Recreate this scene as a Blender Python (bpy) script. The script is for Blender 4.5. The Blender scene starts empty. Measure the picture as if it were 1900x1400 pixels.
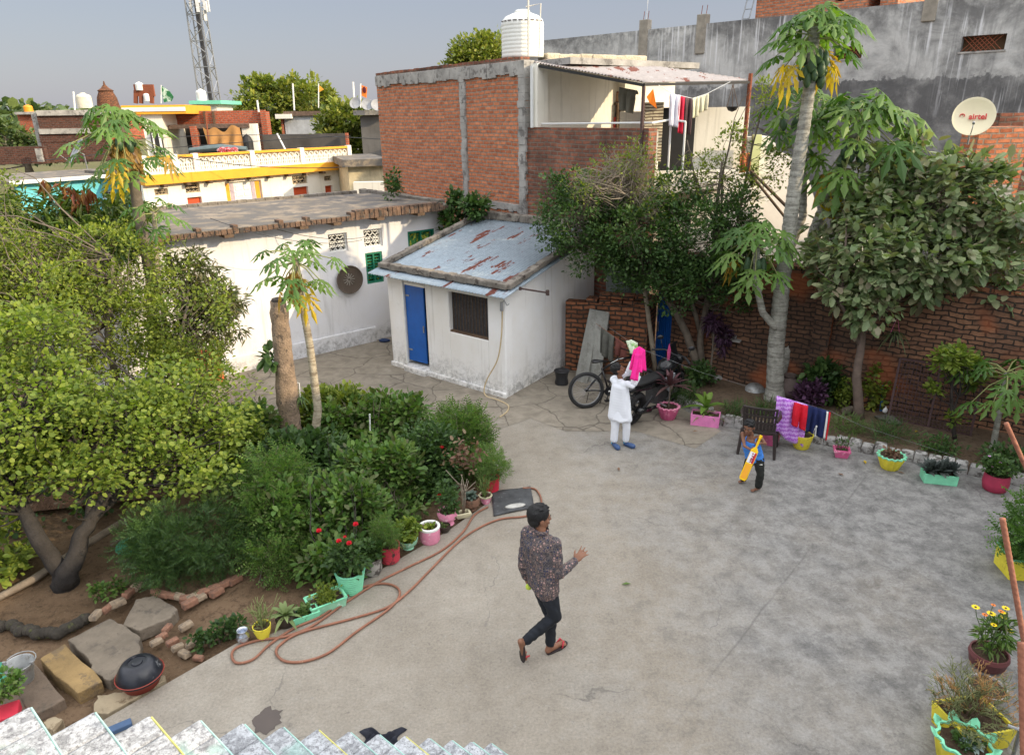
import bpy, bmesh, math, random
import numpy as np
from mathutils import Vector, Matrix, Euler
R = math.radians
S = bpy.context.scene
# ---------------------------------------------------------------- camera, world, sun, exposure
CAMH, FPX, PITCH, ROLL = 5.0, 1309.0, R(20.4), R(0.9)
fw = Vector((0, math.cos(PITCH), -math.sin(PITCH)))
_r0 = Vector((1, 0, 0)); _u0 = Vector((0, math.sin(PITCH), math.cos(PITCH)))
cr = _r0*math.cos(ROLL) - _u0*math.sin(ROLL); cu = _u0*math.cos(ROLL) + _r0*math.sin(ROLL)
cam_d = bpy.data.cameras.new('camera'); cam = bpy.data.objects.new('camera', cam_d)
S.collection.objects.link(cam); S.camera = cam
cam.matrix_world = Matrix(((cr.x, cu.x, -fw.x, 0), (cr.y, cu.y, -fw.y, 0), (cr.z, cu.z, -fw.z, CAMH), (0, 0, 0, 1)))
cam_d.sensor_width = 36; cam_d.lens = 36*FPX/1900; cam_d.clip_end = 3000; cam_d.clip_start = .05
SUN_EL, SUN_AZ = R(24), R(22)      # azimuth: degrees clockwise from +X (towards -Y)
sunv = Vector((math.cos(SUN_EL)*math.cos(SUN_AZ), -math.cos(SUN_EL)*math.sin(SUN_AZ), math.sin(SUN_EL)))
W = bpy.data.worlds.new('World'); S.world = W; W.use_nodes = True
wn = W.node_tree.nodes; wn.clear()
sky = wn.new('ShaderNodeTexSky'); sky.sky_type = 'NISHITA'; sky.sun_disc = False
sky.sun_elevation = SUN_EL; sky.sun_rotation = math.atan2(sunv.x, sunv.y)
sky.altitude = 200; sky.air_density = 1.3; sky.dust_density = 2.0; sky.ozone_density = 2.0
bg = wn.new('ShaderNodeBackground'); bg.inputs['Strength'].default_value = 0.15
wo = wn.new('ShaderNodeOutputWorld')
# milky haze; extra brightness sunward and overhead is added to fill the shaded yard
tc = wn.new('ShaderNodeTexCoord'); LK = W.node_tree.links.new
def wm_(op, a, b, c=None):
    n = wn.new('ShaderNodeMath'); n.operation = op
    for i, v in enumerate((a, b, c)):
        if v is None: continue
        if isinstance(v, (int, float)): n.inputs[i].default_value = v
        else: LK(v, n.inputs[i])
    return n.outputs[0]
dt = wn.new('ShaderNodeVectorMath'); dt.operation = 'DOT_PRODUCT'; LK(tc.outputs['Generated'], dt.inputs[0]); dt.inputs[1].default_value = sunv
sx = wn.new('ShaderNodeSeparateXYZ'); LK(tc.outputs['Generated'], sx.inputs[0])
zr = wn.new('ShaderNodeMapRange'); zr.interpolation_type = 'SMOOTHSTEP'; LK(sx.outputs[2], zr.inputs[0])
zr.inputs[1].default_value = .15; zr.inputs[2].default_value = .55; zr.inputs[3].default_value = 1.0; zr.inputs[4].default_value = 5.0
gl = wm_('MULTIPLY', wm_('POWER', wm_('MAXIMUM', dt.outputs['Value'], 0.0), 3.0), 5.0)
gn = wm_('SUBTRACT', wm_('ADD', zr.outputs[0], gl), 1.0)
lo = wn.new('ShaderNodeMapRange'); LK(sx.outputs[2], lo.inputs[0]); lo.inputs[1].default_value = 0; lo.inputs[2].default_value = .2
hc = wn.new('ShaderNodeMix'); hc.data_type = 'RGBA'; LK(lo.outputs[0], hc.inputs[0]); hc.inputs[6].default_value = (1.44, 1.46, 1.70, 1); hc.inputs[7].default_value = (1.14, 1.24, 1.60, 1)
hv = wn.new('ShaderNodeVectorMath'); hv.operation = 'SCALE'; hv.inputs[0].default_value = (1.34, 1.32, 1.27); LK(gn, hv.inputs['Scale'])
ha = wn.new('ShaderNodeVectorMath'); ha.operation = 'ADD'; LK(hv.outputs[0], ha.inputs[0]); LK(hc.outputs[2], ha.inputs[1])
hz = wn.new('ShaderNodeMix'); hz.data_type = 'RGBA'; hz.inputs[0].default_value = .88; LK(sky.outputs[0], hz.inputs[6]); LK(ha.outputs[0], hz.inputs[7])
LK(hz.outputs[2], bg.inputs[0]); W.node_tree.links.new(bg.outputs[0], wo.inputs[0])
sd = bpy.data.lights.new('sun', 'SUN'); sd.energy = 2.3; sd.angle = R(.6); sd.color = (1, .80, .52)
so = bpy.data.objects.new('sun', sd); S.collection.objects.link(so)
so.rotation_euler = (-sunv).to_track_quat('-Z', 'Y').to_euler(); so.location = sunv*60
S.view_settings.view_transform = 'Standard'; S.view_settings.look = 'None'
S.view_settings.exposure = 0.98; S.view_settings.gamma = 1
S.render.engine = 'CYCLES'

# ---------------------------------------------------------------- helpers
rnd = random.Random(7)
C0 = Vector((0, 0, CAMH))
def ray(px, py): return fw*FPX + cr*(px-950) + cu*(700-py)
def at(px, py, z=0.0):
    d = ray(px, py); return C0 + d*((z-CAMH)/d.z)
def atY(px, py, Y):
    d = ray(px, py); return C0 + d*(Y/d.y)
def proj(p):
    q = Vector(p)-C0; z = q.dot(fw); return 950+FPX*q.dot(cr)/z, 700-FPX*q.dot(cu)/z
def V(*a): return Vector(a)
def mix(a, b, t): return a+(b-a)*t
def link(o): S.collection.objects.link(o); return o
def tag(o, label=None, cat=None, group=None, kind=None):
    if label: o['label'] = label
    if cat: o['category'] = cat
    if group: o['group'] = group
    if kind: o['kind'] = kind
    return o
def thing(name, loc=(0, 0, 0), label=None, cat=None, group=None, rz=0):
    o = bpy.data.objects.new(name, None); link(o); o.location = loc; o.rotation_euler = (0, 0, rz)
    o.empty_display_size = .2
    return tag(o, label, cat, group)
_kids = {}
def wmat(o):
    return wmat(o.parent) @ o.matrix_parent_inverse @ o.matrix_basis if o.parent else o.matrix_basis.copy()
def reg(o, parent):
    if parent is not None:
        o.parent = parent; o.matrix_parent_inverse = wmat(parent).inverted(); _kids.setdefault(parent.name, []).append(o)
def kids(o): return _kids.get(o.name, [])
def copy_tree(o, parent=None, loc=None, rz=None, sc=None, label=None):
    c = o.copy(); link(c); c.parent = None
    if parent is not None:
        c.parent = parent; c.matrix_parent_inverse = o.matrix_parent_inverse.copy(); _kids.setdefault(parent.name, []).append(c)
    for ch in list(kids(o)): copy_tree(ch, c)
    if loc is not None: c.location = loc
    if rz is not None: c.rotation_euler.z = rz
    if sc is not None: c.scale = (sc, sc, sc) if not hasattr(sc, '__len__') else sc
    if label: c['label'] = label
    return c

class MB:
    """collects shapes into one mesh; UVs are box-projected in metres (x right, y up)"""
    def __init__(s): s.v = []; s.f = []; s.m = []; s.cm = 0; s.jit = 0
    def mat(s, i): s.cm = i; return s
    def add(s, vs, fs):
        b = len(s.v); s.v += [tuple(p) for p in vs]
        s.f += [tuple(b+i for i in f) for f in fs]; s.m += [s.cm]*len(fs); return s
    def box(s, c, d, rz=0, rot=None, taper=1.0):
        M = rot if rot is not None else Matrix.Rotation(rz, 3, 'Z')
        vs = []
        for z in (-.5, .5):
            t = taper if z > 0 else 1
            for x, y in ((-.5, -.5), (.5, -.5), (.5, .5), (-.5, .5)):
                vs.append(Vector(c)+M@Vector((x*d[0]*t, y*d[1]*t, z*d[2])))
        return s.add(vs, [(0, 3, 2, 1), (4, 5, 6, 7), (0, 1, 5, 4), (1, 2, 6, 5), (2, 3, 7, 6), (3, 0, 4, 7)])
    def beam(s, a, b, w, h, up=Vector((0, 0, 1))):
        a, b = Vector(a), Vector(b); d = (b-a); L = d.length; d.normalize()
        x = d.cross(up)
        if x.length < 1e-4: x = d.cross(Vector((1, 0, 0)))
        x.normalize(); y = x.cross(d)
        return s.box((a+b)/2, (w, L, h), rot=Matrix((x, d, y)).transposed())
    def tube(s, pts, r, n=8, cap=True, flat=None):
        pts = [Vector(p) for p in pts]; k = len(pts)
        rs = r if hasattr(r, '__len__') else [r]*k
        vs = []; fs = []; ref = None
        for i, p in enumerate(pts):
            t = (pts[min(i+1, k-1)]-pts[max(i-1, 0)])
            if t.length < 1e-9: t = Vector((0, 0, 1))
            t.normalize()
            if ref is None: ref = t.cross(Vector((0, 0, 1)) if abs(t.z) < .9 else Vector((1, 0, 0))).normalized()
            ref = (ref-t*ref.dot(t)).normalized(); b = t.cross(ref)
            for j in range(n):
                a = 2*math.pi*j/n; fl = flat if flat else 1
                vs.append(p+(ref*math.cos(a)+b*math.sin(a)*fl)*rs[i])
        for i in range(k-1):
            for j in range(n):
                j2 = (j+1) % n; fs.append((i*n+j, i*n+j2, (i+1)*n+j2, (i+1)*n+j))
        if cap: fs += [tuple(range(n))[::-1], tuple((k-1)*n+j for j in range(n))]
        return s.add(vs, fs)
    def lathe(s, prof, n=24, c=(0, 0, 0), ax=None, fn=None, cap=True):
        """prof: list of (r,z); fn(angle,r,z)->r for fluting"""
        c = Vector(c); vs = []; fs = []; k = len(prof)
        for r, z in prof:
            for j in range(n):
                a = 2*math.pi*j/n; rr = fn(a, r, z) if fn else r
                p = Vector((rr*math.cos(a), rr*math.sin(a), z))
                vs.append(c+(ax@p if ax is not None else p))
        for i in range(k-1):
            for j in range(n):
                j2 = (j+1) % n; fs.append((i*n+j, i*n+j2, (i+1)*n+j2, (i+1)*n+j))
        if cap: fs += [tuple(range(n))[::-1], tuple((k-1)*n+j for j in range(n))]
        return s.add(vs, fs)
    def prism(s, poly, z0, z1):
        n = len(poly)
        vs = [Vector((p[0], p[1], z0)) for p in poly]+[Vector((p[0], p[1], z1)) for p in poly]
        fs = [tuple(range(n))[::-1], tuple(range(n, 2*n))]+[(i, (i+1) % n, n+(i+1) % n, n+i) for i in range(n)]
        return s.add(vs, fs)
    def slab(s, poly, nrm):
        """extrude planar 3D polygon by vector nrm"""
        n = len(poly); nrm = Vector(nrm)
        vs = [Vector(p) for p in poly]+[Vector(p)+nrm for p in poly]
        fs = [tuple(range(n))[::-1], tuple(range(n, 2*n))]+[(i, (i+1) % n, n+(i+1) % n, n+i) for i in range(n)]
        return s.add(vs, fs)
    def grid(s, fn, nu, nv):
        vs = [fn(i/nu, j/nv) for j in range(nv+1) for i in range(nu+1)]
        w = nu+1
        return s.add(vs, [(j*w+i, j*w+i+1, (j+1)*w+i+1, (j+1)*w+i) for j in range(nv) for i in range(nu)])
    def ball(s, c, r, nu=12, nv=8, rot=None):
        c = Vector(c); rr = r if hasattr(r, '__len__') else (r, r, r); vs = []; fs = []
        for i in range(1, nv):
            t = math.pi*i/nv
            for j in range(nu):
                a = 2*math.pi*j/nu
                p = Vector((rr[0]*math.sin(t)*math.cos(a), rr[1]*math.sin(t)*math.sin(a), rr[2]*math.cos(t)))
                vs.append(c+(rot@p if rot is not None else p))
        top = Vector((0, 0, rr[2])); 
        if rot is not None: top = rot@top
        vs += [c+top, c-top]; T = len(vs)-2
        for j in range(nu): fs.append((T, j, (j+1) % nu)); fs.append((T+1, (nv-2)*nu+(j+1) % nu, (nv-2)*nu+j))
        for i in range(nv-2):
            for j in range(nu): fs.append((i*nu+j, (i+1)*nu+j, (i+1)*nu+(j+1) % nu, i*nu+(j+1) % nu))
        return s.add(vs, fs)
    def build(s, name, mats, parent=None, smooth=False, bev=0, fix=True):
        me = bpy.data.meshes.new(name); me.from_pydata(s.v, [], s.f); me.update()
        if fix:
            bm = bmesh.new(); bm.from_mesh(me); bmesh.ops.recalc_face_normals(bm, faces=bm.faces); bm.to_mesh(me); bm.free()
        mats = mats if isinstance(mats, (list, tuple)) else [mats]
        for m in mats: me.materials.append(m)
        if len(mats) > 1: me.polygons.foreach_set('material_index', s.m)
        if smooth:
            me.polygons.foreach_set('use_smooth', [True]*len(me.polygons))
            if smooth != 'all': me.set_sharp_from_angle(angle=R(40))
        autouv(me)
        o = bpy.data.objects.new(name, me); link(o); reg(o, parent)
        if bev:
            b = o.modifiers.new('b', 'BEVEL'); b.width = bev; b.segments = 2; b.limit_method = 'ANGLE'; b.angle_limit = R(40)
        return o
def autouv(me):
    uv = me.uv_layers.new(name='uv'); n = len(me.loops)
    if not n: return
    co = np.empty(len(me.vertices)*3); me.vertices.foreach_get('co', co); co = co.reshape(-1, 3)
    vi = np.empty(n, int); me.loops.foreach_get('vertex_index', vi)
    pn = np.empty(len(me.polygons)*3); me.polygons.foreach_get('normal', pn); pn = pn.reshape(-1, 3)
    tot = np.empty(len(me.polygons), int); me.polygons.foreach_get('loop_total', tot)
    nn = np.repeat(pn, tot, axis=0); c = co[vi]
    flat = np.abs(nn[:, 2]) > .7
    h = np.stack([-nn[:, 1], nn[:, 0]], 1); l = np.linalg.norm(h, axis=1)+1e-9; h /= l[:, None]
    u = np.where(flat, c[:, 0], c[:, 0]*h[:, 0]+c[:, 1]*h[:, 1]); v = np.where(flat, c[:, 1], c[:, 2])
    uv.data.foreach_set('uv', np.stack([u, v], 1).ravel())

# ---------------------------------------------------------------- materials
class NT:
    def __init__(s, name):
        s.m = bpy.data.materials.new(name); s.m.use_nodes = True; s.t = s.m.node_tree; s.n = s.t.nodes
        s.b = s.n['Principled BSDF']; s.o = s.n['Material Output']
        s.uv = s.n.new('ShaderNodeUVMap').outputs[0]
        s.co = s.n.new('ShaderNodeTexCoord').outputs['Object']; s.geo = s.n.new('ShaderNodeNewGeometry')
        s.pos = s.geo.outputs['Position']
    def L(s, a, b): s.t.links.new(a, b)
    def set(s, sock, v):
        if hasattr(v, 'links') or isinstance(v, bpy.types.NodeSocket): s.L(v, sock)
        elif v is not None:
            if hasattr(v, '__len__') and len(v) == 3 and sock.type == 'RGBA': v = (*v, 1)
            sock.default_value = v
    def noise(s, sc, det=4, rough=.6, vec=None, dist=0, w=None):
        n = s.n.new('ShaderNodeTexNoise'); n.inputs['Scale'].default_value = sc; n.inputs['Detail'].default_value = det
        n.inputs['Roughness'].default_value = rough; n.inputs['Distortion'].default_value = dist
        s.L(vec if vec is not None else s.pos, n.inputs['Vector']); return n.outputs['Fac']
    def noisec(s, sc, det=2, vec=None):
        n = s.n.new('ShaderNodeTexNoise'); n.inputs['Scale'].default_value = sc; n.inputs['Detail'].default_value = det
        s.L(vec if vec is not None else s.pos, n.inputs['Vector']); return n.outputs['Color']
    def vor(s, sc, vec=None, feat='F1', out='Distance', rand=1):
        n = s.n.new('ShaderNodeTexVoronoi'); n.feature = feat; n.inputs['Scale'].default_value = sc
        n.inputs['Randomness'].default_value = rand
        s.L(vec if vec is not None else s.pos, n.inputs['Vector']); return n.outputs[out]
    def math(s, op, a, b=None, c=None, clamp=False):
        n = s.n.new('ShaderNodeMath'); n.operation = op; n.use_clamp = clamp
        for i, v in enumerate((a, b, c)):
            if v is not None: s.set(n.inputs[i], v)
        return n.outputs[0]
    def vmath(s, op, a, b=None, sc=None):
        n = s.n.new('ShaderNodeVectorMath'); n.operation = op
        s.set(n.inputs[0], a)
        if b is not None: s.set(n.inputs[1], b)
        if sc is not None: s.set(n.inputs['Scale'], sc)
        return n.outputs[0]
    def ramp(s, f, stops, interp='LINEAR'):
        n = s.n.new('ShaderNodeValToRGB'); cr_ = n.color_ramp; cr_.interpolation = interp
        for i, (p, c) in enumerate(stops):
            e = cr_.elements[i] if i < 2 else cr_.elements.new(p)
            e.position = p; c = (c, c, c) if not hasattr(c, '__len__') else c; e.color = (*c, 1)
        s.L(f, n.inputs[0]); return n.outputs[0]
    def mix(s, f, a, b, mode='MIX'):
        n = s.n.new('ShaderNodeMix'); n.data_type = 'RGBA'; n.blend_type = mode
        s.set(n.inputs[0], f); s.set(n.inputs[6], a); s.set(n.inputs[7], b); return n.outputs[2]
    def sep(s, v):
        n = s.n.new('ShaderNodeSeparateXYZ'); s.L(v, n.inputs[0]); return n.outputs
    def comb(s, x, y, z=0):
        n = s.n.new('ShaderNodeCombineXYZ')
        for i, v in enumerate((x, y, z)): s.set(n.inputs[i], v)
        return n.outputs[0]
    def bump(s, h, strength=.4, dist=.01):
        n = s.n.new('ShaderNodeBump'); n.inputs['Strength'].default_value = strength; n.inputs['Distance'].default_value = dist
        s.L(h, n.inputs['Height']); s.L(n.outputs[0], s.b.inputs['Normal']); return s
    def fin(s, col, rough=.85, metal=0, spec=None):
        s.set(s.b.inputs['Base Color'], col); s.set(s.b.inputs['Roughness'], rough); s.set(s.b.inputs['Metallic'], metal)
        if spec is not None: s.b.inputs['Specular IOR Level'].default_value = spec
        return s.m
def srgb(r, g, b):
    return tuple(((c/255)/12.92 if c/255 <= .04045 else ((c/255+.055)/1.055)**2.4) for c in (r, g, b))
_mc = {}
def paint(name, col, rough=.6, var=.25, sc=6, bump=.15, metal=0, col2=None, amt=.5, dist=.004):
    """painted / generic surface with mottled wear"""
    if name in _mc: return _mc[name]
    t = NT(name); f = t.noise(sc, 5, .65, t.co)
    c = t.mix(t.ramp(f, [(.3, 0), (.7, 1)]), tuple(x*(1-var) for x in col), tuple(min(1, x*(1+var*.6)) for x in col))
    if col2:
        g = t.noise(sc*1.7, 6, .7, t.co); c = t.mix(t.ramp(g, [(amt-.04, 1), (amt+.04, 0)]), c, col2)
    if bump: t.bump(t.noise(sc*6, 4, .6, t.co), bump, dist)
    _mc[name] = t.fin(c, rough, metal); return _mc[name]
def leafmat(name, cols, rough=.5, trans=.35, vein=True):
    """leaf colours vary leaf by leaf; light passes through"""
    if name in _mc: return _mc[name]
    t = NT(name); r_ = t.geo.outputs['Random Per Island']
    n = len(cols); c = t.ramp(r_, [(i/(n-1) if n > 1 else 0, q) for i, q in enumerate(cols)] if n > 1 else [(0, cols[0]), (1, cols[0])])
    big = t.noise(1.3, 3, .6)
    c = t.mix(.8, c, t.ramp(big, [(.3, .72), (.7, 1.25)]), 'MULTIPLY')
    t.set(t.b.inputs['Base Color'], c); t.b.inputs['Roughness'].default_value = rough
    t.b.inputs['Specular IOR Level'].default_value = .35
    tr = t.n.new('ShaderNodeBsdfTranslucent'); hs = t.mix(1.0, c, (1.0, 1.15, .35), 'MULTIPLY'); t.L(hs, tr.inputs[0])
    ms = t.n.new('ShaderNodeMixShader'); ms.inputs[0].default_value = trans
    t.L(t.b.outputs[0], ms.inputs[1]); t.L(tr.outputs[0], ms.inputs[2]); t.L(ms.outputs[0], t.o.inputs[0])
    _mc[name] = t.m; return t.m
def brickmat(name, c1, c2, mortar, bw=.23, bh=.085, ms=.012, dirt=(.03, .025, .02), damt=.5, dsc=.6, warp=.03, bumpd=.02, blotch=None, stone=False):
    t = NT(name)
    w = t.vmath('SUBTRACT', t.noisec(5, 3, t.uv), (.5, .5, .5)); uv = t.vmath('ADD', t.uv, t.vmath('SCALE', w, sc=warp))
    w2 = t.vmath('SUBTRACT', t.noisec(.9, 1, t.uv), (.5, .5, .5)); uv = t.vmath('ADD', uv, t.vmath('SCALE', w2, sc=warp*2.2))
    b = t.n.new('ShaderNodeTexBrick'); t.L(uv, b.inputs['Vector']); b.inputs['Scale'].default_value = 1
    b.inputs['Brick Width'].default_value = bw; b.inputs['Row Height'].default_value = bh
    b.inputs['Mortar Size'].default_value = ms; b.inputs['Mortar Smooth'].default_value = .3; b.inputs['Bias'].default_value = -.1
    b.inputs['Color1'].default_value = (*c1, 1); b.inputs['Color2'].default_value = (*c2, 1); b.inputs['Mortar'].default_value = (*mortar, 1)
    c = b.outputs['Color']
    f = t.noise(9, 5, .7, t.uv); c = t.mix(.75, c, t.ramp(f, [(.25, .45), (.7, 1.35)]), 'MULTIPLY')
    d = t.noise(dsc, 6, .65, t.uv); c = t.mix(t.ramp(d, [(damt, 0), (damt+.2, .75)]), c, dirt)
    if blotch:
        g = t.noise(.8, 3, .5, t.uv); c = t.mix(t.ramp(g, [(.56, 0), (.66, .7)]), c, blotch)  # noise-placed patches of a second brick colour
    h = t.math('MULTIPLY', b.outputs['Fac'], -1.0); h = t.math('ADD', h, t.math('MULTIPLY', f, .45))
    t.bump(h, 1.0, bumpd); return t.fin(c, .95, spec=.2)
def plaster(name, col, stain, lo=.0, hi=.5, base=.35, rough=.9, sc=1.2, streak=True, dark=(.10, .10, .09)):
    """limewash: mottled, damp marks near the foot (stain height lo..hi above z=base)"""
    t = NT(name); f = t.noise(sc, 6, .6); c = t.mix(t.ramp(f, [(.35, 0), (.75, .55)]), col, stain)
    z = t.sep(t.pos)[2]
    zz = t.math('SUBTRACT', t.math('ADD', z, t.math('MULTIPLY', t.noise(3.5, 5, .7), -.9)), base-.45)
    m = t.ramp(zz, [(0, 1), (max(hi, .02), 0)])
    g = t.noise(6, 9, .82, dist=.4); m2 = t.math('MULTIPLY', m, t.ramp(g, [(.44, 0), (.62, 1)]))
    c = t.mix(t.math('MULTIPLY', m2, .8), c, dark)
    if streak:
        sv = t.vmath('MULTIPLY', t.pos, (5, 5, .35)); s_ = t.noise(1.6, 5, .6, sv)
        c = t.mix(t.ramp(s_, [(.56, 0), (.72, .34)]), c, tuple(x*.5 for x in stain)); c = t.mix(t.ramp(t.noise(2.6, 9, .8, dist=.3), [(.60, 0), (.70, .3)]), c, tuple(x*.62 for x in stain))
    t.bump(t.math('ADD', t.noise(6, 5, .7), t.math('MULTIPLY', t.noise(40, 3), .3)), .5, .012)
    return t.fin(c, rough, spec=.2)
def leaves(name, pts, nrm, size, mat, parent=None, shape='oval', kfold=.25, droop=.0, jitter=1.0, seed=0, ups=.35, flat=0):
    """many separate small leaf meshes in one object. pts Nx3; nrm Nx3 direction each leaf points along"""
    rg = np.random.default_rng(seed+len(pts)); pts = np.asarray(pts, float); N = len(pts)
    d = np.asarray(nrm, float)+rg.normal(0, .55*jitter, (N, 3)); d[:, 2] -= droop; d /= np.linalg.norm(d, axis=1)[:, None]+1e-9
    up = np.array([0, 0, 1.])+rg.normal(0, ups, (N, 3)); s_ = np.cross(d, up); s_ /= np.linalg.norm(s_, axis=1)[:, None]+1e-9
    n = np.cross(s_, d)
    if shape == 'oval': T = [(0, 0, 0), (.35, -.3, kfold*.3), (.8, -.2, kfold*.2), (1, 0, 0), (.8, .2, kfold*.2), (.35, .3, kfold*.3)]; F = [(0, 1, 2, 3), (0, 3, 4, 5)]
    elif shape == 'round': T = [(0, 0, 0), (.3, -.38, .08), (.75, -.36, .05), (1, 0, -.05), (.75, .36, .05), (.3, .38, .08)]; F = [(0, 1, 2, 3), (0, 3, 4, 5)]
    elif shape == 'long': T = [(0, 0, 0), (.4, -.12, .05), (1, 0, -.22), (.4, .12, .05)]; F = [(0, 1, 2), (0, 2, 3)]
    elif shape == 'blade': T = [(0, -.035, 0), (.5, -.03, .05), (1, 0, -.1), (.5, .03, .05), (0, .035, 0)]; F = [(0, 1, 2, 3), (0, 3, 4)]
    elif shape == 'frond':   # feathery compound leaf
        T = []; F = []
        for k in range(5):
            for sg in (-1, 1):
                x = .15+k*.18; b = len(T); w = .30*(1-abs(k-1.5)*.18)
                T += [(x, 0, 0), (x+.10, sg*w, -.06), (x+.17, sg*w*.55, 0)]; F.append((b, b+1, b+2))
    elif shape == 'tri': T = [(0, -.15, 0), (0, .15, 0), (1, 0, 0)]; F = [(0, 1, 2)]
    T = np.array(T); sz = np.asarray(size)*(rg.uniform(.45, 1.4, N))
    vs = pts[:, None, :]+sz[:, None, None]*(T[None, :, 0, None]*d[:, None]+T[None, :, 1, None]*s_[:, None]+T[None, :, 2, None]*n[:, None])
    if shape == 'frond':
        pass
    k = len(T); me = bpy.data.meshes.new(name); me.vertices.add(N*k); me.vertices.foreach_set('co', vs.ravel())
    fl = [i for f in F for i in f]; ls = [len(f) for f in F]
    li = (np.arange(N)[:, None]*k+np.array(fl)[None]).ravel(); me.loops.add(len(li)); me.loops.foreach_set('vertex_index', li)
    tot = np.tile(ls, N); st = np.concatenate([[0], np.cumsum(tot)[:-1]]); me.polygons.add(len(tot))
    me.polygons.foreach_set('loop_start', st); me.polygons.foreach_set('loop_total', tot)
    me.update(calc_edges=True); me.validate(); me.materials.append(mat)
    o = bpy.data.objects.new(name, me); link(o); reg(o, parent); return o
def clump_cloud(rg, ells, n_cl, per, rc, shell=.55, squash=.8):
    """ells: (centre, radii, weight). returns clump centres, leaf points, outward dirs"""
    w = np.array([e[2] if len(e) > 2 else e[1][0]*e[1][1]*e[1][2] for e in ells], float); w /= w.sum()
    idx = rg.choice(len(ells), n_cl, p=w); u = rg.normal(0, 1, (n_cl, 3)); u /= np.linalg.norm(u, axis=1)[:, None]
    rr = rg.uniform(shell**3, 1, n_cl)**(1/3)
    c = np.array([ells[i][0] for i in idx], float); rad = np.array([ells[i][1] for i in idx], float)
    cl = c+u*rad*rr[:, None]
    v = rg.normal(0, 1, (n_cl*per, 3)); v /= np.linalg.norm(v, axis=1)[:, None]
    off = v*(rg.uniform(.05, 1, n_cl*per)**.5)[:, None]*rc*np.array([1, 1, squash])
    sc = np.repeat(rg.uniform(.6, 1.3, n_cl), per)[:, None]
    P = np.repeat(cl, per, 0)+off*sc; D = v*.8+np.repeat(u, per, 0)*.5+np.array([0, 0, .15])
    return cl, P, D
def branch(mb, a, b, r0, r1, rg, n=6, wob=.08, sides=6):
    a = np.array(a, float); b = np.array(b, float); L = np.linalg.norm(b-a); pts = []
    o = rg.normal(0, wob*L, 3)
    for i in range(n+1):
        t = i/n; p = a+(b-a)*t+o*math.sin(math.pi*t)+rg.normal(0, wob*L*.12, 3)*(0 < i < n); pts.append(p)
    mb.tube(pts, [r0+(r1-r0)*i/n for i in range(n+1)], sides, cap=False); return pts
def tree(name, base, label, cat, limbs, ells, n_cl, per, rc, lsize, mat, bark, seed=1, shape='oval', shell=.5, twig=.006, tfrac=.6, group=None, droop=0, jitter=1.0, cut=None, extra=None):
    """limbs: list of (list of points rel. to base, r0, r1); clumps get twigs from the nearest limb point"""
    rg = np.random.default_rng(seed); base = Vector(base); t = thing(name, base, label, cat, group)
    mb = MB(); nodes = []
    for pts, r0, r1 in limbs:
        n = len(pts); P = [np.array(p, float) for p in pts]; Q = []
        for i in range(n-1):
            for k in range(4):
                Q.append(P[i]+(P[i+1]-P[i])*k/4+(rg.normal(0, r0*.12, 3) if (k or i) else 0))
        Q.append(P[-1]); m = len(Q)
        mb.tube(Q, [(r0+(r1-r0)*i/(m-1))*(1.25 if i == 0 and r0 > .05 else 1) for i in range(m)], 9 if r0 > .04 else 6)
        nodes += Q[m//4:]
    cl, P, D = clump_cloud(rg, ells, n_cl, per, rc, shell)
    if nodes:
        nodes = np.array(nodes)
        for c in cl[:int(n_cl*tfrac)]:
            dd = np.linalg.norm(nodes-c, axis=1)+.6*np.maximum(0, nodes[:, 2]-c[2]); i = rg.choice(np.argsort(dd)[:6]); a = nodes[i]
            L = np.linalg.norm(c-a); branch(mb, a, c, twig*(1+L*1.3), twig*.4, rg, 4, .13, 4)
    if len(mb.v): mb.build('trunk', bark, t, smooth='all', fix=False)
    if cut is not None:
        k = cut(P+np.array(base)); P = P[k]; D = D[k]
    leaves('crown', P, D, lsize, mat, t, shape, droop=droop, jitter=jitter, seed=seed)
    for c in kids(t): c.matrix_parent_inverse = Matrix.Identity(4)
    return t
def text_mesh(s, size, mat, parent, name='lettering', loc=(0, 0, 0), rot=None, ext=.001, bold=0, shear=0, align='CENTER'):
    cu_ = bpy.data.curves.new('txt', 'FONT'); cu_.body = s; cu_.size = size; cu_.extrude = ext; cu_.offset = bold; cu_.shear = shear
    cu_.align_x = align; cu_.align_y = 'CENTER'; cu_.resolution_u = 3
    o = bpy.data.objects.new('txt', cu_); link(o); dg = bpy.context.evaluated_depsgraph_get()
    me = bpy.data.meshes.new_from_object(o.evaluated_get(dg)); bpy.data.objects.remove(o); bpy.data.curves.remove(cu_)
    me.name = name; me.materials.clear(); me.materials.append(mat)
    p = bpy.data.objects.new(name, me); link(p); reg(p, parent)
    p.matrix_basis = Matrix.Translation(loc) @ (rot.to_4x4() if rot is not None else Matrix.Identity(4)); return p
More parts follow.
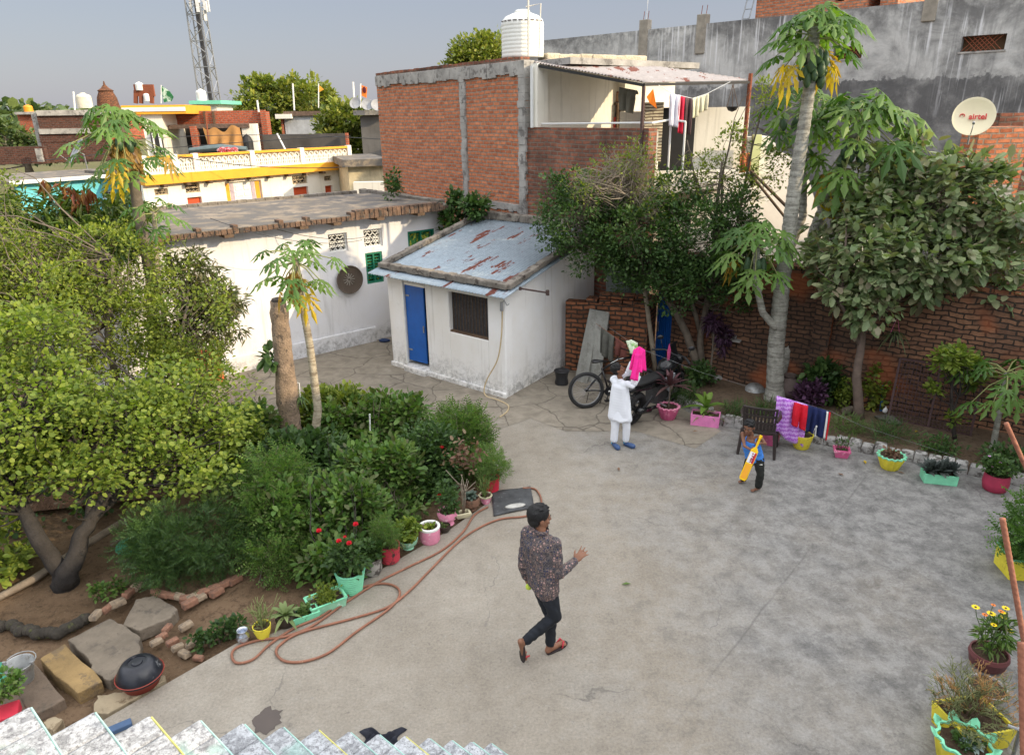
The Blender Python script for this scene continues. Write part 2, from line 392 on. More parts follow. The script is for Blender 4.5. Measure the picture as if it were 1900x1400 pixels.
class Fr:
    """upright frame: u along A->B, z up, w outwards (towards the viewer's side)"""
    def __init__(s, A, B):
        s.o = Vector((A[0], A[1], 0)); d = Vector((B[0]-A[0], B[1]-A[1], 0)); s.len = d.length; s.d = d.normalized()
        s.n = Vector((s.d.y, -s.d.x, 0)); s.rz = math.atan2(s.d.y, s.d.x)
    def p(s, u, z, w=0): return s.o+s.d*u+s.n*w+Vector((0, 0, z))
    def hit(s, px, py, w=0):
        d = ray(px, py); o = s.o+s.n*w; t = (o-C0).dot(s.n)/d.dot(s.n); q = C0+d*t-o
        return q.dot(s.d), q.z
    def box(s, mb, u0, u1, z0, z1, w0, w1):
        return mb.box(s.p((u0+u1)/2, (z0+z1)/2, (w0+w1)/2), (abs(u1-u0), abs(w1-w0), abs(z1-z0)), s.rz)
    def wall(s, mb, u0, u1, z0, z1, w0, w1, holes=()):
        us = sorted({u0, u1, *[h[0] for h in holes], *[h[1] for h in holes]})
        for a, b in zip(us, us[1:]):
            m = (a+b)/2; hs = sorted([h for h in holes if h[0] < m < h[1]], key=lambda h: h[2]); z = z0
            for h in hs:
                if h[2] > z+1e-4: s.box(mb, a, b, z, h[2], w0, w1)
                z = h[3]
            if z < z1-1e-4: s.box(mb, a, b, z, z1, w0, w1)
def part(name, mb, mats, parent, **k): return mb.build(name, mats, parent, **k)
WHITE = srgb(222, 222, 226)
# --- materials
M = {}
def mk_concrete():
    t = NT('concrete'); p = t.pos; x, y, z = t.sep(p)
    n1 = t.noise(.55, 6, .62); n2 = t.noise(3.6, 9, .78, dist=.1); n3 = t.noise(22, 6, .75); n4 = t.noise(90, 3, .7)
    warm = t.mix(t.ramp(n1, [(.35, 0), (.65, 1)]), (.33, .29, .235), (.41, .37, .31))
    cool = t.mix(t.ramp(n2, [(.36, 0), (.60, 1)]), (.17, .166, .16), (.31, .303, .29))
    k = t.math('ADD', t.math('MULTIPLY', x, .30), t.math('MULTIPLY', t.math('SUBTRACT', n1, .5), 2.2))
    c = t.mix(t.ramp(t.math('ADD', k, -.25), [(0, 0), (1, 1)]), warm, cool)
    sc_ = t.noise(4.2, 12, .82, dist=.25); rt = t.ramp(t.math('MULTIPLY', x, .25), [(.05, .08), (.95, .45)])
    c = t.mix(t.math('MULTIPLY', t.ramp(sc_, [(.515, 0), (.53, 1)]), rt), c, (.38, .372, .355)); c = t.mix(t.math('MULTIPLY', t.ramp(sc_, [(.43, 1), (.45, 0)]), rt), c, (.15, .147, .142))
    c = t.mix(t.ramp(n3, [(.30, .45), (.42, 0)]), c, (.07, .066, .06))
    c = t.mix(t.ramp(t.noise(9, 9, .8, dist=.3), [(.58, 0), (.68, .5)]), c, (.44, .43, .41))
    c = t.mix(t.ramp(n4, [(.62, 0), (.72, .5)]), c, (.5, .48, .44))
    c = t.mix(t.ramp(t.noise(1.1, 9, .8), [(.62, 0), (.74, .3)]), c, (.14, .135, .125))
    c = t.mix(.9, c, t.ramp(t.noise(38, 5, .8), [(.32, .60), (.68, .98)]), 'MULTIPLY')
    c = t.mix(.8, c, t.ramp(t.noise(2.1, 9, .75), [(.34, .82), (.62, 1.06)]), 'MULTIPLY')
    # hairline cracks and two cast joints
    d = t.vor(.33, t.vmath('ADD', p, t.vmath('SCALE', t.noisec(2.5, 5), sc=.55)), 'DISTANCE_TO_EDGE')
    c = t.mix(t.math('MULTIPLY', t.ramp(d, [(0, .6), (.003, 0)]), t.ramp(n1, [(.5, 0), (.6, 1)])), c, (.09, .085, .08))
    s_ = t.math('ADD', t.math('MULTIPLY', x, .74), t.math('MULTIPLY', y, .675))
    JN1 = at(1540, 970); JN2 = at(1330, 1240); jd = (JN2-JN1).normalized()
    v = t.math('ABSOLUTE', t.math('SUBTRACT', t.math('ADD', t.math('MULTIPLY', x, -jd.y), t.math('ADD', t.math('MULTIPLY', y, jd.x), t.math('MULTIPLY', t.noise(2, 4), .06))), -jd.y*JN1.x+jd.x*JN1.y+.03))
    c = t.mix(t.math('MULTIPLY', t.ramp(v, [(0, .5), (.018, 0)]), t.ramp(n1, [(.42, 0), (.56, 1)])), c, (.10, .095, .09))
    t.bump(t.math('ADD', n3, t.math('MULTIPLY', n2, .6)), .45, .012)
    return t.fin(c, .93, spec=.25)
def mk_flag():
    t = NT('flagstone'); p = t.vmath('ADD', t.pos, t.vmath('SCALE', t.noisec(.9, 4), sc=.7))
    d = t.vor(1.05, p, 'DISTANCE_TO_EDGE', rand=.9); cell = t.vor(1.05, p, 'F1', 'Color', rand=.9)
    n2 = t.noise(4, 8, .7, dist=.5)
    c = t.mix(t.ramp(n2, [(.3, 0), (.7, 1)]), (.18, .158, .125), (.33, .29, .235))
    c = t.mix(.4, c, t.ramp(t.sep(cell)[0], [(0, .7), (1, 1.25)]), 'MULTIPLY')
    c = t.mix(t.ramp(t.noise(1.4, 6, .7), [(.6, 0), (.72, .4)]), c, (.40, .38, .34))
    m = t.ramp(t.math('ADD', d, t.math('MULTIPLY', t.noise(6, 5), -.02)), [(0, 1), (.007, 0)])
    c = t.mix(t.math('MULTIPLY', m, .55), c, (.07, .06, .05))
    t.bump(t.math('SUBTRACT', n2, t.math('MULTIPLY', m, .5)), .5, .012); return t.fin(c, .9, spec=.25)
def mk_soil(name, a, b, c3):
    t = NT(name); n1 = t.noise(1.3, 6, .65); n2 = t.noise(14, 7, .75)
    c = t.mix(t.ramp(n1, [(.35, 0), (.65, 1)]), a, b); c = t.mix(t.ramp(n2, [(.35, .7), (.5, 0)]), c, c3)
    c = t.mix(t.ramp(t.noise(60, 2), [(.66, 0), (.72, .5)]), c, (.3, .26, .2))
    t.bump(t.math('ADD', n2, t.math('MULTIPLY', n1, 2)), .8, .03); return t.fin(c, 1, spec=.1)
M['conc'] = mk_concrete(); M['flag'] = mk_flag()
M['soil'] = mk_soil('soil', (.12, .078, .047), (.20, .135, .085), (.05, .033, .022))
M['soilR'] = mk_soil('soil_right', (.13, .09, .06), (.19, .14, .10), (.055, .04, .03))
M['earth'] = mk_soil('earth', (.17, .13, .08), (.12, .14, .05), (.07, .07, .03))
M['brickR'] = brickmat('brick_bright', (.64, .235, .115), (.40, .125, .06), (.34, .25, .19), .235, .088, .016, (.20, .12, .09), .60, .5, .035)
M['brickD'] = brickmat('brick_dark', (.36, .14, .085), (.22, .09, .06), (.24, .19, .15), .235, .088, .016, (.05, .035, .03), .42, .7, .035)
M['brickB'] = brickmat('brick_boundary', (.30, .155, .09), (.165, .09, .06), (.05, .038, .03), .23, .084, .013, (.05, .038, .032), .44, .35, .10, .03, blotch=(.42, .13, .055))
M['brickH'] = brickmat('brick_hut', srgb(150, 98, 70), srgb(104, 70, 54), srgb(70, 60, 52), .25, .095, .018, (.08, .06, .05), .54, .8, .07, .035)
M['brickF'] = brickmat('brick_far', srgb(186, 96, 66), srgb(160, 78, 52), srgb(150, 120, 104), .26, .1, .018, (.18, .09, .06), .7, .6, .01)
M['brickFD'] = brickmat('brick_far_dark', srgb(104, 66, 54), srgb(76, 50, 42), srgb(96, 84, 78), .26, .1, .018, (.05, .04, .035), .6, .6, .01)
M['whiteW'] = plaster('limewash_wall', WHITE, srgb(212, 208, 200), hi=.42, base=.0)
M['whiteS'] = plaster('limewash_shed', srgb(240, 240, 240), srgb(222, 216, 204), hi=.55, base=.0)
M['whiteF'] = plaster('limewash_far', srgb(236, 232, 222), srgb(214, 208, 196), hi=.01, base=-9)
M['cream'] = plaster('cream_wall', srgb(242, 238, 226), srgb(206, 200, 182), hi=.01, base=-9, sc=.8)
M['cyan'] = plaster('cyan_wall', srgb(112, 200, 214), srgb(92, 180, 200), hi=.01, base=-9, dark=(.1, .2, .2))
M['cementM'] = paint('cement_mud', (.21, .185, .155), .95, .45, 3, .9, col2=(.07, .055, .045), amt=.42, dist=.02)
M['cementG'] = paint('cement_grey', (.38, .365, .34), .95, .4, 2.2, .7, col2=(.16, .15, .14), amt=.42, dist=.015)
M['mudroof'] = paint('mud_roof', (.25, .205, .155), .95, .45, 1.2, .6, col2=(.12, .11, .10), amt=.52, dist=.02)
M['yellow'] = paint('yellow_band', srgb(232, 164, 44), .7, .12, 2, .1)
M['wood'] = paint('old_wood', (.12, .075, .045), .85, .5, 8, .5)
M['black'] = paint('black_dark', (.012, .012, .013), .6, .3, 8, .1)
M['blueD'] = paint('blue_door', srgb(18, 92, 176), .5, .18, 3, .15, col2=srgb(120, 150, 170), amt=.30)
M['greenW'] = paint('green_frame', srgb(18, 110, 84), .5, .2, 5, .1)
M['whiteP'] = paint('white_paint', srgb(236, 236, 232), .5, .1, 5, .1)
M['steel'] = paint('grey_steel', (.32, .33, .34), .45, .3, 10, .1, metal=.6)
M['rust'] = paint('rust', srgb(140, 78, 52), .85, .45, 25, .5)
M['pipeW'] = paint('white_pipe', srgb(225, 226, 224), .4, .06, 4, 0)
def mk_tin(name, base=(.29, .35, .40)):
    t = NT(name); u, v, _ = t.sep(t.uv)
    st = t.comb(t.math('MULTIPLY', t.sep(t.co)[0], 2.3), t.math('MULTIPLY', t.sep(t.co)[1], .5), 0)
    n = t.noise(1.15, 6, .62, st); n2 = t.noise(9, 6, .7, t.co)
    m = t.ramp(t.math('ADD', n, t.math('MULTIPLY', n2, .12)), [(.625, 0), (.65, 1)])
    c = t.mix(t.ramp(n2, [(.3, 0), (.7, 1)]), tuple(x*.78 for x in base), tuple(x*1.12 for x in base))
    c = t.mix(t.ramp(t.noise(2.2, 5, .7, st), [(.60, 0), (.68, .4)]), c, (.6, .63, .65))
    rc_ = t.mix(t.noise(14, 4, .7, t.co), srgb(84, 44, 36), srgb(122, 70, 56)); c = t.mix(m, c, rc_)
    t.bump(n2, .15, .004); t.set(t.b.inputs['Roughness'], t.ramp(m, [(0, .42), (1, .9)])); t.set(t.b.inputs['Metallic'], t.ramp(m, [(0, .35), (1, 0)]))
    t.set(t.b.inputs['Base Color'], c); return t.m
M['tin'] = mk_tin('tin_sheet')
M['tinB'] = mk_tin('tin_brown', (.34, .30, .28))
def mk_grey():
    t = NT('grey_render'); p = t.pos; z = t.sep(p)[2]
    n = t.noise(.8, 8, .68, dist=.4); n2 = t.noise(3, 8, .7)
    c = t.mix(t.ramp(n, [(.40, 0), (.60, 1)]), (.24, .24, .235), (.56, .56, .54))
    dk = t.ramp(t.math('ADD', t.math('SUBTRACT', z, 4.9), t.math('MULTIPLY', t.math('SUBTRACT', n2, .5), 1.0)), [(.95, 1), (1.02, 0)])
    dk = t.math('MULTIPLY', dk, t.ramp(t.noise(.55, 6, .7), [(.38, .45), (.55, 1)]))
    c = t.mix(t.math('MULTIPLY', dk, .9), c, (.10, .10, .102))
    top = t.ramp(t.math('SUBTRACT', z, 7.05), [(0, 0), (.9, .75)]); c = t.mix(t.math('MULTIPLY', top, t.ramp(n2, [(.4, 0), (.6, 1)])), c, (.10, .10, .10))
    st = t.vmath('MULTIPLY', p, (7, 7, .28)); s1 = t.noise(1.3, 6, .62, st); area = t.ramp(t.noise(.33, 2, .5), [(.52, 0), (.62, 1)])
    c = t.mix(t.math('MULTIPLY', t.ramp(s1, [(.54, 0), (.62, .6)]), area), c, (.85, .86, .88))
    c = t.mix(t.math('MULTIPLY', t.ramp(s1, [(.36, .35), (.44, 0)]), 1), c, (.2, .2, .2))
    t.bump(t.math('ADD', n2, t.math('MULTIPLY', n, 2)), .5, .03); return t.fin(c, .92, spec=.2)
M['greyR'] = mk_grey()
def mk_white_rough(name='stair_limewash'):
    t = NT(name); n = t.noise(13, 9, .8, dist=.5); n2 = t.noise(48, 6, .8)
    c = t.mix(t.ramp(n, [(.42, 0), (.55, 1)]), srgb(158, 160, 164), srgb(214, 217, 221))
    c = t.mix(t.ramp(n2, [(.40, .8), (.50, 0)]), c, srgb(118, 118, 122))
    c = t.mix(t.ramp(t.noise(3, 3), [(.60, 0), (.68, .45)]), c, srgb(180, 226, 214))
    t.bump(t.math('ADD', n, t.math('MULTIPLY', n2, .5)), .9, .02); return t.fin(c, .9, spec=.2)
M['stair'] = mk_white_rough()

# ---------------------------------------------------------------- ground
def sheet(name, pix, z, mat, sub=0, amp=0):
    pts = [at(x, y, z) if not isinstance(x, tuple) else Vector((*x, z)) for x, y in pix]
    bm = bmesh.new(); f = bm.faces.new([bm.verts.new(p) for p in pts])
    bmesh.ops.triangulate(bm, faces=bm.faces)
    if sub:
        bmesh.ops.subdivide_edges(bm, edges=bm.edges, cuts=sub, use_grid_fill=True)
    me = bpy.data.meshes.new(name); bm.faces.ensure_lookup_table(); bm.normal_update()
    if bm.faces[:] and bm.faces[0].normal.z < 0: bmesh.ops.reverse_faces(bm, faces=bm.faces)
    bm.to_mesh(me); me.materials.append(mat); autouv(me)
    return tag(link(bpy.data.objects.new(name, me)), kind='structure')
g = MB(); N = 60
def gfn(i, j):
    x = -1200+2400*i; y = -400+2400*j; return Vector((x, y, -.30))
g.grid(gfn, 2, 2); tag(g.build('ground', M['earth'], None), kind='structure')
# near soil, gently uneven
def soil_h(x, y):
    return -.10+.05*math.sin(x*1.7+y)+.04*math.sin(y*2.3-x*.7)+.02*math.sin(x*5)*math.cos(y*4.2)
g = MB(); g.grid(lambda i, j: Vector((-16+30*i, 1+22*j, soil_h(-16+30*i, 1+22*j))), 70, 60)
tag(g.build('garden_soil', M['soil'], None, smooth='all'), kind='structure')
EDGE = [at(60, 1420), at(190, 1336), at(318, 1262), at(440, 1192), at(470, 1190), at(560, 1150), at(700, 1060), at(830, 985), at(905, 932), at(930, 880), at(900, 840), at(800, 800)]
BACK = [at(560, 770), at(430, 770), at(330, 720), (-7.2, 13.6), (-2.9, 17.5), (2.6, 16.2), at(1115, 655), at(1180, 692), at(1262, 748), at(1340, 790), at(1530, 826), at(1600, 840), at(1750, 870), at(1905, 905), (11, 7.0), (11, -6), (-6.2, -6), at(60, 1420)]
pl = [(p[0], p[1]) for p in EDGE]+[(p[0], p[1]) for p in BACK][:-1]
g = MB(); g.prism(pl, -.35, 0); tag(g.build('courtyard', M['conc'], None), kind='structure')
fl = [at(300, 720), (-7.1, 13.7), (-2.9, 17.3), (2.4, 16.2), at(1115, 660), at(1180, 697), at(1262, 756), at(1338, 800), at(1290, 832), at(1180, 800), at(1050, 800), at(985, 776), at(905, 803), at(800, 812), at(560, 778), at(430, 778)]
sheet('stone_paving', [((p[0], p[1]), 0) for p in fl], .005, M['flag'])
# right planting bed
kb = [at(1190, 700), at(1262, 746), at(1345, 787), at(1530, 822), at(1600, 836), at(1750, 866), at(1905, 900), Vector((12, 5.2, 0))]
bed = [(p[0], p[1]) for p in kb]+[(14.5, 6.2), (8.3, 10.6), (3.2, 14.1), (2.2, 14.3)]
g = MB(); g.prism(bed, -.3, .05); tag(g.build('planting_bed', M['soilR'], None), kind='structure')
k = MB(); rg0 = random.Random(3)
for a, b in zip(kb[1:], kb[2:]):
    L = (b-a).length; n = max(1, int(L/.16))
    for i in range(n):
        p = a.lerp(b, (i+.5)/n); w = .17*rg0.uniform(.85, 1.2); h = .13*rg0.uniform(.8, 1.25)
        k.box((p.x+rg0.uniform(-.012, .012), p.y+.06, h/2-.02), (L/n*1.04, w, h+.04), math.atan2((b-a).y, (b-a).x)+rg0.uniform(-.08, .08), taper=.86)
ko = k.build('garden_kerb', paint('kerb_lime', (.42, .41, .39), .95, .3, 5, .9, col2=(.12, .11, .10), amt=.46, dist=.02), None, bev=.02)
tag(ko, 'rough whitewashed stone kerb between the concrete yard and the right planting bed', 'kerb')
# ---------------------------------------------------------------- long white house
WL = at(429, 692.7); wd = V(math.cos(R(39.5)), math.sin(R(39.5)))
wh = Fr(WL, (WL.x+wd[0]*10, WL.y+wd[1]*10)); hs = thing('white_house', wh.p(0, 0), 'long low whitewashed house with flat mud roof and two pierced vents', 'house')
def hole(fr, x0, y0, x1, y1, w=0):
    a = fr.hit(x0, y0, w); b = fr.hit(x1, y1, w); return [min(a[0], b[0]), max(a[0], b[0]), min(a[1], b[1]), max(a[1], b[1])]
j1 = hole(wh, 616, 434, 642, 460); j2 = hole(wh, 674, 427, 711, 456); w1 = hole(wh, 677, 470, 713, 522); w2 = hole(wh, 756, 430, 808, 470)
j1 = [j1[0]-.1, j1[1]+.05, j2[2], j2[3]]; w2[2] = w1[2]+.25; w2[3] = max(w2[3], w2[2]+.5)
UR = wh.hit(822, 400)[0]; RZ = 2.92
m = MB(); wh.wall(m, -2.6, UR, -.2, RZ, -.25, 0, [j1, j2, w1, w2]); wh.box(m, -2.6, -2.4, -.2, RZ, -5.2, -.25)
wh.box(m, UR-.25, UR, -.2, RZ, -4.2, -.25); m.build('wall', M['whiteW'], hs)
m = MB(); wh.box(m, -2.6, UR-2.1, -.2, .36, 0, .07); m.build('plinth', M['whiteW'], hs, bev=.02)
m = MB(); rz_ = random.Random(5)
rb0 = at(265, 391, 3.0); rb1 = at(715, 353, 3.0); rf0 = at(262, 440, 3.0); rf1 = at(822, 374, 3.0)
poly = [(-2.75, .38), (UR+.12, .38), (UR+.15, -3.6), (-2.75, -4.6)]
P3 = [wh.p(u, 0, w) for u, w in poly]; m.prism([(p.x, p.y) for p in P3], RZ, RZ+.10); m.build('roof', M['mudroof'], hs)
m = MB()
for i in range(int((UR+2.8)/.115)):   # brick-on-edge parapet along the eave, broken in places
    u = -2.7+i*.115; hh = .10+(.10 if (u > UR*.55 and u < UR*.93) else 0)+(.07 if rz_.random() < .12 else 0)
    m.box(wh.p(u, RZ+.02+hh/2-.03, .30+rz_.uniform(-.015, .015)), (.10, .21+rz_.uniform(-.02, .02), hh), wh.rz+rz_.uniform(-.05, .05))
m.build('eave_bricks', paint('eave_brick', (.17, .105, .07), .95, .5, 6, .9, col2=(.06, .05, .042), amt=.45, dist=.02), hs, bev=.008)
m = MB()
for i in range(40):
    w = -.2-i*.1; m.box(wh.p(UR+.08, RZ+.1, w), (.2, .1, .12+rz_.uniform(0, .04)), wh.rz)
for i in range(int((UR+2.7)/.24)): 
    u = -2.7+i*.24; m.box(wh.p(u, RZ+.10, -3.95-.0*u), (.235, .12, .12+rz_.uniform(0, .03)), wh.rz)
m.build('roof_edge', M['cementM'], hs, bev=.01)
for x in (275, 408, 548, 610, 690, 765):   # stone brackets under the eave
    u, z = wh.hit(x, 410); m = MB(); wh.box(m, u-.09, u+.09, RZ-.07, RZ-.01, .0, .42); m.build('bracket', M['wood'], hs)
def jali(fr, h, parent, mat, frame, n=7, m_=5, dep=-.1, name='vent'):
    m = MB(); u0, u1, z0, z1 = h; t = .03
    fr.box(m, u0, u1, z0, z0+t, dep-.04, dep+.04); fr.box(m, u0, u1, z1-t, z1, dep-.04, dep+.04); fr.box(m, u0, u0+t, z0+t, z1-t, dep-.04, dep+.04); fr.box(m, u1-t, u1, z0+t, z1-t, dep-.04, dep+.04)
    for i in range(n):
        for j in range(m_):
            u = u0+(u1-u0)*(i+.5)/n; z = z0+(z1-z0)*(j+.5)/m_; a = R(45 if (i+j) % 2 else -45); s = min((u1-u0)/n, (z1-z0)/m_)
            for q in (a, a+R(90)) if (i*j) % 3 else (a,):
                m.box(fr.p(u, z, dep), (s*1.25, .04, s*.22), rot=Matrix.Rotation(fr.rz, 3, 'Z')@Matrix.Rotation(q, 3, 'Y'))
    o = m.build(name, mat, parent)
    b = MB(); fr.box(b, u0, u1, z0, z1, -.24, -.23); b.build('dark_opening', M['black'], o); return o
jali(wh, j1, hs, M['whiteP'], None); jali(wh, j2, hs, M['whiteP'], None)
def gwin(fr, h, parent, bars=6):
    u0, u1, z0, z1 = h; m = MB(); t = .05
    for a in ((u0, u1, z0, z0+t), (u0, u1, z1-t, z1), (u0, u0+t, z0+t, z1-t), (u1-t, u1, z0+t, z1-t), ((u0+u1)/2-.02, (u0+u1)/2+.02, z0+t, z1-t)): fr.box(m, *a, -.10, -.02)
    o = m.build('window', M['greenW'], parent)
    for k in range(1, bars+1):
        q = MB(); z = z0+t+(z1-z0-2*t)*k/(bars+1); fr.box(q, u0+t, u1-t, z-.014, z+.014, -.08, -.06); q.build('bar', M['greenW'], o)
    q = MB(); q.grid(lambda i, j: fr.p(mix(u0+t, u1-t, i), mix(z0+t, z1-t, j), -.15+.025*math.sin(i*22)), 30, 2)
    q.build('curtain', paint('curtain_stripe', srgb(60, 130, 70), .9, .5, 9, 0, col2=srgb(200, 190, 60), amt=.45), o, smooth='all')
    q = MB(); fr.box(q, u0, u1, z0, z1, -.22, -.21); q.build('dark_opening', M['black'], o)
gwin(wh, w1, hs, 8); gwin(wh, w2, hs, 1)
# ---------------------------------------------------------------- small shed with tin roof
A = at(730, 676); B = at(940, 738); sf = Fr(A, B); C = at(1088, 655)
sr = Fr(B, C)
sh = thing('shed', A, 'small whitewashed shed with a rusty corrugated tin roof and open blue door', 'shed')
FH = 2.0; SL = sf.len; BH = 2.68
dr = hole(sf, 747, 522, 797, 690); dr[2] = .12; wn_ = hole(sf, 831, 540, 906, 632); dr[3] = min(dr[3], FH-.06)
m = MB(); sf.wall(m, 0, SL, -.1, FH, -.22, 0, [dr, wn_])
SRL = sr.len+.3
# right wall with sloping top, left wall
for fr_, L_, w0, w1 in ((sr, SRL, -.22, 0),):
    q = [fr_.p(.001, -.1, w1), fr_.p(L_, -.1, w1), fr_.p(L_, BH-.12, w1), fr_.p(.001, FH, w1)]; m.slab(q, fr_.n*(-.22))
slf = Fr(A+sr.d*L_, A); q = [slf.p(0, -.1, 0), slf.p(L_-.002, -.1, 0), slf.p(L_-.002, FH, 0), slf.p(0, BH-.12, 0)]; m.slab(q, slf.n*(-.22))
m.build('wall', M['whiteS'], sh, bev=.02)
m = MB(); sf.box(m, -.02, SL+.02, -.02, .10, 0, .05); sf.box(m, dr[0], dr[1], -.1, .13, -.24, .14); m.build('plinth', M['whiteS'], sh, bev=.02)
# tin roof: corrugated sheet from front eave to back
E0 = sf.p(-.22, FH+.02, .32); E1 = sf.p(SL+.24, FH+.02, .32)
bk = sr.d*(L_+.45); T0 = E0+Vector((bk.x, bk.y, BH-FH+.02)); T1 = E1+Vector((bk.x, bk.y, BH-FH+.02))
def corr(E0, E1, T0, T1, name, parent, mat, pitch=.076, amp=.012, nv=10, sag=.0):
    L = (E1-E0).length; nu = int(L/pitch)*6; nn = (E1-E0).cross(T0-E0).normalized()
    if nn.z < 0: nn = -nn
    bm = MB(); yl = (T0-E0).length
    M4 = None
    def fn(i, j):
        p = E0.lerp(E1, i).lerp(T0.lerp(T1, i), j); return p+nn*(amp*math.sin(2*math.pi*i*L/pitch)-sag*math.sin(math.pi*j))
    bm.grid(fn, nu, nv); o = bm.build(name, mat, parent, smooth='all')
    so_ = o.modifiers.new('s', 'SOLIDIFY'); so_.thickness = .004; return o
# object coords aligned with slope: use a local frame so that rust streaks run down the sheet
def aligned(o, origin, xdir):
    rz = math.atan2(xdir.y, xdir.x); Mx = Matrix.Translation(origin) @ Matrix.Rotation(rz, 4, 'Z')
    o.data.transform(Mx.inverted()); o.matrix_basis = Mx; return o
ro = corr(E0, E1, T0, T1, 'roof', sh, M['tin']); aligned(ro, E0, E1-E0)
# mud coping holding the sheets down: U shape
def lumps(m, pts, w, h, seed, step=.12):
    rr = random.Random(seed)
    for a, b in zip(pts, pts[1:]):
        L = (b-a).length; n = max(1, int(L/step))
        for i in range(n):
            p = a.lerp(b, (i+.5)/n); d = b-a
            m.beam(a.lerp(b, i/n-.01), a.lerp(b, (i+1)/n+.01), w*rr.uniform(.85, 1.12), h*rr.uniform(.8, 1.2))
m = MB(); up = Vector((0, 0, .07)); f = sf.n*-1
i0 = E0.lerp(T0, .085).lerp(E1.lerp(T1, .085), .03)+up; i1 = E1.lerp(T1, .085).lerp(E0.lerp(T0, .085), .04)+up; i2 = E1.lerp(T1, .97).lerp(E0.lerp(T0, .97), .04)+up; i3 = E0.lerp(T0, .97).lerp(E1.lerp(T1, .97), .03)+up
lumps(m, [i0, i1], .17, .12, 4); lumps(m, [i1, i2], .15, .10, 5); lumps(m, [i3, i0], .14, .10, 6); lumps(m, [i2, i3], .2, .16, 8)
m.build('coping', M['cementM'], sh, bev=.02)
# door leaf (half open), dark inside
m = MB(); hinge = sf.p(dr[0]+.06, 0, -.2); dl = dr[1]-dr[0]-.08
m.box(sf.p(dr[0]+.02+dl*.45, 1.04, -.06), (dl*.92, .035, dr[3]-dr[2]-.1), sf.rz+R(2)); d_ = m.build('door', M['blueD'], sh)
m = MB(); [m.box(sf.p(dr[0]+u_, z_, -.03), (w_, .02, h_), sf.rz) for u_, z_, w_, h_ in ((.50, .95, .02, .14), (.08, .45, .10, .03), (.08, 1.6, .10, .03))]; m.build('handle', M['steel'], d_)
m = MB(); sf.box(m, dr[0], dr[1], dr[2], dr[3], -.5, -.48); m.build('dark_opening', M['black'], sh)
m = MB(); sf.box(m, dr[0]-.05, dr[0], dr[2], dr[3], -.10, .015); sf.box(m, dr[0]+.05, dr[1], dr[3]-.05, dr[3], -.18, .012); m.build('door_frame', M['whiteP'], sh)
m = MB(); sf.box(m, wn_[0], wn_[1], wn_[2], wn_[3], -.12, -.10)
wo_ = m.build('window', paint('mesh_screen', (.035, .033, .036), .8, .35, 14, .4, col2=(.09, .08, .075), amt=.4), sh)
m = MB()
for i in range(12): sf.box(m, wn_[0]+(wn_[1]-wn_[0])*(i+.5)/12-.004, wn_[0]+(wn_[1]-wn_[0])*(i+.5)/12+.004, wn_[2], wn_[3], -.10, -.09)
sf.box(m, wn_[0], wn_[1], wn_[2]-.0, wn_[2]+.035, -.10, -.02); m.build('frame', M['wood'], wo_)
# ---------------------------------------------------------------- tall brick building with roof room
BA = at(697, 138, 6.2); BB = at(975, 106, 6.2); bf = Fr(BA, BB); TL = bf.len
bb = thing('brick_building', BB*1-Vector((0, 0, 6.2)), 'tall red brick building with cement columns, open roof room and tin awning', 'building')
uE = bf.hit(1203, 232)[0]   # far right end of the low parapet
m = MB(); bf.box(m, 0, TL, -.3, 6.0, -.25, 0); m.build('brick_wall', M['brickR'], bb)
m = MB(); bf.box(m, TL+.01, uE, -.3, 4.72, -.25, -.02); m.build('parapet_wall', M['brickD'], bb)
m = MB(); rr = random.Random(9)
def rough_col(fr, u, w, z0, z1, mb, o=.02):
    z = z0
    while z < z1:
        h = .16; fr.box(mb, u-w/2+rr.uniform(-o, o), u+w/2+rr.uniform(-o, o), z, min(z1, z+h), -.2, .035+rr.uniform(0, .02)); z += h
u1 = bf.hit(862, 250)[0]; u0b = .05; u2 = bf.hit(968, 250)[0]
rough_col(bf, u1, .24, -.3, 6.02, m); m.build('cement_column', M['cementG'], bb, bev=.01); m = MB(); rough_col(bf, u2+.05, .26, -.3, 6.02, m); m.build('cement_column', M['cementG'], bb, bev=.01)
m = MB()
for i in range(40):
    a = TL*i/40; b = TL*(i+1)/40; bf.box(m, a, b+.002, 5.86+rr.uniform(-.05, .03), 6.14, -.26, .04+rr.uniform(0, .02))
m.build('cement_beam', M['cementG'], bb, bev=.01); m = MB(); uc = bf.hit(862, 380)[0]
zl = bf.hit(925, 378)[1]
for i in range(16): a = uc+(TL-uc)*i/16; bf.box(m, a, a+(TL-uc)/16+.002, zl-.13+rr.uniform(-.03, .03), zl+.05, -.2, .03+rr.uniform(0, .015))
m.build('cement_beam', M['cementG'], bb, bev=.01)
m = MB()
for i in range(int(TL/.23)): bf.box(m, i*.23, i*.23+.222, 6.14, 6.22+rr.uniform(0, .02), -.26, .0)
m.build('roof_edge', M['brickD'], bb)
m = MB(); bf.wall(m, 0, .25, -.3, 6.0, -7, -.25); m.build('side_wall', M['brickD'], bb)
m = MB(); bf.box(m, .25, TL+1.2, 6.0, 6.13, -4.5, -.27); m.build('roof', M['cementG'], bb)
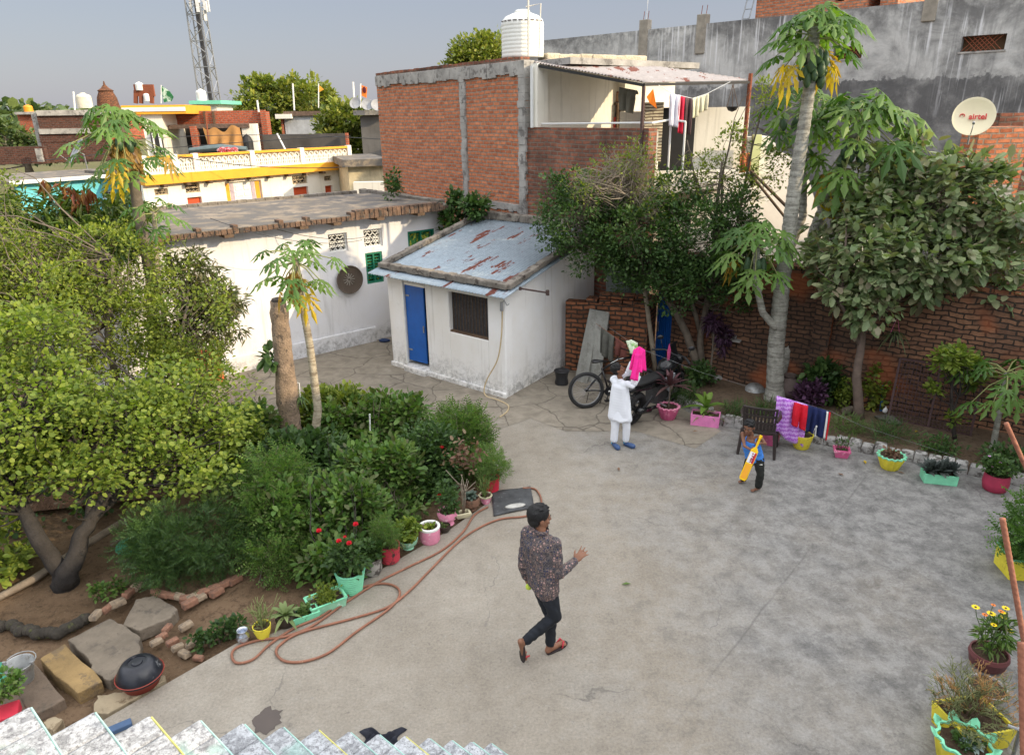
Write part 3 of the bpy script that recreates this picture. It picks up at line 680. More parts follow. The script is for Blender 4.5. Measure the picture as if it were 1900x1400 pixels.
# roof room (white): left wall strip, back wall, floor slab
m = MB(); bf.box(m, TL+.18, TL+.42, 4.73, 6.05, -.3, .0); bf.box(m, TL+.1, TL+.3, 4.0, 6.0, -3.2, -.3)
ub = bf.hit(1160, 150, -2.6)[0]; bf.wall(m, TL+.3, ub, 3.6, 6.0, -2.85, -2.6)
bf.box(m, ub-.25, ub, 3.6, 6.0, -4.4, -2.85); m.build('room_wall', M['cream'], bb)
m = MB(); bf.box(m, TL+.2, uE-.02, 3.45, 3.6, -3.0, -.26); m.build('floor_slab', M['cementG'], bb)
n0 = hole(bf, 988, 200, 1002, 218, -2.6); m = MB(); bf.box(m, n0[0], n0[1], n0[2], n0[3], -2.6, -2.57); m.build('niche', M['black'], bb)
n1 = hole(bf, 1003, 199, 1075, 228, -2.6); m = MB(); bf.box(m, n1[0], n1[1], n1[2], n1[3], -2.6, -2.55); m.build('counter_panel', paint('dull_plaster', srgb(206, 200, 182), .9, .1, 3, .2), bb)
n2 = hole(bf, 1104, 196, 1148, 232, -2.6); m = MB(); bf.box(m, n2[0], n2[1], n2[2]-.3, n2[3], -2.6, -2.56)
o = m.build('doorway', M['black'], bb); m = MB(); bf.box(m, n2[0]-.05, n2[0], n2[2]-.3, n2[3]+.05, -2.6, -2.5); bf.box(m, n2[1], n2[1]+.05, n2[2]-.3, n2[3]+.05, -2.6, -2.5); bf.box(m, n2[0]+.001, n2[1], n2[3], n2[3]+.05, -2.6, -2.5); m.build('door_frame', M['wood'], o)
m = MB(); bf.box(m, n2[0]+.35, n2[1]-.02, n2[2]-.2, n2[2]+.18, -2.56, -2.5); m.build('red_cupboard', paint('red_cup', srgb(170, 50, 46), .5), bb)
m = MB(); bf.box(m, bf.hit(1150, 215, -2.2)[0], bf.hit(1200, 215, -2.2)[0], 3.6, bf.hit(1180, 207, -2.2)[1], -2.4, -2.2); m.build('low_wall', M['cream'], bb)
# tin awning, side edge + front edge, carried by posts
W0 = bf.p(TL+.25, 6.08, -.05)
pf0 = bf.hit(1195, 152, .0); W1 = bf.p(pf0[0], pf0[1], 0)
aw_back0 = bf.p(TL+.35, 6.16, -.3); 
F1 = atY(1392, 148, W1.y+1.5)
Bk = atY(1192, 112, BB.y+1.6)
corr(W0, W1, atY(1060, 100, BB.y+3.4), F1, 'awning', bb, M['tinB'], .1, .014, 14)
m = MB(); m.beam(W0-Vector((0, 0, .06)), W1-Vector((0, 0, .06)), .05, .05); m.beam(W1-Vector((0, 0, .05)), F1-Vector((0, 0, .05)), .05, .05); m.build('awning_beam', M['black'], bb)
pz = bf.hit(1197, 262)[1]
m = MB(); m.tube([W1-Vector((0, 0, .08)), Vector((W1.x, W1.y, 4.0))], .035, 8); m.build('post', paint('post_dark', (.09, .05, .045), .7), bb)
m = MB(); m.tube([F1+Vector((0, 0, .12)), Vector((F1.x, F1.y, F1.z-2.3))], .045, 8); m.build('post', M['rust'], bb)
# lump of mortar on the roof edge beside the tank
m = MB(); a = atY(1008, 107, BB.y+1.2); b = atY(1190, 112, BB.y+2.4); lumps(m, [a, b], .5, .16, 12, .3); m.build('mortar_ridge', paint('mortar', srgb(196, 184, 160), .95, .3, 5, .9, dist=.03), bb, bev=.03)
# railing
m = MB(); r0_ = bf.p(TL+.45, 4.80, -.1); rE = bf.p(uE+.02, 4.82, -.1); r2 = atY(1245, 222, rE.y+.35); r3 = atY(1272, 226, rE.y+.1)
m.tube([r0_, rE, r2, r3], .022, 6)
for px in (1240, 1271): 
    q = r2 if px == 1240 else r3; m.tube([q, q-Vector((0, 0, 1.15))], .022, 6)
m.build('railing', M['pipeW'], bb)
# house part right of the brick corner: striped wall, dark doorway, white wall
yb = rE.y+1.3
def panel(name, x0, y0, x1, y1, Y, mat, th=.15, zb=None, z1=None):
    a = atY(x0, y0, Y); b = atY(x1, y0, Y); z0_ = atY(x0, y1, Y).z if zb is None else zb
    m = MB(); m.box(((a.x+b.x)/2, Y+th/2, (a.z+z0_)/2), (b.x-a.x, th, a.z-z0_)); return m.build(name, mat, bb)
panel('striped_wall', 1198, 190, 1232, 300, yb, brickmat('striped_brick', srgb(222, 212, 184), srgb(206, 196, 170), srgb(120, 100, 84), .5, .06, .012, dsc=.5, damt=.8), .2)
panel('corner_pilaster', 1206, 245, 1222, 380, yb-.5, M['cream'], .12)
panel('dark_doorway', 1228, 200, 1292, 318, yb+.6, M['black'], .1)
panel('white_wall', 1262, 200, 1392, 420, yb+.9, M['cream'], .2)
panel('green_pilaster', 1399, 250, 1414, 345, yb+.2, paint('lime_green', srgb(205, 210, 150), .8, .1, 3), .12)
panel('cream_pier', 1388, 254, 1432, 380, yb+.35, M['cream'], .3)
panel('stair_wall', 1218, 318, 1400, 520, yb+.2, M['cream'], .2)
def lone(name, mb, mats, label, cat, group=None, **k): return tag(mb.build(name, mats, None, **k), label, cat, group)
# ---------------------------------------------------------------- grey rendered building behind
GA = at(1010, 75, 8); GB = at(1660, 8, 8); gf = Fr(GA, GB); GL = gf.len
gy = thing('grey_building', gf.p(GL, 0), 'huge bare grey cement-rendered building filling the upper right background', 'building')
gw1 = hole(gf, 1786, 68, 1863, 92); gw2 = hole(gf, 1547, 88, 1598, 108)
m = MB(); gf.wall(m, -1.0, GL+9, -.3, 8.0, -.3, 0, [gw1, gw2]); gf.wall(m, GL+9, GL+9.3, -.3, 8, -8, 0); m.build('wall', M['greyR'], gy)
m = MB(); gf.box(m, -1.0, GL+9, 7.8, 7.9, -9, -.31); m.build('roof', M['cementG'], gy)
for h in (gw1, gw2):
    m = MB(); gf.box(m, h[0], h[1], h[2], h[3], -.28, -.26); o = m.build('window', paint('ochre_dark', (.11, .06, .025), .8, .3, 3), gy)
    m = MB(); n = 9; W_ = h[1]-h[0]; H_ = h[3]-h[2]
    for i in range(-2, n+1):
        for sg in (1, -1):
            a0 = h[0]+W_*i/n; a1 = a0+sg*H_
            if sg < 0: a0, a1 = a0+H_, a0
            lo, hi = (a0, a1); za, zb_ = h[2], h[3]
            if min(lo, hi) < h[0] or max(lo, hi) > h[1]: continue
            m.tube([gf.p(lo, za, -.06), gf.p(hi, zb_, -.06)], .010, 4)
    m.build('grille', M['rust'], o)
    m = MB(); gf.box(m, h[0]-.04, h[1]+.04, h[2]-.05, h[2]-.002, -.2, .03); m.build('sill', M['cementG'], o)
for px, y0, y1 in ((1191, 37, 108), (1297, 27, 100), (1721, -20, 40)):
    u, z0 = gf.hit(px, y1, .05); z1 = gf.hit(px, y0, .05)[1]; m = MB(); gf.box(m, u-.19, u+.19, z0, z1, -.25, .06)
    o = m.build('pillar_stub', paint('pillar_cream', (.33, .30, .25), .95, .3, 4, .8), gy, bev=.02); m = MB()
    for q in (-.1, .1): m.tube([gf.p(u+q, z1, -.1), gf.p(u+q+.02, z1+.3, -.12)], .012, 4)
    m.build('rebar', M['rust'], o)
m = MB(); u, z = gf.hit(1192, 30, 0); m.tube([gf.p(u, 8.4, -.3), gf.p(u+.05, 9.8, -.3)], .012, 5); lone('metal_rod', m, M['pipeW'], 'thin bare metal rod sticking up from the grey building left pillar stub', 'rod')
h = hole(gf, 1410, -60, 1662, 30, -.5); m = MB(); gf.wall(m, h[0], h[1], 7.9, 11, -4, -.5, [hole(gf, 1556, -50, 1566, 2, -.5), hole(gf, 1618, -50, 1632, 13, -.5)])
lone('roof_brick_room', m, M['brickR'], 'orange brick rooftop room on the grey building behind the tall papaya crown', 'rooftop room')
m = MB(); b0 = gf.hit(1378, 40, -.3)[0]; t0 = gf.hit(1390, 0, -.3); t1 = gf.hit(1404, 0, -.3); b1 = gf.hit(1391, 38, -.3)[0]
A_ = [gf.p(b0, 7.9, -.2), gf.p(t0[0]+.12, t0[1]+2, -.7)]; B_ = [gf.p(b1, 7.9, -.2), gf.p(t1[0]+.12, t1[1]+2, -.7)]
m.tube(A_, .025, 5); m.tube(B_, .025, 5)
for i in range(9): t = (i+.5)/9; m.tube([A_[0].lerp(A_[1], t), B_[0].lerp(B_[1], t)], .018, 5)
lone('ladder', m, M['steel'], 'thin metal ladder leaning beside the orange brick rooftop room', 'ladder')
# ---------------------------------------------------------------- broken whitewashed wall
m = MB(); Yb = 17.2; prof = [(1396, 600), (1396, 258), (1420, 252), (1438, 262), (1441, 280), (1462, 286), (1476, 300), (1479, 318), (1500, 330), (1540, 470), (1548, 600)]
ps = [atY(x, y, Yb) for x, y in prof]; m.slab(ps, (0, .35, 0)); 
lone('ruined_wall', m, plaster('ruin_white', srgb(236, 230, 220), srgb(200, 196, 190), hi=.01, base=-9, sc=2), 'broken whitewashed wall with a stepped ragged top left of the tall papaya trunk', 'wall')
m = MB(); a = atY(1560, 405, 16.6); b = atY(1665, 540, 16.6)
m.box(((a.x+b.x)/2, 16.6, a.z-2), (b.x-a.x, .2, 4)); lone('garden_white_wall', m, M['cream'], 'plain white wall glimpsed through the guava tree leaves', 'wall')
# ---------------------------------------------------------------- boundary brick wall
b0 = at(1240, 690); b1 = at(1900, 815); bw = Fr(b0, b1)
bo = thing('boundary_wall', b0, 'long weathered red brick boundary wall behind the right planting bed', 'wall')
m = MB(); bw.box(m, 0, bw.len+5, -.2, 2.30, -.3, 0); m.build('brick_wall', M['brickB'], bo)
m = MB(); rr = random.Random(2)
for i in range(int((bw.len+5)/.26)): bw.box(m, i*.26, i*.26+.25, 2.30, 2.38+rr.uniform(0, .06), -.31, .01)
m.build('coping', M['brickH'], bo)
m = MB(); u = bw.hit(1514, 700)[0]
for i in range(23): bw.box(m, u-.15+rr.uniform(-.01, .01), u+.15+rr.uniform(-.01, .01), i*.105-.2, i*.105-.1, 0, .12)
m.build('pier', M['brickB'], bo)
# brick hut at the left end with blue door
h0 = at(1087, 690); h1 = at(1180, 700); hf = Fr(h0, (h0.x+1.14, h0.y-.42)); HW = hf.len
ht = thing('brick_hut', h0, 'low rough brick lean-to hut with blue ribbed door under the big bush', 'hut'); m = MB()
zt = hf.hit(1150, 566)[1]; hf.box(m, -.45, HW, -.1, zt, -.24, 0); hf2 = Fr(hf.p(HW, 0), at(1212, 682)); L2 = hf2.len
hf2.box(m, .001, L2, -.1, zt, -.24, -.002); m.build('wall', M['brickH'], ht)
m = MB()
for i in range(int(HW/.24)+1):
    for j in range(2):
        if rr.random() < .85: m.box(hf.p(i*.24+.1+rr.uniform(-.02, .02), zt+.05+j*.095, -.12-.05*j), (.225, .25, .085), hf.rz+rr.uniform(-.1, .1))
for i in range(int(L2/.24)+1): m.box(hf2.p(i*.24+.1, zt+.05, -.12), (.225, .25, .085), hf2.rz+rr.uniform(-.1, .1))
m.build('loose_bricks', M['brickH'], ht, bev=.008)
d0 = hf2.p(L2+.02, 0); d1 = at(1243, 690); df = Fr(d0, d1); zd = 1.78; m = MB()
nr = 9
for i in range(nr): df.box(m, df.len*i/nr+.004, df.len*(i+1)/nr-.012, .02, zd, -.05, -.02)
df.box(m, 0, df.len, .02, zd, -.07, -.05); dd = m.build('door', M['blueD'], ht)
m = MB(); df.box(m, -.1, df.len+.1, zd+.02, zd+.14, -.2, .12); m.build('lintel', M['wood'], ht)
m = MB(); df.box(m, -.2, df.len+.3, zd+.14, 2.3, -.25, -.05); m.build('wall', M['brickH'], ht)
m = MB(); df.box(m, .04, .06, .8, 1.0, -.02, .01); m.build('handle', M['steel'], dd)
# two grey slabs standing on the hut roof + bottle
for i, (x0, y0, x1, y1) in enumerate(((1128, 500, 1168, 566), (1170, 492, 1208, 560))):
    a = atY(x0, y0, h0.y+.1); b = atY(x1, y1, h0.y+.1); m = MB(); m.box(((a.x+b.x)/2, h0.y+.25+.1*i, (a.z+b.z)/2), (abs(b.x-a.x), .06, abs(a.z-b.z)+.1), .1)
    lone('cement_sheet', m, paint('cement_sheet', (.26, .29, .28), .9, .2, 2, .2), ('left grey cement sheet standing on the brick hut roof', 'right greener cement sheet standing on the brick hut roof')[i], 'cement sheet', 'cement sheets on the hut')
# ---------------------------------------------------------------- right brick stair with pillars
st = thing('brick_stair', at(1850, 600, 2), 'unplastered brick stair blocks with cement treads at the right edge', 'stair')
def pbox(px0, py0, px1, py1, Y, th, mat, name, parent, ang=-30, **k):
    a = atY(px0, py0, Y); b = atY(px1, py1, Y); m = MB(); w = abs(b.x-a.x)/math.cos(R(ang)); m.box(((a.x+b.x)/2, Y+th/2, (a.z+b.z)/2), (w, th, abs(a.z-b.z)), R(ang)*0+0); return m.build(name, mat, parent, **k)
pbox(1826, 236, 1874, 385, 13.0, .5, M['brickR'], 'pillar', st); pbox(1868, 210, 1960, 385, 13.6, .5, M['brickD'], 'pillar', st)
for i, (y, x) in enumerate(((385, 1845), (432, 1835), (470, 1840), (500, 1838))):
    pbox(x, y, 1990, y+55, 12.9-.25*i, .4, M['brickD'], 'riser_block', st); 
    a = atY(x-4, y, 12.86-.25*i); b = atY(1990, y, 12.86-.25*i); m = MB(); m.box(((a.x+b.x)/2, 12.86-.25*i+.2, a.z+.03), (b.x-a.x, .5, .06)); m.build('tread', M['cementG'], st, bev=.01)
pbox(1850, 345, 1868, 385, 12.9, .2, M['cementG'], 'small_step', st)
# ---------------------------------------------------------------- far houses
yf = Fr(at(265, 325, 3), at(650, 297.5, 3)); YL = yf.len
yh = thing('yellow_trim_house', yf.p(0, 0), 'far white house with deep yellow band and pierced white roof balustrade', 'house')
wins = [hole(yf, 286, 351, 313, 361), hole(yf, 343, 340, 374, 356), hole(yf, 545, 326, 571, 340), hole(yf, 597, 327, 616, 335)]
drs = [hole(yf, 347, 367, 377, 385), hole(yf, 417, 339, 489, 372), hole(yf, 544, 348, 573, 362), hole(yf, 603, 345, 618, 357)]
for d in drs: d[2] = 1.0
for a_, b_ in ((1, 0), (2, 2), (3, 3)):
    wins[a_][0] = drs[b_][0]; wins[a_][1] = drs[b_][1]
for w_ in wins: w_[3] = max(w_[3], w_[2]+.12)
m = MB(); yf.wall(m, -.1, YL, -.3, 2.62, -.25, 0, wins+drs); m.build('wall', M['whiteF'], yh)
m = MB(); yf.box(m, -.1, YL+.15, 2.62, 3.0, -.6, .28); m.build('band', M['yellow'], yh); m = MB(); yf.box(m, .2, YL, 2.75, 2.98, -6, -.61); m.build('roof', M['mudroof'], yh)
for w_ in wins: jali(yf, w_, yh, paint('far_screen', srgb(196, 178, 150), .8, .3, 6), None, 8, 3, -.12, 'window_screen')
for i, d in enumerate(drs):
    u0, u1, z0, z1 = d; m = MB(); yf.box(m, u0, u1, z0, z1, -.2, -.14)
    if i == 1: o = m.build('door', M['whiteP'], yh)
    else: o = m.build('door', paint('orange_shutter', srgb(190, 74, 34), .6, .15, 5), yh)
    if i == 1:
        for a, b, mt in ((.02, .14, M['yellow']), (.86, .98, M['yellow']), (.16, .26, paint('mauve', srgb(186, 170, 180), .7)), (.74, .84, paint('mauve', srgb(186, 170, 180), .7))):
            m = MB(); yf.box(m, mix(u0, u1, a), mix(u0, u1, b), z0, z1-.06, -.14, -.12); m.build('door_panel', mt, o)
        for a in (.30, .53):
            for k in range(5):
                m = MB(); zz = z1-.12-(k+1)*.26; yf.box(m, mix(u0, u1, a), mix(u0, u1, a+.18), zz, zz+.2, -.14, -.11); m.build('raised_panel', M['whiteP'], o, bev=.02)
for i in range(9): m = MB(); yf.box(m, .6+i*.96, .75+i*.96, 2.5, 2.6, 0, .34); m.build('bracket', M['wood'], yh)
# balustrade
posts = [265, 320, 359, 465, 558, 646]; pu = [yf.hit(x, 285, .1)[0] for x in posts]; pu[0] = .05; m = MB()
for u in pu: m = MB(); yf.box(m, u-.11, u+.11, 3.0, 3.72, .02, .24); m.build('post', M['whiteF'], yh)
m = MB(); o_ = []
for a, b in zip(pu, pu[1:]): yf.box(m, a+.12, b-.12, 3.60, 3.69, .02, .24)
m.build('top_rail', M['yellow'], yh)
m = MB()
for a, b in zip(pu, pu[1:]):
    yf.box(m, a+.12, b-.12, 3.0, 3.08, .06, .2); n = int((b-a-.24)/.26)
    for i in range(n):
        u = a+.12+(b-a-.24)*(i+.5)/n; w = (b-a-.24)/n
        for k in range(6):
            t0_ = math.pi*k/6; t1_ = math.pi*(k+1)/6
            m.beam(yf.p(u-w*.42*math.cos(t0_), 3.36+.18*math.sin(t0_), .13), yf.p(u-w*.42*math.cos(t1_), 3.36+.18*math.sin(t1_), .13), .05, .035)
        for q in (-.3, 0, .3): yf.box(m, u+q*w-.025, u+q*w+.025, 3.08, 3.36, .11, .15)
        yf.box(m, u-w*.5, u+w*.5, 3.2, 3.235, .115, .145); yf.box(m, u-w*.5, u+w*.5, 3.345, 3.375, .115, .145)
    yf.box(m, a+.12, b-.12, 3.08, 3.60, .055, .065)
m.build('balustrade_panel', M['whiteF'], yh)
def world(px0, py0, px1, py1, Y, th=.25):
    a = atY(px0, py0, Y); b = atY(px1, py1, Y); return a, b
def fbox(name, px0, py0, px1, py1, Y, th, mat, parent=None, ang=0, z0=None, **k):
    """upright block whose front face spans those corners at distance Y"""
    a = atY(px0, py0, Y); b = atY(px1, py1, Y); zz = b.z if z0 is None else z0; w = b.x-a.x; m = MB(); c_, s_ = math.cos(R(ang)), math.sin(R(ang))
    m.box(((a.x+b.x)/2-s_*th/2, Y+c_*th/2, (a.z+zz)/2), (w/max(c_, .3), th, abs(a.z-zz)), R(ang)); return m.build(name, mat, parent, **k)
Y1 = 37
up_ = thing('upper_storey', atY(300, 290, Y1), 'upper storey of the yellow trimmed house with cream wall, brick walls and brown tarpaulin', 'upper storey')
fbox('parapet', 228, 196, 342, 211, Y1, 5, M['yellow'], up_, 8); fbox('parapet_stripe', 229, 200, 341, 206, Y1-.04, .03, M['cream'], up_, 8)
fbox('cream_wall', 262, 211, 314, 300, Y1+.2, 4.5, M['cream'], up_, 8, z0=2.9)
fbox('dark_window', 278, 243, 306, 290, Y1+.1, .1, paint('win_dark', (.05, .045, .04), .8), up_, 8)
for a, b in ((281, 290), (293, 303)): fbox('shutter', a, 247, b, 284, Y1+.0, .06, M['whiteP'], up_, 8)
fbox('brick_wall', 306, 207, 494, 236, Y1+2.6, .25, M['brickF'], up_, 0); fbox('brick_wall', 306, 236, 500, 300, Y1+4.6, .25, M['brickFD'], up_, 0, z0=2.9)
fbox('brick_pier', 482, 207, 499, 257, Y1+2.3, .6, M['brickF'], up_, 0, z0=3.3)
fbox('dark_recess', 376, 207, 384, 233, Y1+2.5, .1, M['wood'], up_); fbox('dark_recess', 392, 207, 400, 232, Y1+2.5, .1, M['wood'], up_)
fbox('tile_roof', 312, 232, 462, 237, Y1+.8, 1.8, paint('tile_roof', (.15, .10, .075), .9, .5, 9), up_)
fbox('niche_wall', 447, 230, 484, 300, Y1+.9, .3, M['cream'], up_, 0, z0=2.9)
m = MB(); a = atY(459, 262, Y1+.85); m.lathe([(0, -.55), (.28, -.55), (.28, 0), (.18, .22), (0, .36)], 12, (a.x, a.y, a.z)); m.build('niche', M['black'], up_)
fbox('brick_pier', 351, 234, 366, 262, Y1+.6, .4, M['brickF'], up_, 0, z0=3.0); fbox('dark_interior', 318, 238, 460, 290, Y1+3.8, .1, M['black'], up_, z0=3.0)
m = MB(); c00 = atY(376, 236, Y1+.7); c10 = atY(444, 233, Y1+.7); c01 = atY(386, 275, Y1+.5); c11 = atY(452, 274, Y1+.5)
m.grid(lambda i, j: c00.lerp(c10, i).lerp(c01.lerp(c11, i), j)+Vector((0, .12*math.sin(i*19+j*3)*j, -.35*math.sin(math.pi*i)**2*(1-j)*.5-.1*math.sin(i*14)*(1-j))), 40, 14)
lone('tarpaulin', m, paint('tarp', srgb(168, 122, 68), .8, .25, 2, .3), 'brown tarpaulin sheet hung across the upper terrace opening of the yellow trimmed house', 'tarpaulin', smooth='all')
m = MB(); a = atY(370, 262, Y1-.2); b = atY(388, 198, Y1-.2); m.tube([atY(388, 268, 36.4), atY(381, 210, 36.4)], .035, 6); lone('iron_post', m, M['rust'], 'slender rusty iron post rising beside the brown tarpaulin', 'post')
m = MB(); a = atY(352, 279, 35.2); b = atY(458, 277, 35.6); m.tube([a, a.lerp(b, .5)+Vector((0, 0, .1)), b], [.2, .3, .22], 10, flat=.6); lone('rolled_sheet', m, paint('roll_blue', (.10, .14, .15), .7, .3, 3), 'long dark blue-grey roll lying on the balustrade terrace', 'rolled sheet', smooth=True)
m = MB(); rr = random.Random(4)
for i in range(16): m.ball(atY(rr.uniform(406, 440), rr.uniform(276, 284), 35.0), (.16, .12, .1), 7, 5)
lone('bedding', m, paint('bedding', srgb(180, 40, 50), .9, .4, 9, col2=srgb(220, 190, 190), amt=.45), 'heap of red patterned bedding on the balustrade terrace', 'bedding', smooth=True)
m = MB(); m.tube([atY(514, 248, 35.5), atY(530, 279, 35.3)], .04, 6); lone('leaning_pipe', m, M['pipeW'], 'pale pipe leaning on the balustrade in front of the blackened wall', 'pipe')
fbox('blackened_wall', 486, 250, 648, 300, 38.5, .3, plaster('black_wall', (.06, .055, .05), (.16, .15, .14), hi=.01, base=-9), None, 0, z0=2.5)
tag(bpy.context.scene.objects[-1] if False else S.objects['blackened_wall'], 'mould-blackened low wall behind the right half of the yellow balustrade', 'wall')
def solo(name, label, cat, *a, **k): return tag(fbox(name, *a, **k), label, cat)
solo('brick_pier_far', 'small brick pier at the right end of the mould-blackened wall', 'pier', 640, 247, 649, 300, 38, .3, M['brickF'], z0=2.5)
# cyan house
cf = Fr(at(30, 329, 3), at(262, 313.5, 3)); ch = thing('cyan_house', cf.p(0, 0), 'far turquoise washed house with flat roof behind the mango leaves', 'house')
cw = hole(cf, 188, 354, 212, 368); cw2 = [cw[0], cw[1], cw[2]-.65, cw[2]-.08]; m = MB(); cf.wall(m, -.1, cf.len, -.3, 2.75, -.2, 0, [cw, cw2]); m.build('wall', M['cyan'], ch)
jali(cf, cw, ch, M['whiteP'], None, 6, 3, -.1); jali(cf, cw2, ch, paint('far_screen', (1, 1, 1)), None, 6, 6, -.1, 'window_screen')
m = MB(); cf.box(m, -.4, cf.len, 2.75, 2.87, -5, .35); m.build('roof', M['mudroof'], ch); m = MB(); cf.box(m, -.4, cf.len, 2.76, 2.90, .352, .38); m.build('eave_trim', M['whiteP'], ch)
# dark brick houses to the left
dk = thing('dark_brick_house', atY(140, 290, 44), 'far unplastered dark brick house with grey cement bands, left of the tall papaya', 'house')
for (x0, y0, x1, y1, mt) in ((76, 212, 196, 240, 'brickFD'), (80, 246, 198, 262, 'brickFD'), (84, 262, 198, 300, 'brickFD')): fbox('brick_wall', x0, y0, x1, y1, 44, .3, M[mt], dk, 14)
fbox('cement_band', 76, 205, 200, 213, 43.9, 6, M['cementG'], dk, 14); fbox('cement_band', 80, 239, 198, 247, 43.9, .4, M['cementG'], dk, 14); fbox('cement_column', 73, 207, 79, 300, 43.8, .4, M['cementG'], dk, 14)
fbox('brick_wall', 171, 202, 215, 260, 47, 4, M['brickF'], dk, -40)
solo('low_brick_wall', 'low dark brick yard wall at the far left above the shrubs', 'wall', -30, 273, 86, 304, 42, .3, M['brickFD'], ang=3); solo('stone_slab_far', 'grey stone slab leaning on the far low brick wall', 'stone slab', 64, 276, 80, 300, 41.5, .15, M['cementG'])
hb = thing('small_brick_house', atY(50, 230, 60), 'small far orange brick room with an orange tank on top', 'house'); fbox('wall', 31, 211, 70, 236, 60, 4, M['brickF'], hb, z0=3); fbox('roof', 26, 208, 73, 212, 59.6, 5, M['cementG'], hb)
# building cluster left of tower
tb = thing('mint_roof_room', atY(382, 205, 52), 'small white rooftop room with mint green roof slab below the telecom tower', 'rooftop room'); fbox('wall', 356, 192, 404, 212, 52, 3, M['whiteF'], tb, z0=3); fbox('roof', 350, 187, 410, 193, 51.6, 4, paint('mint', srgb(120, 205, 176), .6, .1), tb); fbox('dark_opening', 371, 203, 379, 209, 51.9, .08, M['black'], tb)
gh = thing('grey_roof_house', atY(560, 220, 46), 'far weathered grey-white house with broken tile roof beside the bright trees', 'house'); fbox('wall', 526, 212, 640, 262, 46, 5, plaster('weathered', srgb(186, 190, 196), srgb(120, 122, 126), hi=.01, base=-9, sc=2.5), gh, z0=2); fbox('tile_roof', 525, 207, 612, 214, 45.8, 3, paint('tile_roof', (1, 1, 1)), gh); fbox('brick_pier', 520, 216, 527, 250, 45.9, .4, M['brickF'], gh); fbox('eave', 510, 212, 540, 220, 45.5, .8, M['whiteF'], gh)
rh = thing('far_terrace_house', atY(690, 240, 40), 'narrow far house beside the tall brick building with white-grey roof terrace', 'house'); fbox('wall', 668, 215, 720, 300, 40, 4, plaster('weathered2', srgb(120, 118, 116), srgb(70, 68, 66), hi=.01, base=-9), rh, z0=2); fbox('roof', 655, 205, 722, 213, 39.5, 6, M['cementG'], rh)
lo = thing('low_far_house', atY(680, 310, 33), 'low far house with stained cream wall right of the yellow balustrade', 'house'); fbox('wall', 648, 308, 720, 340, 33, 4, plaster('weathered3', srgb(206, 192, 160), srgb(110, 100, 90), hi=.01, base=-9, sc=3), lo, 20, z0=.5); fbox('roof', 640, 296, 722, 308, 32.6, 5, M['mudroof'], lo, 20); fbox('wall', 655, 338, 722, 360, 31, .3, M['whiteF'], lo, z0=0)
# ---------------------------------------------------------------- telecom tower
tw = thing('telecom_tower', atY(388, 190, 85), 'tall steel lattice telecom tower with antennas leaning into the left sky', 'tower')
Yt = 85; base = atY(390, 192, Yt); zb = 0
def lerp3(a, b, t): return a+(b-a)*t
tb0 = Vector((base.x, Yt, 0)); H_t = 34; wb, wt = 1.9, 1.05
def leg_at(k, z):
    t = z/H_t; w = wb+(wt-wb)*t; dx, dy = ((-1, -1), (1, -1), (1, 1), (-1, 1))[k]; return Vector((tb0.x+dx*w/2, Yt+dy*w/2, z))
for k in range(4):
    m = MB(); m.tube([leg_at(k, z) for z in (0, H_t)], .09, 5); m.build('leg', M['steel'], tw)
for f_ in range(4):
    m = MB(); z = 0; i = 0
    while z < H_t:
        m.tube([leg_at(f_, z), leg_at((f_+1) % 4, z+1.3)], .045, 4); m.tube([leg_at((f_+1) % 4, z+1.3), leg_at(f_, z+2.6)], .045, 4); m.tube([leg_at(f_, z), leg_at((f_+1) % 4, z)], .04, 4); z += 2.6
    m.build('bracing', M['steel'], tw)
m = MB(); m.box((tb0.x+.2, Yt-.2, 10), (.35, .35, 20)); m.build('cable_ladder', paint('cable_dark', (.05, .05, .055), .7), tw)
rr = random.Random(8)
for i in range(9):
    m = MB(); z = rr.uniform(14.5, 19); s = rr.choice((-1, 1)); p = Vector((tb0.x+s*rr.uniform(.7, 1.2), Yt+rr.uniform(-1.5, 1), z)); m.box(p, (.32, .18, rr.uniform(.9, 2.0)), rr.uniform(0, 3)); m.tube([p, Vector((tb0.x+s*.7, Yt, z))], .05, 4); m.build('antenna', paint('ant', srgb(196, 198, 200), .6), tw)
# temple spire
sp_ = thing('temple_spire', atY(203, 190, 70), 'far brown brick temple spire behind the papaya crown', 'spire'); b = atY(203, 205, 70); m = MB(); m.lathe([(1.0, -3), (1.0, -.4), (.95, .5), (.82, 1.3), (.6, 1.8), (.68, 1.9), (.35, 2.1), (.1, 2.4), (.04, 2.7)], 14, (b.x, b.y, b.z-.2)); m.build('spire', M['brickH'], sp_, smooth=True)
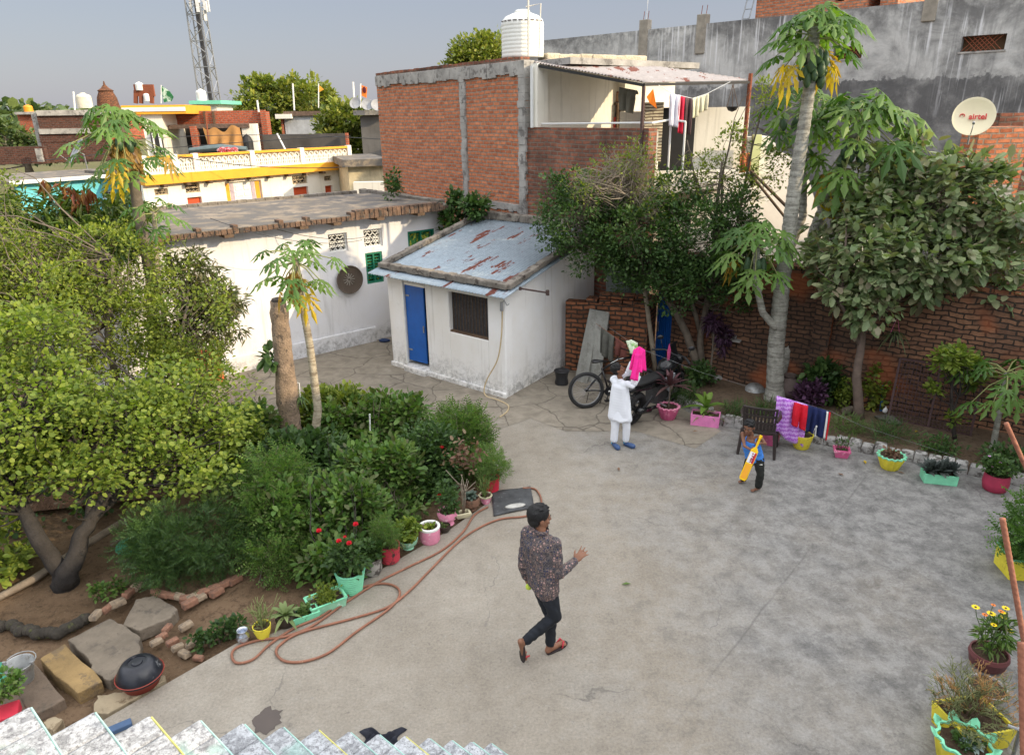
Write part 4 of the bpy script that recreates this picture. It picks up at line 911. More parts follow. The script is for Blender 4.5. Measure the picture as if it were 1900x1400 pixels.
# ---------------------------------------------------------------- staircase and the houses around the camera (outside the picture: they shade the yard)
sg = thing('staircase', (-.4, 4.6, 0), 'whitewashed cement stair descending along the bottom edge with mint and yellow painted noses', 'staircase')
p0 = Vector((-2.03, 2.29, 2.73)); stp = Vector((.139, .156, 0)); rise = .19; sdir = stp.normalized(); run = stp.length; sn = Vector((sdir.y, -sdir.x, 0)); srz = math.atan2(sdir.y, sdir.x)
rr = random.Random(6); mint = paint('mint_line', srgb(176, 214, 204), .8, .25); yel = paint('yellow_line', srgb(214, 208, 120), .8, .2)
for k in range(-4, 14):
    z = p0.z-rise*k; q = Vector((p0.x, p0.y, 0))+stp*k; W_ = .95
    if z < .05: break
    m = MB(); n = 6   # tread block, slightly uneven nose
    for i in range(n):
        a = W_*i/n; b = W_*(i+1)/n; c = q-sdir*(run/2+.01)+sn*(a+b)/2
        m.box((c.x+rr.uniform(-.004, .004), c.y, z/2), (run+.03, W_/n+.002, z+rr.uniform(-.008, .002)), srz)
    m.build('step', M['stair'], sg, bev=.014)
    if k >= 0:
        m = MB(); a = q+sn*.02+Vector((0, 0, z-.004)); b = q+sn*W_+Vector((0, 0, z-.004)); m.tube([a, a.lerp(b, .3)+Vector((.003, 0, .001)), b], .0045, 5); m.build('painted_edge', yel if k in (2, 6, 9) else mint, sg)
hp = MB(); hp.box((4.0, -4.6, 1.72), (11.0, 7.4, 3.44)); cam_h = thing('viewer_house', (4, -4.6, 0), 'whitewashed house whose roof the picture is taken from', 'house'); hp.build('wall', M['whiteW'], cam_h)
hp = MB(); hp.box((2.6, -5.0, 4.95), (12.5, .2, 2.6)); hp.box((6.4, -4.4, 4.85), (4.6, 6.0, 2.8)); hp.build('upper_room', M['whiteW'], cam_h)
nb = thing('side_house', (14, 4, 0), 'tall house standing right of the yard', 'house'); hp = MB(); hp.box((14.2, 1.8, 3.7), (8.0, 13.5, 7.4)); hp.build('wall', M['whiteW'], nb)
hp = MB(); hp.box((14.2, 1.8, 7.46), (8.3, 13.8, .1)); hp.build('roof', M['cementG'], nb)
for z in (1.2, 4.2):
    for y in (-2, 1, 4, 7):
        hp = MB(); hp.box((10.19, y, z+.6), (.03, 1.0, 1.2)); hp.build('window', M['greenW'], nb)
# ================================================================ vegetation
bark = paint('bark_grey', (.16, .13, .10), .95, .4, 6, .9, dist=.01)
barkD = paint('bark_dark', (.055, .045, .04), .95, .4, 8, .9, dist=.01)
twigL = paint('twig_pale', (.30, .25, .19), .9, .3, 9, .3)
L_lime = leafmat('leaf_lime', [(.10, .16, .03), (.18, .25, .04), (.29, .35, .06), (.13, .20, .03)], trans=.4)
L_mix = leafmat('leaf_mixed', [(.10, .155, .03), (.19, .25, .04), (.31, .35, .055), (.14, .19, .03)], trans=.38)
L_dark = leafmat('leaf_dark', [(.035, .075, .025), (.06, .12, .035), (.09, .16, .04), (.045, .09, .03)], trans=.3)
L_rose = leafmat('leaf_rose', [(.06, .13, .03), (.11, .21, .045), (.17, .27, .06), (.12, .12, .06)], trans=.35)
L_guava = leafmat('leaf_guava', [(.14, .21, .09), (.22, .29, .14), (.33, .38, .20), (.24, .20, .14)], rough=.4, trans=.3)
L_pap = leafmat('leaf_papaya', [(.06, .14, .03), (.11, .21, .04), (.17, .27, .06)], rough=.4, trans=.4)
L_papY = leafmat('leaf_papaya_yellow', [(.60, .40, .03), (.70, .50, .05), (.42, .22, .05)], trans=.4)
L_papD = leafmat('leaf_papaya_dead', [(.30, .17, .05), (.40, .26, .06), (.20, .11, .05)], trans=.25)
L_mango = leafmat('leaf_mango', [(.05, .10, .03), (.09, .15, .035), (.13, .19, .04), (.17, .20, .05)], rough=.35, trans=.3)
L_red = leafmat('leaf_red', [(.22, .07, .04), (.30, .10, .05), (.35, .20, .06)], trans=.3)
L_willow = leafmat('leaf_willow', [(.09, .115, .045), (.14, .16, .06), (.17, .14, .07), (.07, .10, .04)], trans=.3)
L_far = leafmat('leaf_far', [(.12, .17, .04), (.22, .26, .05), (.34, .33, .07)], trans=.3)
L_far2 = leafmat('leaf_far_dark', [(.05, .09, .035), (.10, .15, .05), (.15, .19, .06)], trans=.2)
L_purple = leafmat('leaf_purple', [(.05, .02, .045), (.09, .04, .08), (.12, .06, .12)], trans=.2)
L_grass = leafmat('leaf_grass', [(.06, .11, .03), (.10, .17, .04), (.14, .20, .06)], trans=.3)
L_dry = leafmat('leaf_dry', [(.16, .09, .06), (.22, .12, .08), (.14, .12, .06)], trans=.2)
def E_(px, py, Y, rx, ry, rz, w=None): 
    c = atY(px, py, Y); return (c, (rx, ry, rz)) if w is None else (c, (rx, ry, rz), w)
def rel(ells, base):
    b = Vector(base); return [((e[0]-b), *e[1:]) for e in ells]
def relp(pts, base): b = Vector(base); return [tuple(Vector(p)-b) for p in pts]
# ---- left trees
b = at(122, 1085, -.1)
e = [E_(40, 760, 7.6, 1.0, .9, .6), E_(190, 800, 8.0, 1.1, .9, .55), E_(330, 760, 8.8, 1.0, .9, .6), E_(430, 830, 9.0, .55, .6, .45), E_(90, 880, 7.1, .8, .5, .30), E_(300, 880, 7.5, .95, .5, .30), E_(20, 640, 8.6, .9, .9, .5), E_(-60, 850, 7.2, .9, .7, .5)]
limbs = [([b, at(125, 1062, 0.15), atY(150, 1005, b.y+.1), atY(165, 965, b.y+.25), atY(230, 880, b.y+.7)], .13, .06), ([b, atY(112, 1055, b.y), atY(70, 1000, b.y-.1), atY(40, 940, b.y+.1), atY(20, 820, b.y+.6)], .12, .055), ([atY(165, 965, b.y+.25), atY(290, 850, b.y+1.2), atY(400, 780, b.y+2)], .06, .02), ([atY(165, 965, b.y+.25), atY(170, 800, b.y+1)], .05, .02)]
tree('lime_tree', b, 'low forked dark trunk tree with bright round yellow-green leaves at the lower left', 'tree', [(relp(p, b), r0, r1) for p, r0, r1 in limbs], rel(e, b), 620, 38, .21, .058, L_lime, paint('bark_black', (.035, .03, .027), .95, .4, 8, .9, dist=.015), 11, 'round', .45)
b = V(-6.0, 10.2, -.1)
e = [E_(40, 490, 11.2, 1.2, 1.1, .5), E_(210, 500, 11.2, 1.3, 1.1, .7), E_(120, 600, 10.4, 1.6, 1.1, .8), E_(330, 600, 10.6, .85, .9, .8), E_(280, 690, 10, 1.1, .9, .55), E_(30, 560, 9.8, 1.2, 1.0, .7), E_(-20, 380, 11.5, .6, .6, .5), E_(380, 700, 10.2, .5, .6, .45), E_(-60, 500, 10.6, 1.3, 1.0, .8), E_(100, 520, 11.6, 1.5, 1.0, .8)]
tree('twiggy_shrub', b, 'large tangled twiggy shrub of small yellow-green leaves filling the left side', 'shrub', [(relp([b, atY(200, 640, 10.3), atY(210, 480, 11)], b), .07, .03), (relp([b, atY(120, 640, 10), atY(60, 440, 11)], b), .07, .03), (relp([b, atY(320, 680, 10.3), atY(350, 560, 10.7)], b), .05, .02)], rel(e, b), 1150, 42, .20, .056, L_mix, bark, 12, 'oval', .5, twig=.0038, tfrac=.35)
b = V(-5.2, 11.6, -.1)
e = [E_(355, 520, 11.6, .45, .5, .5), E_(400, 570, 11.5, .45, .5, .32), E_(330, 620, 11.4, .4, .4, .4), E_(415, 620, 11.3, .28, .35, .22)]
tree('narrow_leaf_tree', b, 'bushy tree with narrow brownish-green drooping leaves beside the white wall', 'tree', [(relp([b, atY(330, 640, 11.5), atY(350, 520, 11.6)], b), .06, .025)], rel(e, b), 170, 26, .17, .13, L_willow, bark, 13, 'long', .4, droop=.5)
b = V(-8.4, 12.6, -.1)
e = [E_(140, 400, 12.8, 1.1, .8, .42), E_(60, 400, 12.4, .7, .8, .5), E_(215, 410, 12.6, .5, .6, .3), E_(130, 445, 12.2, 1.2, .8, .4)]
mt = tree('mango_tree', b, 'young mango tree with long dark leaves and red shoots before the turquoise house', 'tree', [(relp([b, atY(140, 480, 12.6), atY(145, 380, 12.8)], b), .08, .03)], rel(e, b), 150, 20, .22, .24, L_mango, bark, 14, 'long', .4, droop=.55, jitter=.9)
rg = np.random.default_rng(5)
P = []; 
for px, py in ((122, 345), (140, 356), (165, 352), (78, 335), (150, 372)): P += [tuple(atY(px, py, 12.3)+Vector(rg.normal(0, .05, 3))) for _ in range(11)]
leaves('new_shoots', P, [(0, 0, -.5)]*len(P), .26, L_red, mt, 'long', droop=.8, jitter=1.1, seed=4)
# shrub foot: dark undergrowth hiding the ground
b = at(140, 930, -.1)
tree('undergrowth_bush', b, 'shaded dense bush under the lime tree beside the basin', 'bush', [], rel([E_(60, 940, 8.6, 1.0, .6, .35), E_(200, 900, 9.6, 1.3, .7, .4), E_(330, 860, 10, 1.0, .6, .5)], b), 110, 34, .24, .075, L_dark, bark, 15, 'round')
b = at(330, 1085, -.05)+V(0, .12, 0)
tree('marigold_bush', b, 'dark green feathery bush inside the angled brick edging at lower left', 'bush', [], rel([(b+V(0, .1, .45), (.62, .5, .42)), (b+V(-.35, .2, .35), (.4, .4, .35)), (b+V(.45, .25, .35), (.45, .4, .33))], b), 150, 30, .15, .10, L_dark, bark, 16, 'frond')
b = at(210, 1098, -.05); tree('weed_tuft', b, 'small weedy green tuft on bare soil right of the forked trunk', 'weed', [], [((0, 0, .06), (.22, .16, .08))], 20, 16, .07, .05, L_rose, bark, 17, 'oval')
b = at(20, 1060, -.05); tree('leafy_weed', b, 'bright broad leaved weeds at the left edge behind the forked trunk', 'weed', [], rel([E_(15, 1000, 7.4, .35, .3, .3), E_(-20, 1030, 7, .4, .3, .3)], b), 40, 20, .12, .10, L_lime, bark, 18, 'oval')
b = at(8, 1290, -.0); tree('corner_plant', b, 'small bushy green plant cut by the left edge above the stair', 'plant', [], rel([E_(4, 1270, 5.0, .13, .12, .10)], b), 22, 20, .06, .05, L_rose, bark, 19, 'oval')
# ---- hedge of roses and marigolds along the pots
hed = [('rose_hedge', (640, 1085), [(560, 1000, .45), (640, 985, .5), (690, 1000, .3)], L_rose, 'oval', 'tall rose bush behind the big ribbed mint pot'),
       ('leafy_hedge', (520, 1080), [(500, 960, .5), (540, 1050, .35), (520, 900, .45)], L_rose, 'frond', 'dense green bush left end of the hedge above the agave pot'),
       ('dark_hedge', (600, 960), [(600, 880, .5), (560, 930, .45)], L_dark, 'oval', 'dark leaved bush around the foot of the ringed papaya trunk'),
       ('rose_hedge', (740, 985), [(740, 900, .5), (700, 930, .45), (760, 940, .3)], L_rose, 'oval', 'feathery green bush behind the red and black pot'),
       ('dark_hedge', (800, 940), [(810, 870, .42), (830, 910, .34)], L_dark, 'oval', 'dark leaved bush behind the pink bowl pots'),
       ('leafy_hedge', (720, 870), [(720, 815, .45), (650, 810, .5), (770, 830, .4)], L_rose, 'oval', 'green shrub at the back of the hedge beside the white stake'),
       ('leafy_hedge', (620, 850), [(610, 800, .45), (670, 785, .4)], L_mix, 'oval', 'light green shrub right of the two trunks at the paving'),
       ('rose_hedge', (870, 900), [(865, 850, .36), (885, 865, .25)], L_rose, 'frond', 'bushy marigold at the right end of the hedge over the red pot'),
       ('leafy_hedge', (470, 900), [(450, 850, .6), (500, 830, .5), (430, 900, .4)], L_rose, 'round', 'rounded green bush left of the grey tree stump')]
for i, (nm, bp, bl, mt_, shp, lab) in enumerate(hed):
    b = at(*bp, -.05)+V(-.12, .24, 0); es = [(b+V(0, 0, .22), (.42, .3, .2), .6)]
    for px, py, r in bl:
        Yc = b.y+(bp[1]-py)*.0035+.0; c = atY(px, py, Yc+.26); c.x -= .12; c.z = max(.42, min(c.z, .80)); es.append((c, (r*1.0, r*.85, min(.5, c.z)), 1))
    t = tree(nm, b, lab, 'bush', [], rel(es, b), 230, 28 if shp != 'frond' else 18, .17, {'frond': .15, 'oval': (.085, .065, .10)[i % 3], 'round': .085}[shp], mt_, bark, 30+i, shp, .2, group='bushes of the flower hedge')
    mb = MB(); rg = np.random.default_rng(i)
    for k in range(16):
        q = es[k % len(es)]; tp = np.array(q[0])+rg.normal(0, .3, 3)*np.array(q[1]); tp[2] = q[0].z+q[1][2]*rg.uniform(.5, 1.25); branch(mb, (b.x+rg.normal(0, .15), b.y+rg.normal(0, .1), -.1), tp, .009, .003, rg, 5, .08, 4)
    mb.build('stems', bark if i % 2 else barkD, t, smooth='all', fix=False)
def ringtrunk(name, pts, r0, r1, mat, parent, n=40, amp=.012):
    mb = MB(); Q = []; P = [Vector(p) for p in pts]
    L = [0]
    for a, c in zip(P, P[1:]): L.append(L[-1]+(c-a).length)
    Rr = []
    for i in range(n*2+1):
        s_ = L[-1]*i/(n*2); k = max(0, min(len(L)-2, next((j for j in range(len(L)-1) if L[j+1] >= s_), len(L)-2)))
        t = (s_-L[k])/(L[k+1]-L[k]); Q.append(P[k].lerp(P[k+1], t)); rr_ = r0+(r1-r0)*i/(n*2)
        if i < 4: rr_ *= 1.3-.075*i
        Rr.append(rr_+(amp if i % 2 else -amp*.2))
    mb.tube(Q, Rr, 12); return mb.build(name, mat, parent, smooth='all', fix=False)
def papleaf(mb, c, d, s, droop=.5, roll=0, lob=8):
    """palmate leaf: c stalk end, d outward direction"""
    d = Vector(d).normalized(); side = d.cross(Vector((0, 0, 1)))
    if side.length < .1: side = Vector((1, 0, 0))
    side.normalize(); side = (side*math.cos(roll)+d.cross(side)*math.sin(roll)); n = side.cross(d).normalized()
    vs = [Vector(c)]; fs = []
    def pt(a, r, dz): return Vector(c)+(d*math.cos(a)+side*math.sin(a))*r*s+n*dz*s+Vector((0, 0, -droop*s*(r**1.6)*.55))
    for k in range(lob):
        a = R(-132+264*k/(lob-1)); L = .95-.36*abs(k-(lob-1)/2)/((lob-1)/2); w = R(264/(lob-1)/2)
        b = len(vs)
        q = [(-w, .22, .02), (-w*.42, L*.46, -.01), (-w*1.0, L*.64, -.07), (-w*.34, L*.64, 0), (-w*.62, L*.86, -.08), (0, L*1.22, -.10), (w*.62, L*.86, -.08), (w*.34, L*.64, 0), (w*1.0, L*.64, -.07), (w*.42, L*.46, -.01), (w, .22, .02)]
        vs += [pt(a+da, r_, dz) for da, r_, dz in q]; vs.append(pt(a, L*.6, .05)); m_ = b+11
        for i in range(10): fs.append((m_, b+i, b+i+1))
        fs += [(0, b, m_), (0, m_, b+10)]
    mb.add(vs, fs)
def papaya(name, label, trunk, r0, r1, nleaf, pet, size, seed, fruits=0, fc=None, yellow=0, tiltmin=-35, tiltmax=60, tmat=None, rings=40, leafdir=None, group='papaya trees', young=.5, dry=0):
    rg = random.Random(seed); base = Vector(trunk[0]); t = thing(name, base, label, 'tree', group); top = Vector(trunk[-1])
    ringtrunk('trunk', trunk, r0, r1, tmat or M['papT'], t, rings, r0*.05); mb = MB(); my = MB(); ms = MB()
    for i in range(nleaf+yellow):
        a = i*2.399+rg.uniform(-.3, .3); yl = i >= nleaf
        el = R(rg.uniform(-55, -15)) if yl else R(mix(tiltmax, tiltmin, ((i+.5)/nleaf))+rg.uniform(-8, 8))
        p_ = pet*rg.uniform(.75, 1.15)*(mix(.55, 1, min(1, i/(nleaf*young+1))))
        d = Vector((math.cos(a)*math.cos(el), math.sin(a)*math.cos(el), math.sin(el))); s0 = top-Vector((0, 0, .02*i*size)); e1 = s0+d*p_; mid = s0.lerp(e1, .5)+Vector((0, 0, .08*p_)); e1 -= Vector((0, 0, .12*p_))
        ms.tube([s0, mid, e1], [.011, .009, .007], 5, cap=False)
        dd = Vector((d.x, d.y, -.35 if not yl else -1.6)); papleaf(my if yl else mb, e1, dd, size*rg.uniform(.75, 1.15)*(.9 if yl else 1), rg.uniform(.35, .9) if not yl else 1.2, rg.uniform(-.5, .5))
    mb.build('crown', L_pap, t, fix=False); ms.build('leaf_stalks', paint('pap_stalk', (.24, .26, .09), .6), t, smooth='all', fix=False)
    if yellow: my.build('withered_leaves', L_papY, t, fix=False)
    if dry:
        m2 = MB()
        for i in range(dry):
            a = rg.uniform(0, 6.3); s0 = top-Vector((0, 0, rg.uniform(.15, .5)))
            for k in range(9): m2.add([s0+Vector((math.cos(a)*r0*.8+rg.uniform(-.05, .05), math.sin(a)*r0*.8+rg.uniform(-.05, .05), -q_)) for q_ in (0,)]+[s0+Vector((math.cos(a)*r0*1.5+rg.uniform(-.09, .09), math.sin(a)*r0*1.4+rg.uniform(-.05, .05), -rg.uniform(.08, .32))) for _ in range(2)], [(0, 1, 2)])
        m2.build('dry_leaves', L_papD, t, fix=False)
    if fruits:
        fcx = Vector(fc) if fc else top-Vector((0, 0, .15))
        for i in range(fruits):
            a = i*2.4; z = -.075*(i//3)*size*2; rr_ = r1+.055; c = fcx+Vector((math.cos(a)*rr_*1.25, math.sin(a)*rr_*1.25, z)); m_ = MB(); q = rg.uniform(.8, 1.15)
            m_.lathe([(.004, .0), (.03*q, -.02), (.055*q, -.09*q), (.058*q, -.14*q), (.035*q, -.19*q), (.006, -.215*q)], 10, c, Matrix.Rotation(rg.uniform(-.3, .3), 3, 'X')); m_.build('fruit', M['fruit'], t, smooth='all')
    return t
def mk_ptrunk(name, a, b):
    t = NT(name); v = t.vmath('MULTIPLY', t.pos, (2.5, 2.5, 22)); n = t.noise(1, 6, .75, v); n2 = t.noise(11, 6, .75); c = t.mix(t.ramp(n, [(.38, 0), (.55, 1)]), b, a)
    c = t.mix(.9, c, t.ramp(n2, [(.32, .55), (.6, 1.1)]), 'MULTIPLY'); c = t.mix(t.ramp(t.vor(9), [(.08, .7), (.13, 0)]), c, (.09, .08, .06)); t.bump(t.math('ADD', n, t.math('MULTIPLY', n2, .5)), 1.0, .02); return t.fin(c, .95, spec=.15)
M['papT'] = mk_ptrunk('papaya_trunk', (.46, .40, .30), (.25, .20, .14)); M['papG'] = mk_ptrunk('papaya_trunk_grey', (.42, .41, .36), (.23, .22, .19))
M['fruit'] = paint('papaya_fruit', (.055, .11, .05), .45, .3, 5, .05)
b = at(575, 885); papaya('papaya_tree', 'slim pale ringed papaya tree with sparse yellowing leaves in front of the white wall', [b, atY(590, 760, b.y), atY(575, 640, b.y), atY(560, 560, b.y), atY(548, 478, b.y)], .066, .042, 17, .50, .22, 21, yellow=3, tiltmin=-40, tiltmax=55, dry=5, rings=60)
b = V(-6.55, 12.0, 0); papaya('papaya_tree', 'tall papaya tree rising out of the shrubs in front of the yellow trimmed house', [b, atY(282, 520, 12), atY(258, 400, 12), atY(245, 300, 12), atY(222, 235, 12)], .12, .075, 34, .66, .27, 22, yellow=3, fruits=6, tiltmin=-50, dry=26, tmat=bark)
b = V(-5.9, 11.4, 0); papaya('papaya_tree', 'short young papaya crown just right of the tall left papaya trunk', [b, atY(290, 480, 11.4), atY(286, 392, 11.4)], .05, .035, 11, .42, .22, 23, tiltmin=-30)
b = at(1437, 741, .05)
papaya('papaya_tree', 'tallest papaya tree with thick grey trunk and big green fruit cluster against the grey wall', [b, atY(1440, 640, b.y), atY(1452, 520, b.y), atY(1474, 350, b.y), atY(1500, 180, b.y), atY(1512, 50, b.y)], .155, .078, 24, .56, .36, 24, fruits=22, fc=atY(1512, 92, b.y), yellow=4, tiltmin=-18, tmat=M['papG'], rings=50)
b2 = atY(1440, 608, b.y-.05); papaya('papaya_tree', 'side crown of papaya on a thin curved limb of the thick grey trunk', [b2, atY(1415, 580, b.y-.1), atY(1402, 520, b.y-.15), atY(1405, 440, b.y-.2)], .06, .05, 22, .58, .34, 25, fruits=6, fc=atY(1402, 478, b.y-.2), tiltmin=-55, tmat=M['papG'], rings=16, yellow=1)
b3 = V(4.95, 12.35, .05); papaya('papaya_tree', 'leaning papaya behind the thick trunk with large dark leaf crown over the guava tree', [b3, atY(1490, 560, 12.5), atY(1510, 430, 12.6), atY(1555, 320, 12.5), atY(1600, 215, 12.3)], .11, .08, 38, .85, .46, 26, fruits=12, fc=atY(1586, 262, 12.2), tiltmin=-55, tmat=M['papG'], yellow=1)
b4 = V(4.5, 12.9, .05); papaya('papaya_tree', 'papaya crown of fresh leaves directly left of the tall trunk at the awning post', [b4, atY(1490, 400, 13), atY(1490, 190, 13)], .08, .06, 20, .60, .34, 27, fruits=5, fc=atY(1470, 215, 13), tiltmin=-50, tmat=M['papG'])
b = at(1842, 832, .05); papaya('papaya_tree', 'small young papaya plant with wide dark leaves at the right edge of the bed', [b, atY(1855, 760, b.y), atY(1868, 690, b.y)], .045, .03, 18, .60, .27, 28, tiltmin=-35, tiltmax=35, tmat=M['papG'])
# stump with hanging planters
b = at(545, 852); sp = thing('tree_stump', b, 'tall bare sawn tree stump standing in the flower bed', 'tree stump')
mb = MB(); rg = np.random.default_rng(2); pts = [b, atY(538, 780, b.y), atY(530, 700, b.y), atY(523, 630, b.y), atY(516, 558, b.y)]; Q = []; Rr = []
for i in range(4):
    for k in range(7): Q.append(pts[i].lerp(pts[i+1], k/7)); t = (i*7+k)/28; Rr.append((.165-.045*t)*(1.18 if i+k == 0 else 1)+rg.normal(0, .006)+(.02 if 9 < i*7+k < 14 else 0))
Q.append(pts[-1]); Rr.append(.112); mb.tube(Q, Rr, 16); mb.build('trunk', paint('stump_bark', (.33, .24, .17), .95, .45, 7, 1.0, col2=(.13, .10, .08), amt=.42, dist=.03), sp, smooth='all', fix=False)
mb = MB(); mb.lathe([(.10, 0), (.09, .035), (.04, .05)], 12, pts[-1]); mb.build('broken_top', barkD, sp)
# ---- right side trees
b = at(1300, 700, .05)
e = [E_(1075, 400, 13.4, .85, .8, .55), E_(1180, 430, 13.2, 1.1, .9, .75), E_(1290, 440, 13.0, .95, .8, .75), E_(1370, 460, 12.8, .5, .6, .55), E_(1060, 350, 13.8, .5, .5, .35), E_(1220, 510, 12.8, .7, .6, .35), E_(1120, 480, 13.0, .65, .6, .35), E_(1040, 440, 13.4, .4, .5, .3), E_(1370, 400, 13.0, .55, .5, .5), E_(1300, 520, 12.8, .7, .6, .3), E_(1250, 555, 12.7, .55, .4, .22), E_(1350, 550, 12.7, .5, .4, .28), E_(1170, 530, 12.9, .35, .3, .2), E_(1240, 360, 13.5, .6, .5, .4), E_(1400, 500, 12.9, .35, .4, .4)]
lm = [([b, atY(1275, 620, b.y), atY(1230, 540, b.y), atY(1180, 430, b.y+.2), atY(1150, 330, b.y+.4)], .09, .02), ([b, atY(1300, 620, b.y), atY(1320, 520, b.y-.1), atY(1330, 380, b.y), atY(1340, 300, b.y+.1)], .08, .02), ([atY(1230, 540, b.y), atY(1130, 470, b.y+.1), atY(1060, 400, b.y+.2)], .05, .015), ([atY(1300, 620, b.y), atY(1260, 480, b.y+.1), atY(1240, 370, b.y+.3)], .05, .015)]
tree('bougainvillea_tree', b, 'large dark spreading bush tree overhanging the shed roof and brick hut', 'tree', [(relp(p, b), r0, r1) for p, r0, r1 in lm], rel(e, b), 980, 38, .19, (.062), L_dark, bark, 41, 'oval', .45, twig=.006, tfrac=.5)
b_ = V(2.9, 13.3, .05)
mb = tree('bare_twig_shrub', b_, 'bleached mostly leafless twiggy shrub top against the dark brick parapet', 'shrub', [(relp([b_, atY(1180, 420, 13.2), atY(1170, 330, 13.2)], b_), .05, .02), (relp([atY(1180, 420, 13.2), atY(1100, 350, 13.1)], b_), .03, .015)], rel([E_(1150, 310, 13.2, .55, .35, .45), E_(1090, 340, 13.1, .5, .35, .35), E_(1190, 300, 13.2, .35, .3, .5), E_(1210, 370, 12.9, .4, .3, .4)], b_), 420, 5, .10, .05, L_mix, twigL, 42, 'oval', .2, twig=.0052, tfrac=1)
b_ = V(4.1, 13.2, .05)
tree('slender_shrub', b_, 'slender open shrub with small bright leaves in front of the roof terrace and awning post', 'shrub', [(relp([b_, atY(1330, 420, 13.3), atY(1290, 330, 13.4), atY(1275, 260, 13.4)], b_), .04, .01), (relp([b_, atY(1370, 400, 13.3), atY(1390, 300, 13.3), atY(1420, 170, 13.3)], b_), .04, .01), (relp([b_, atY(1340, 330, 13.3), atY(1360, 240, 13.3)], b_), .03, .01)], rel([E_(1300, 320, 13.4, .4, .3, .45), E_(1360, 270, 13.3, .35, .3, .4), E_(1415, 190, 13.3, .2, .2, .45), E_(1240, 350, 13.4, .3, .3, .3), E_(1380, 350, 13.2, .4, .3, .35), E_(1440, 300, 13.3, .3, .3, .5)], b_), 170, 18, .13, .055, L_mix, bark, 43, 'oval', .1, twig=.004)
b = at(1592, 775, .05)
e = [E_(1640, 400, 11.6, .8, .6, .5), E_(1745, 370, 11.5, .75, .6, .6), E_(1720, 480, 11.1, .95, .6, .5), E_(1590, 480, 11.2, .45, .5, .6), E_(1830, 430, 11.2, .6, .5, .5), E_(1660, 310, 11.9, .4, .4, .4), E_(1840, 490, 11.0, .55, .5, .3), E_(1620, 560, 10.9, .35, .3, .35), E_(1740, 545, 10.8, .35, .4, .22), E_(1590, 400, 11.7, .3, .3, .4), E_(1790, 310, 11.6, .45, .4, .25), E_(1530, 470, 11.8, .35, .4, .5), E_(1880, 400, 11.0, .4, .4, .4), E_(1560, 540, 11.2, .4, .4, .25), E_(1600, 580, 11.0, .22, .25, .25), E_(1850, 540, 10.9, .3, .3, .15), E_(1660, 480, 11.0, .5, .4, .5), E_(1700, 300, 11.8, .4, .4, .35), E_(1620, 330, 12, .4, .4, .4), E_(1850, 350, 11.4, .4, .4, .4), E_(1560, 420, 11.8, .4, .4, .5)]
lm = [([b, atY(1590, 700, b.y), atY(1602, 600, b.y), atY(1600, 520, b.y+.1), atY(1640, 400, b.y+.3)], .085, .025), ([atY(1600, 610, b.y), atY(1660, 560, b.y), atY(1740, 505, b.y), atY(1830, 430, b.y+.1)], .05, .02), ([atY(1595, 640, b.y), atY(1560, 560, b.y+.05), atY(1570, 440, b.y+.1)], .04, .015), ([atY(1660, 560, b.y), atY(1700, 440, b.y+.2), atY(1740, 340, b.y+.3)], .035, .015)]
tree('guava_tree', b, 'guava tree with large pale grey-green oval leaves in front of the boundary wall', 'tree', [(relp(p, b), r0, r1) for p, r0, r1 in lm], rel(e, b), 580, 17, .19, .155, L_guava, paint('guava_bark', (.17, .125, .10), .9, .35, 7, .8), 44, 'oval', .35, tfrac=.5, droop=.45)
b = at(1772, 815, .05)
tree('lemon_tree', b, 'small lemon tree with bright yellow-green leaves left of the young papaya', 'tree', [(relp([b, atY(1765, 770, b.y), atY(1768, 680, b.y)], b), .035, .015), (relp([atY(1765, 770, b.y), atY(1790, 700, b.y)], b), .02, .01)], rel([E_(1765, 665, b.y, .22, .2, .22), E_(1795, 690, b.y+.1, .25, .2, .25), E_(1745, 720, b.y, .14, .15, .12), E_(1765, 775, b.y-.05, .12, .1, .1)], b), 75, 18, .11, .085, L_lime, barkD, 45, 'oval', .2)
b = at(1316, 712, .05); t = tree('purple_shrub', b, 'thin shrub with drooping purple leaves against the boundary wall', 'shrub', [(relp([b, atY(1322, 650, b.y), atY(1325, 600, b.y)], b), .022, .012)], rel([E_(1322, 600, b.y, .16, .15, .12), E_(1342, 630, b.y, .13, .1, .25)], b), 38, 16, .09, .12, L_purple, bark, 46, 'long', .1, droop=.5)
b = atY(850, 420, 17.2); tree('creeper', b, 'green creeper growing in the gap between the mud roof house and brick building', 'creeper', [], rel([E_(850, 400, 17.2, .35, .3, .5), E_(880, 385, 17.0, .35, .3, .3), E_(835, 420, 17.0, .25, .3, .4)], b), 90, 18, .14, .13, L_dark, bark, 47, 'oval', .1, droop=.3)
b = atY(728, 342, 18.3); tree('wall_weed', b, 'small green weed at the foot of the tall brick wall on the mud roof', 'weed', [], rel([(b, (.2, .2, .35))], b), 26, 14, .1, .09, L_dark, bark, 48, 'oval', .1)
b = atY(502, 665, 9.85); tree('sprout', b, 'drooping leafy sprout on the left side of the bare stump', 'sprout', [], rel([(b, (.07, .06, .12))], b), 6, 8, .06, .16, L_dark, bark, 49, 'oval', .1, droop=.8)
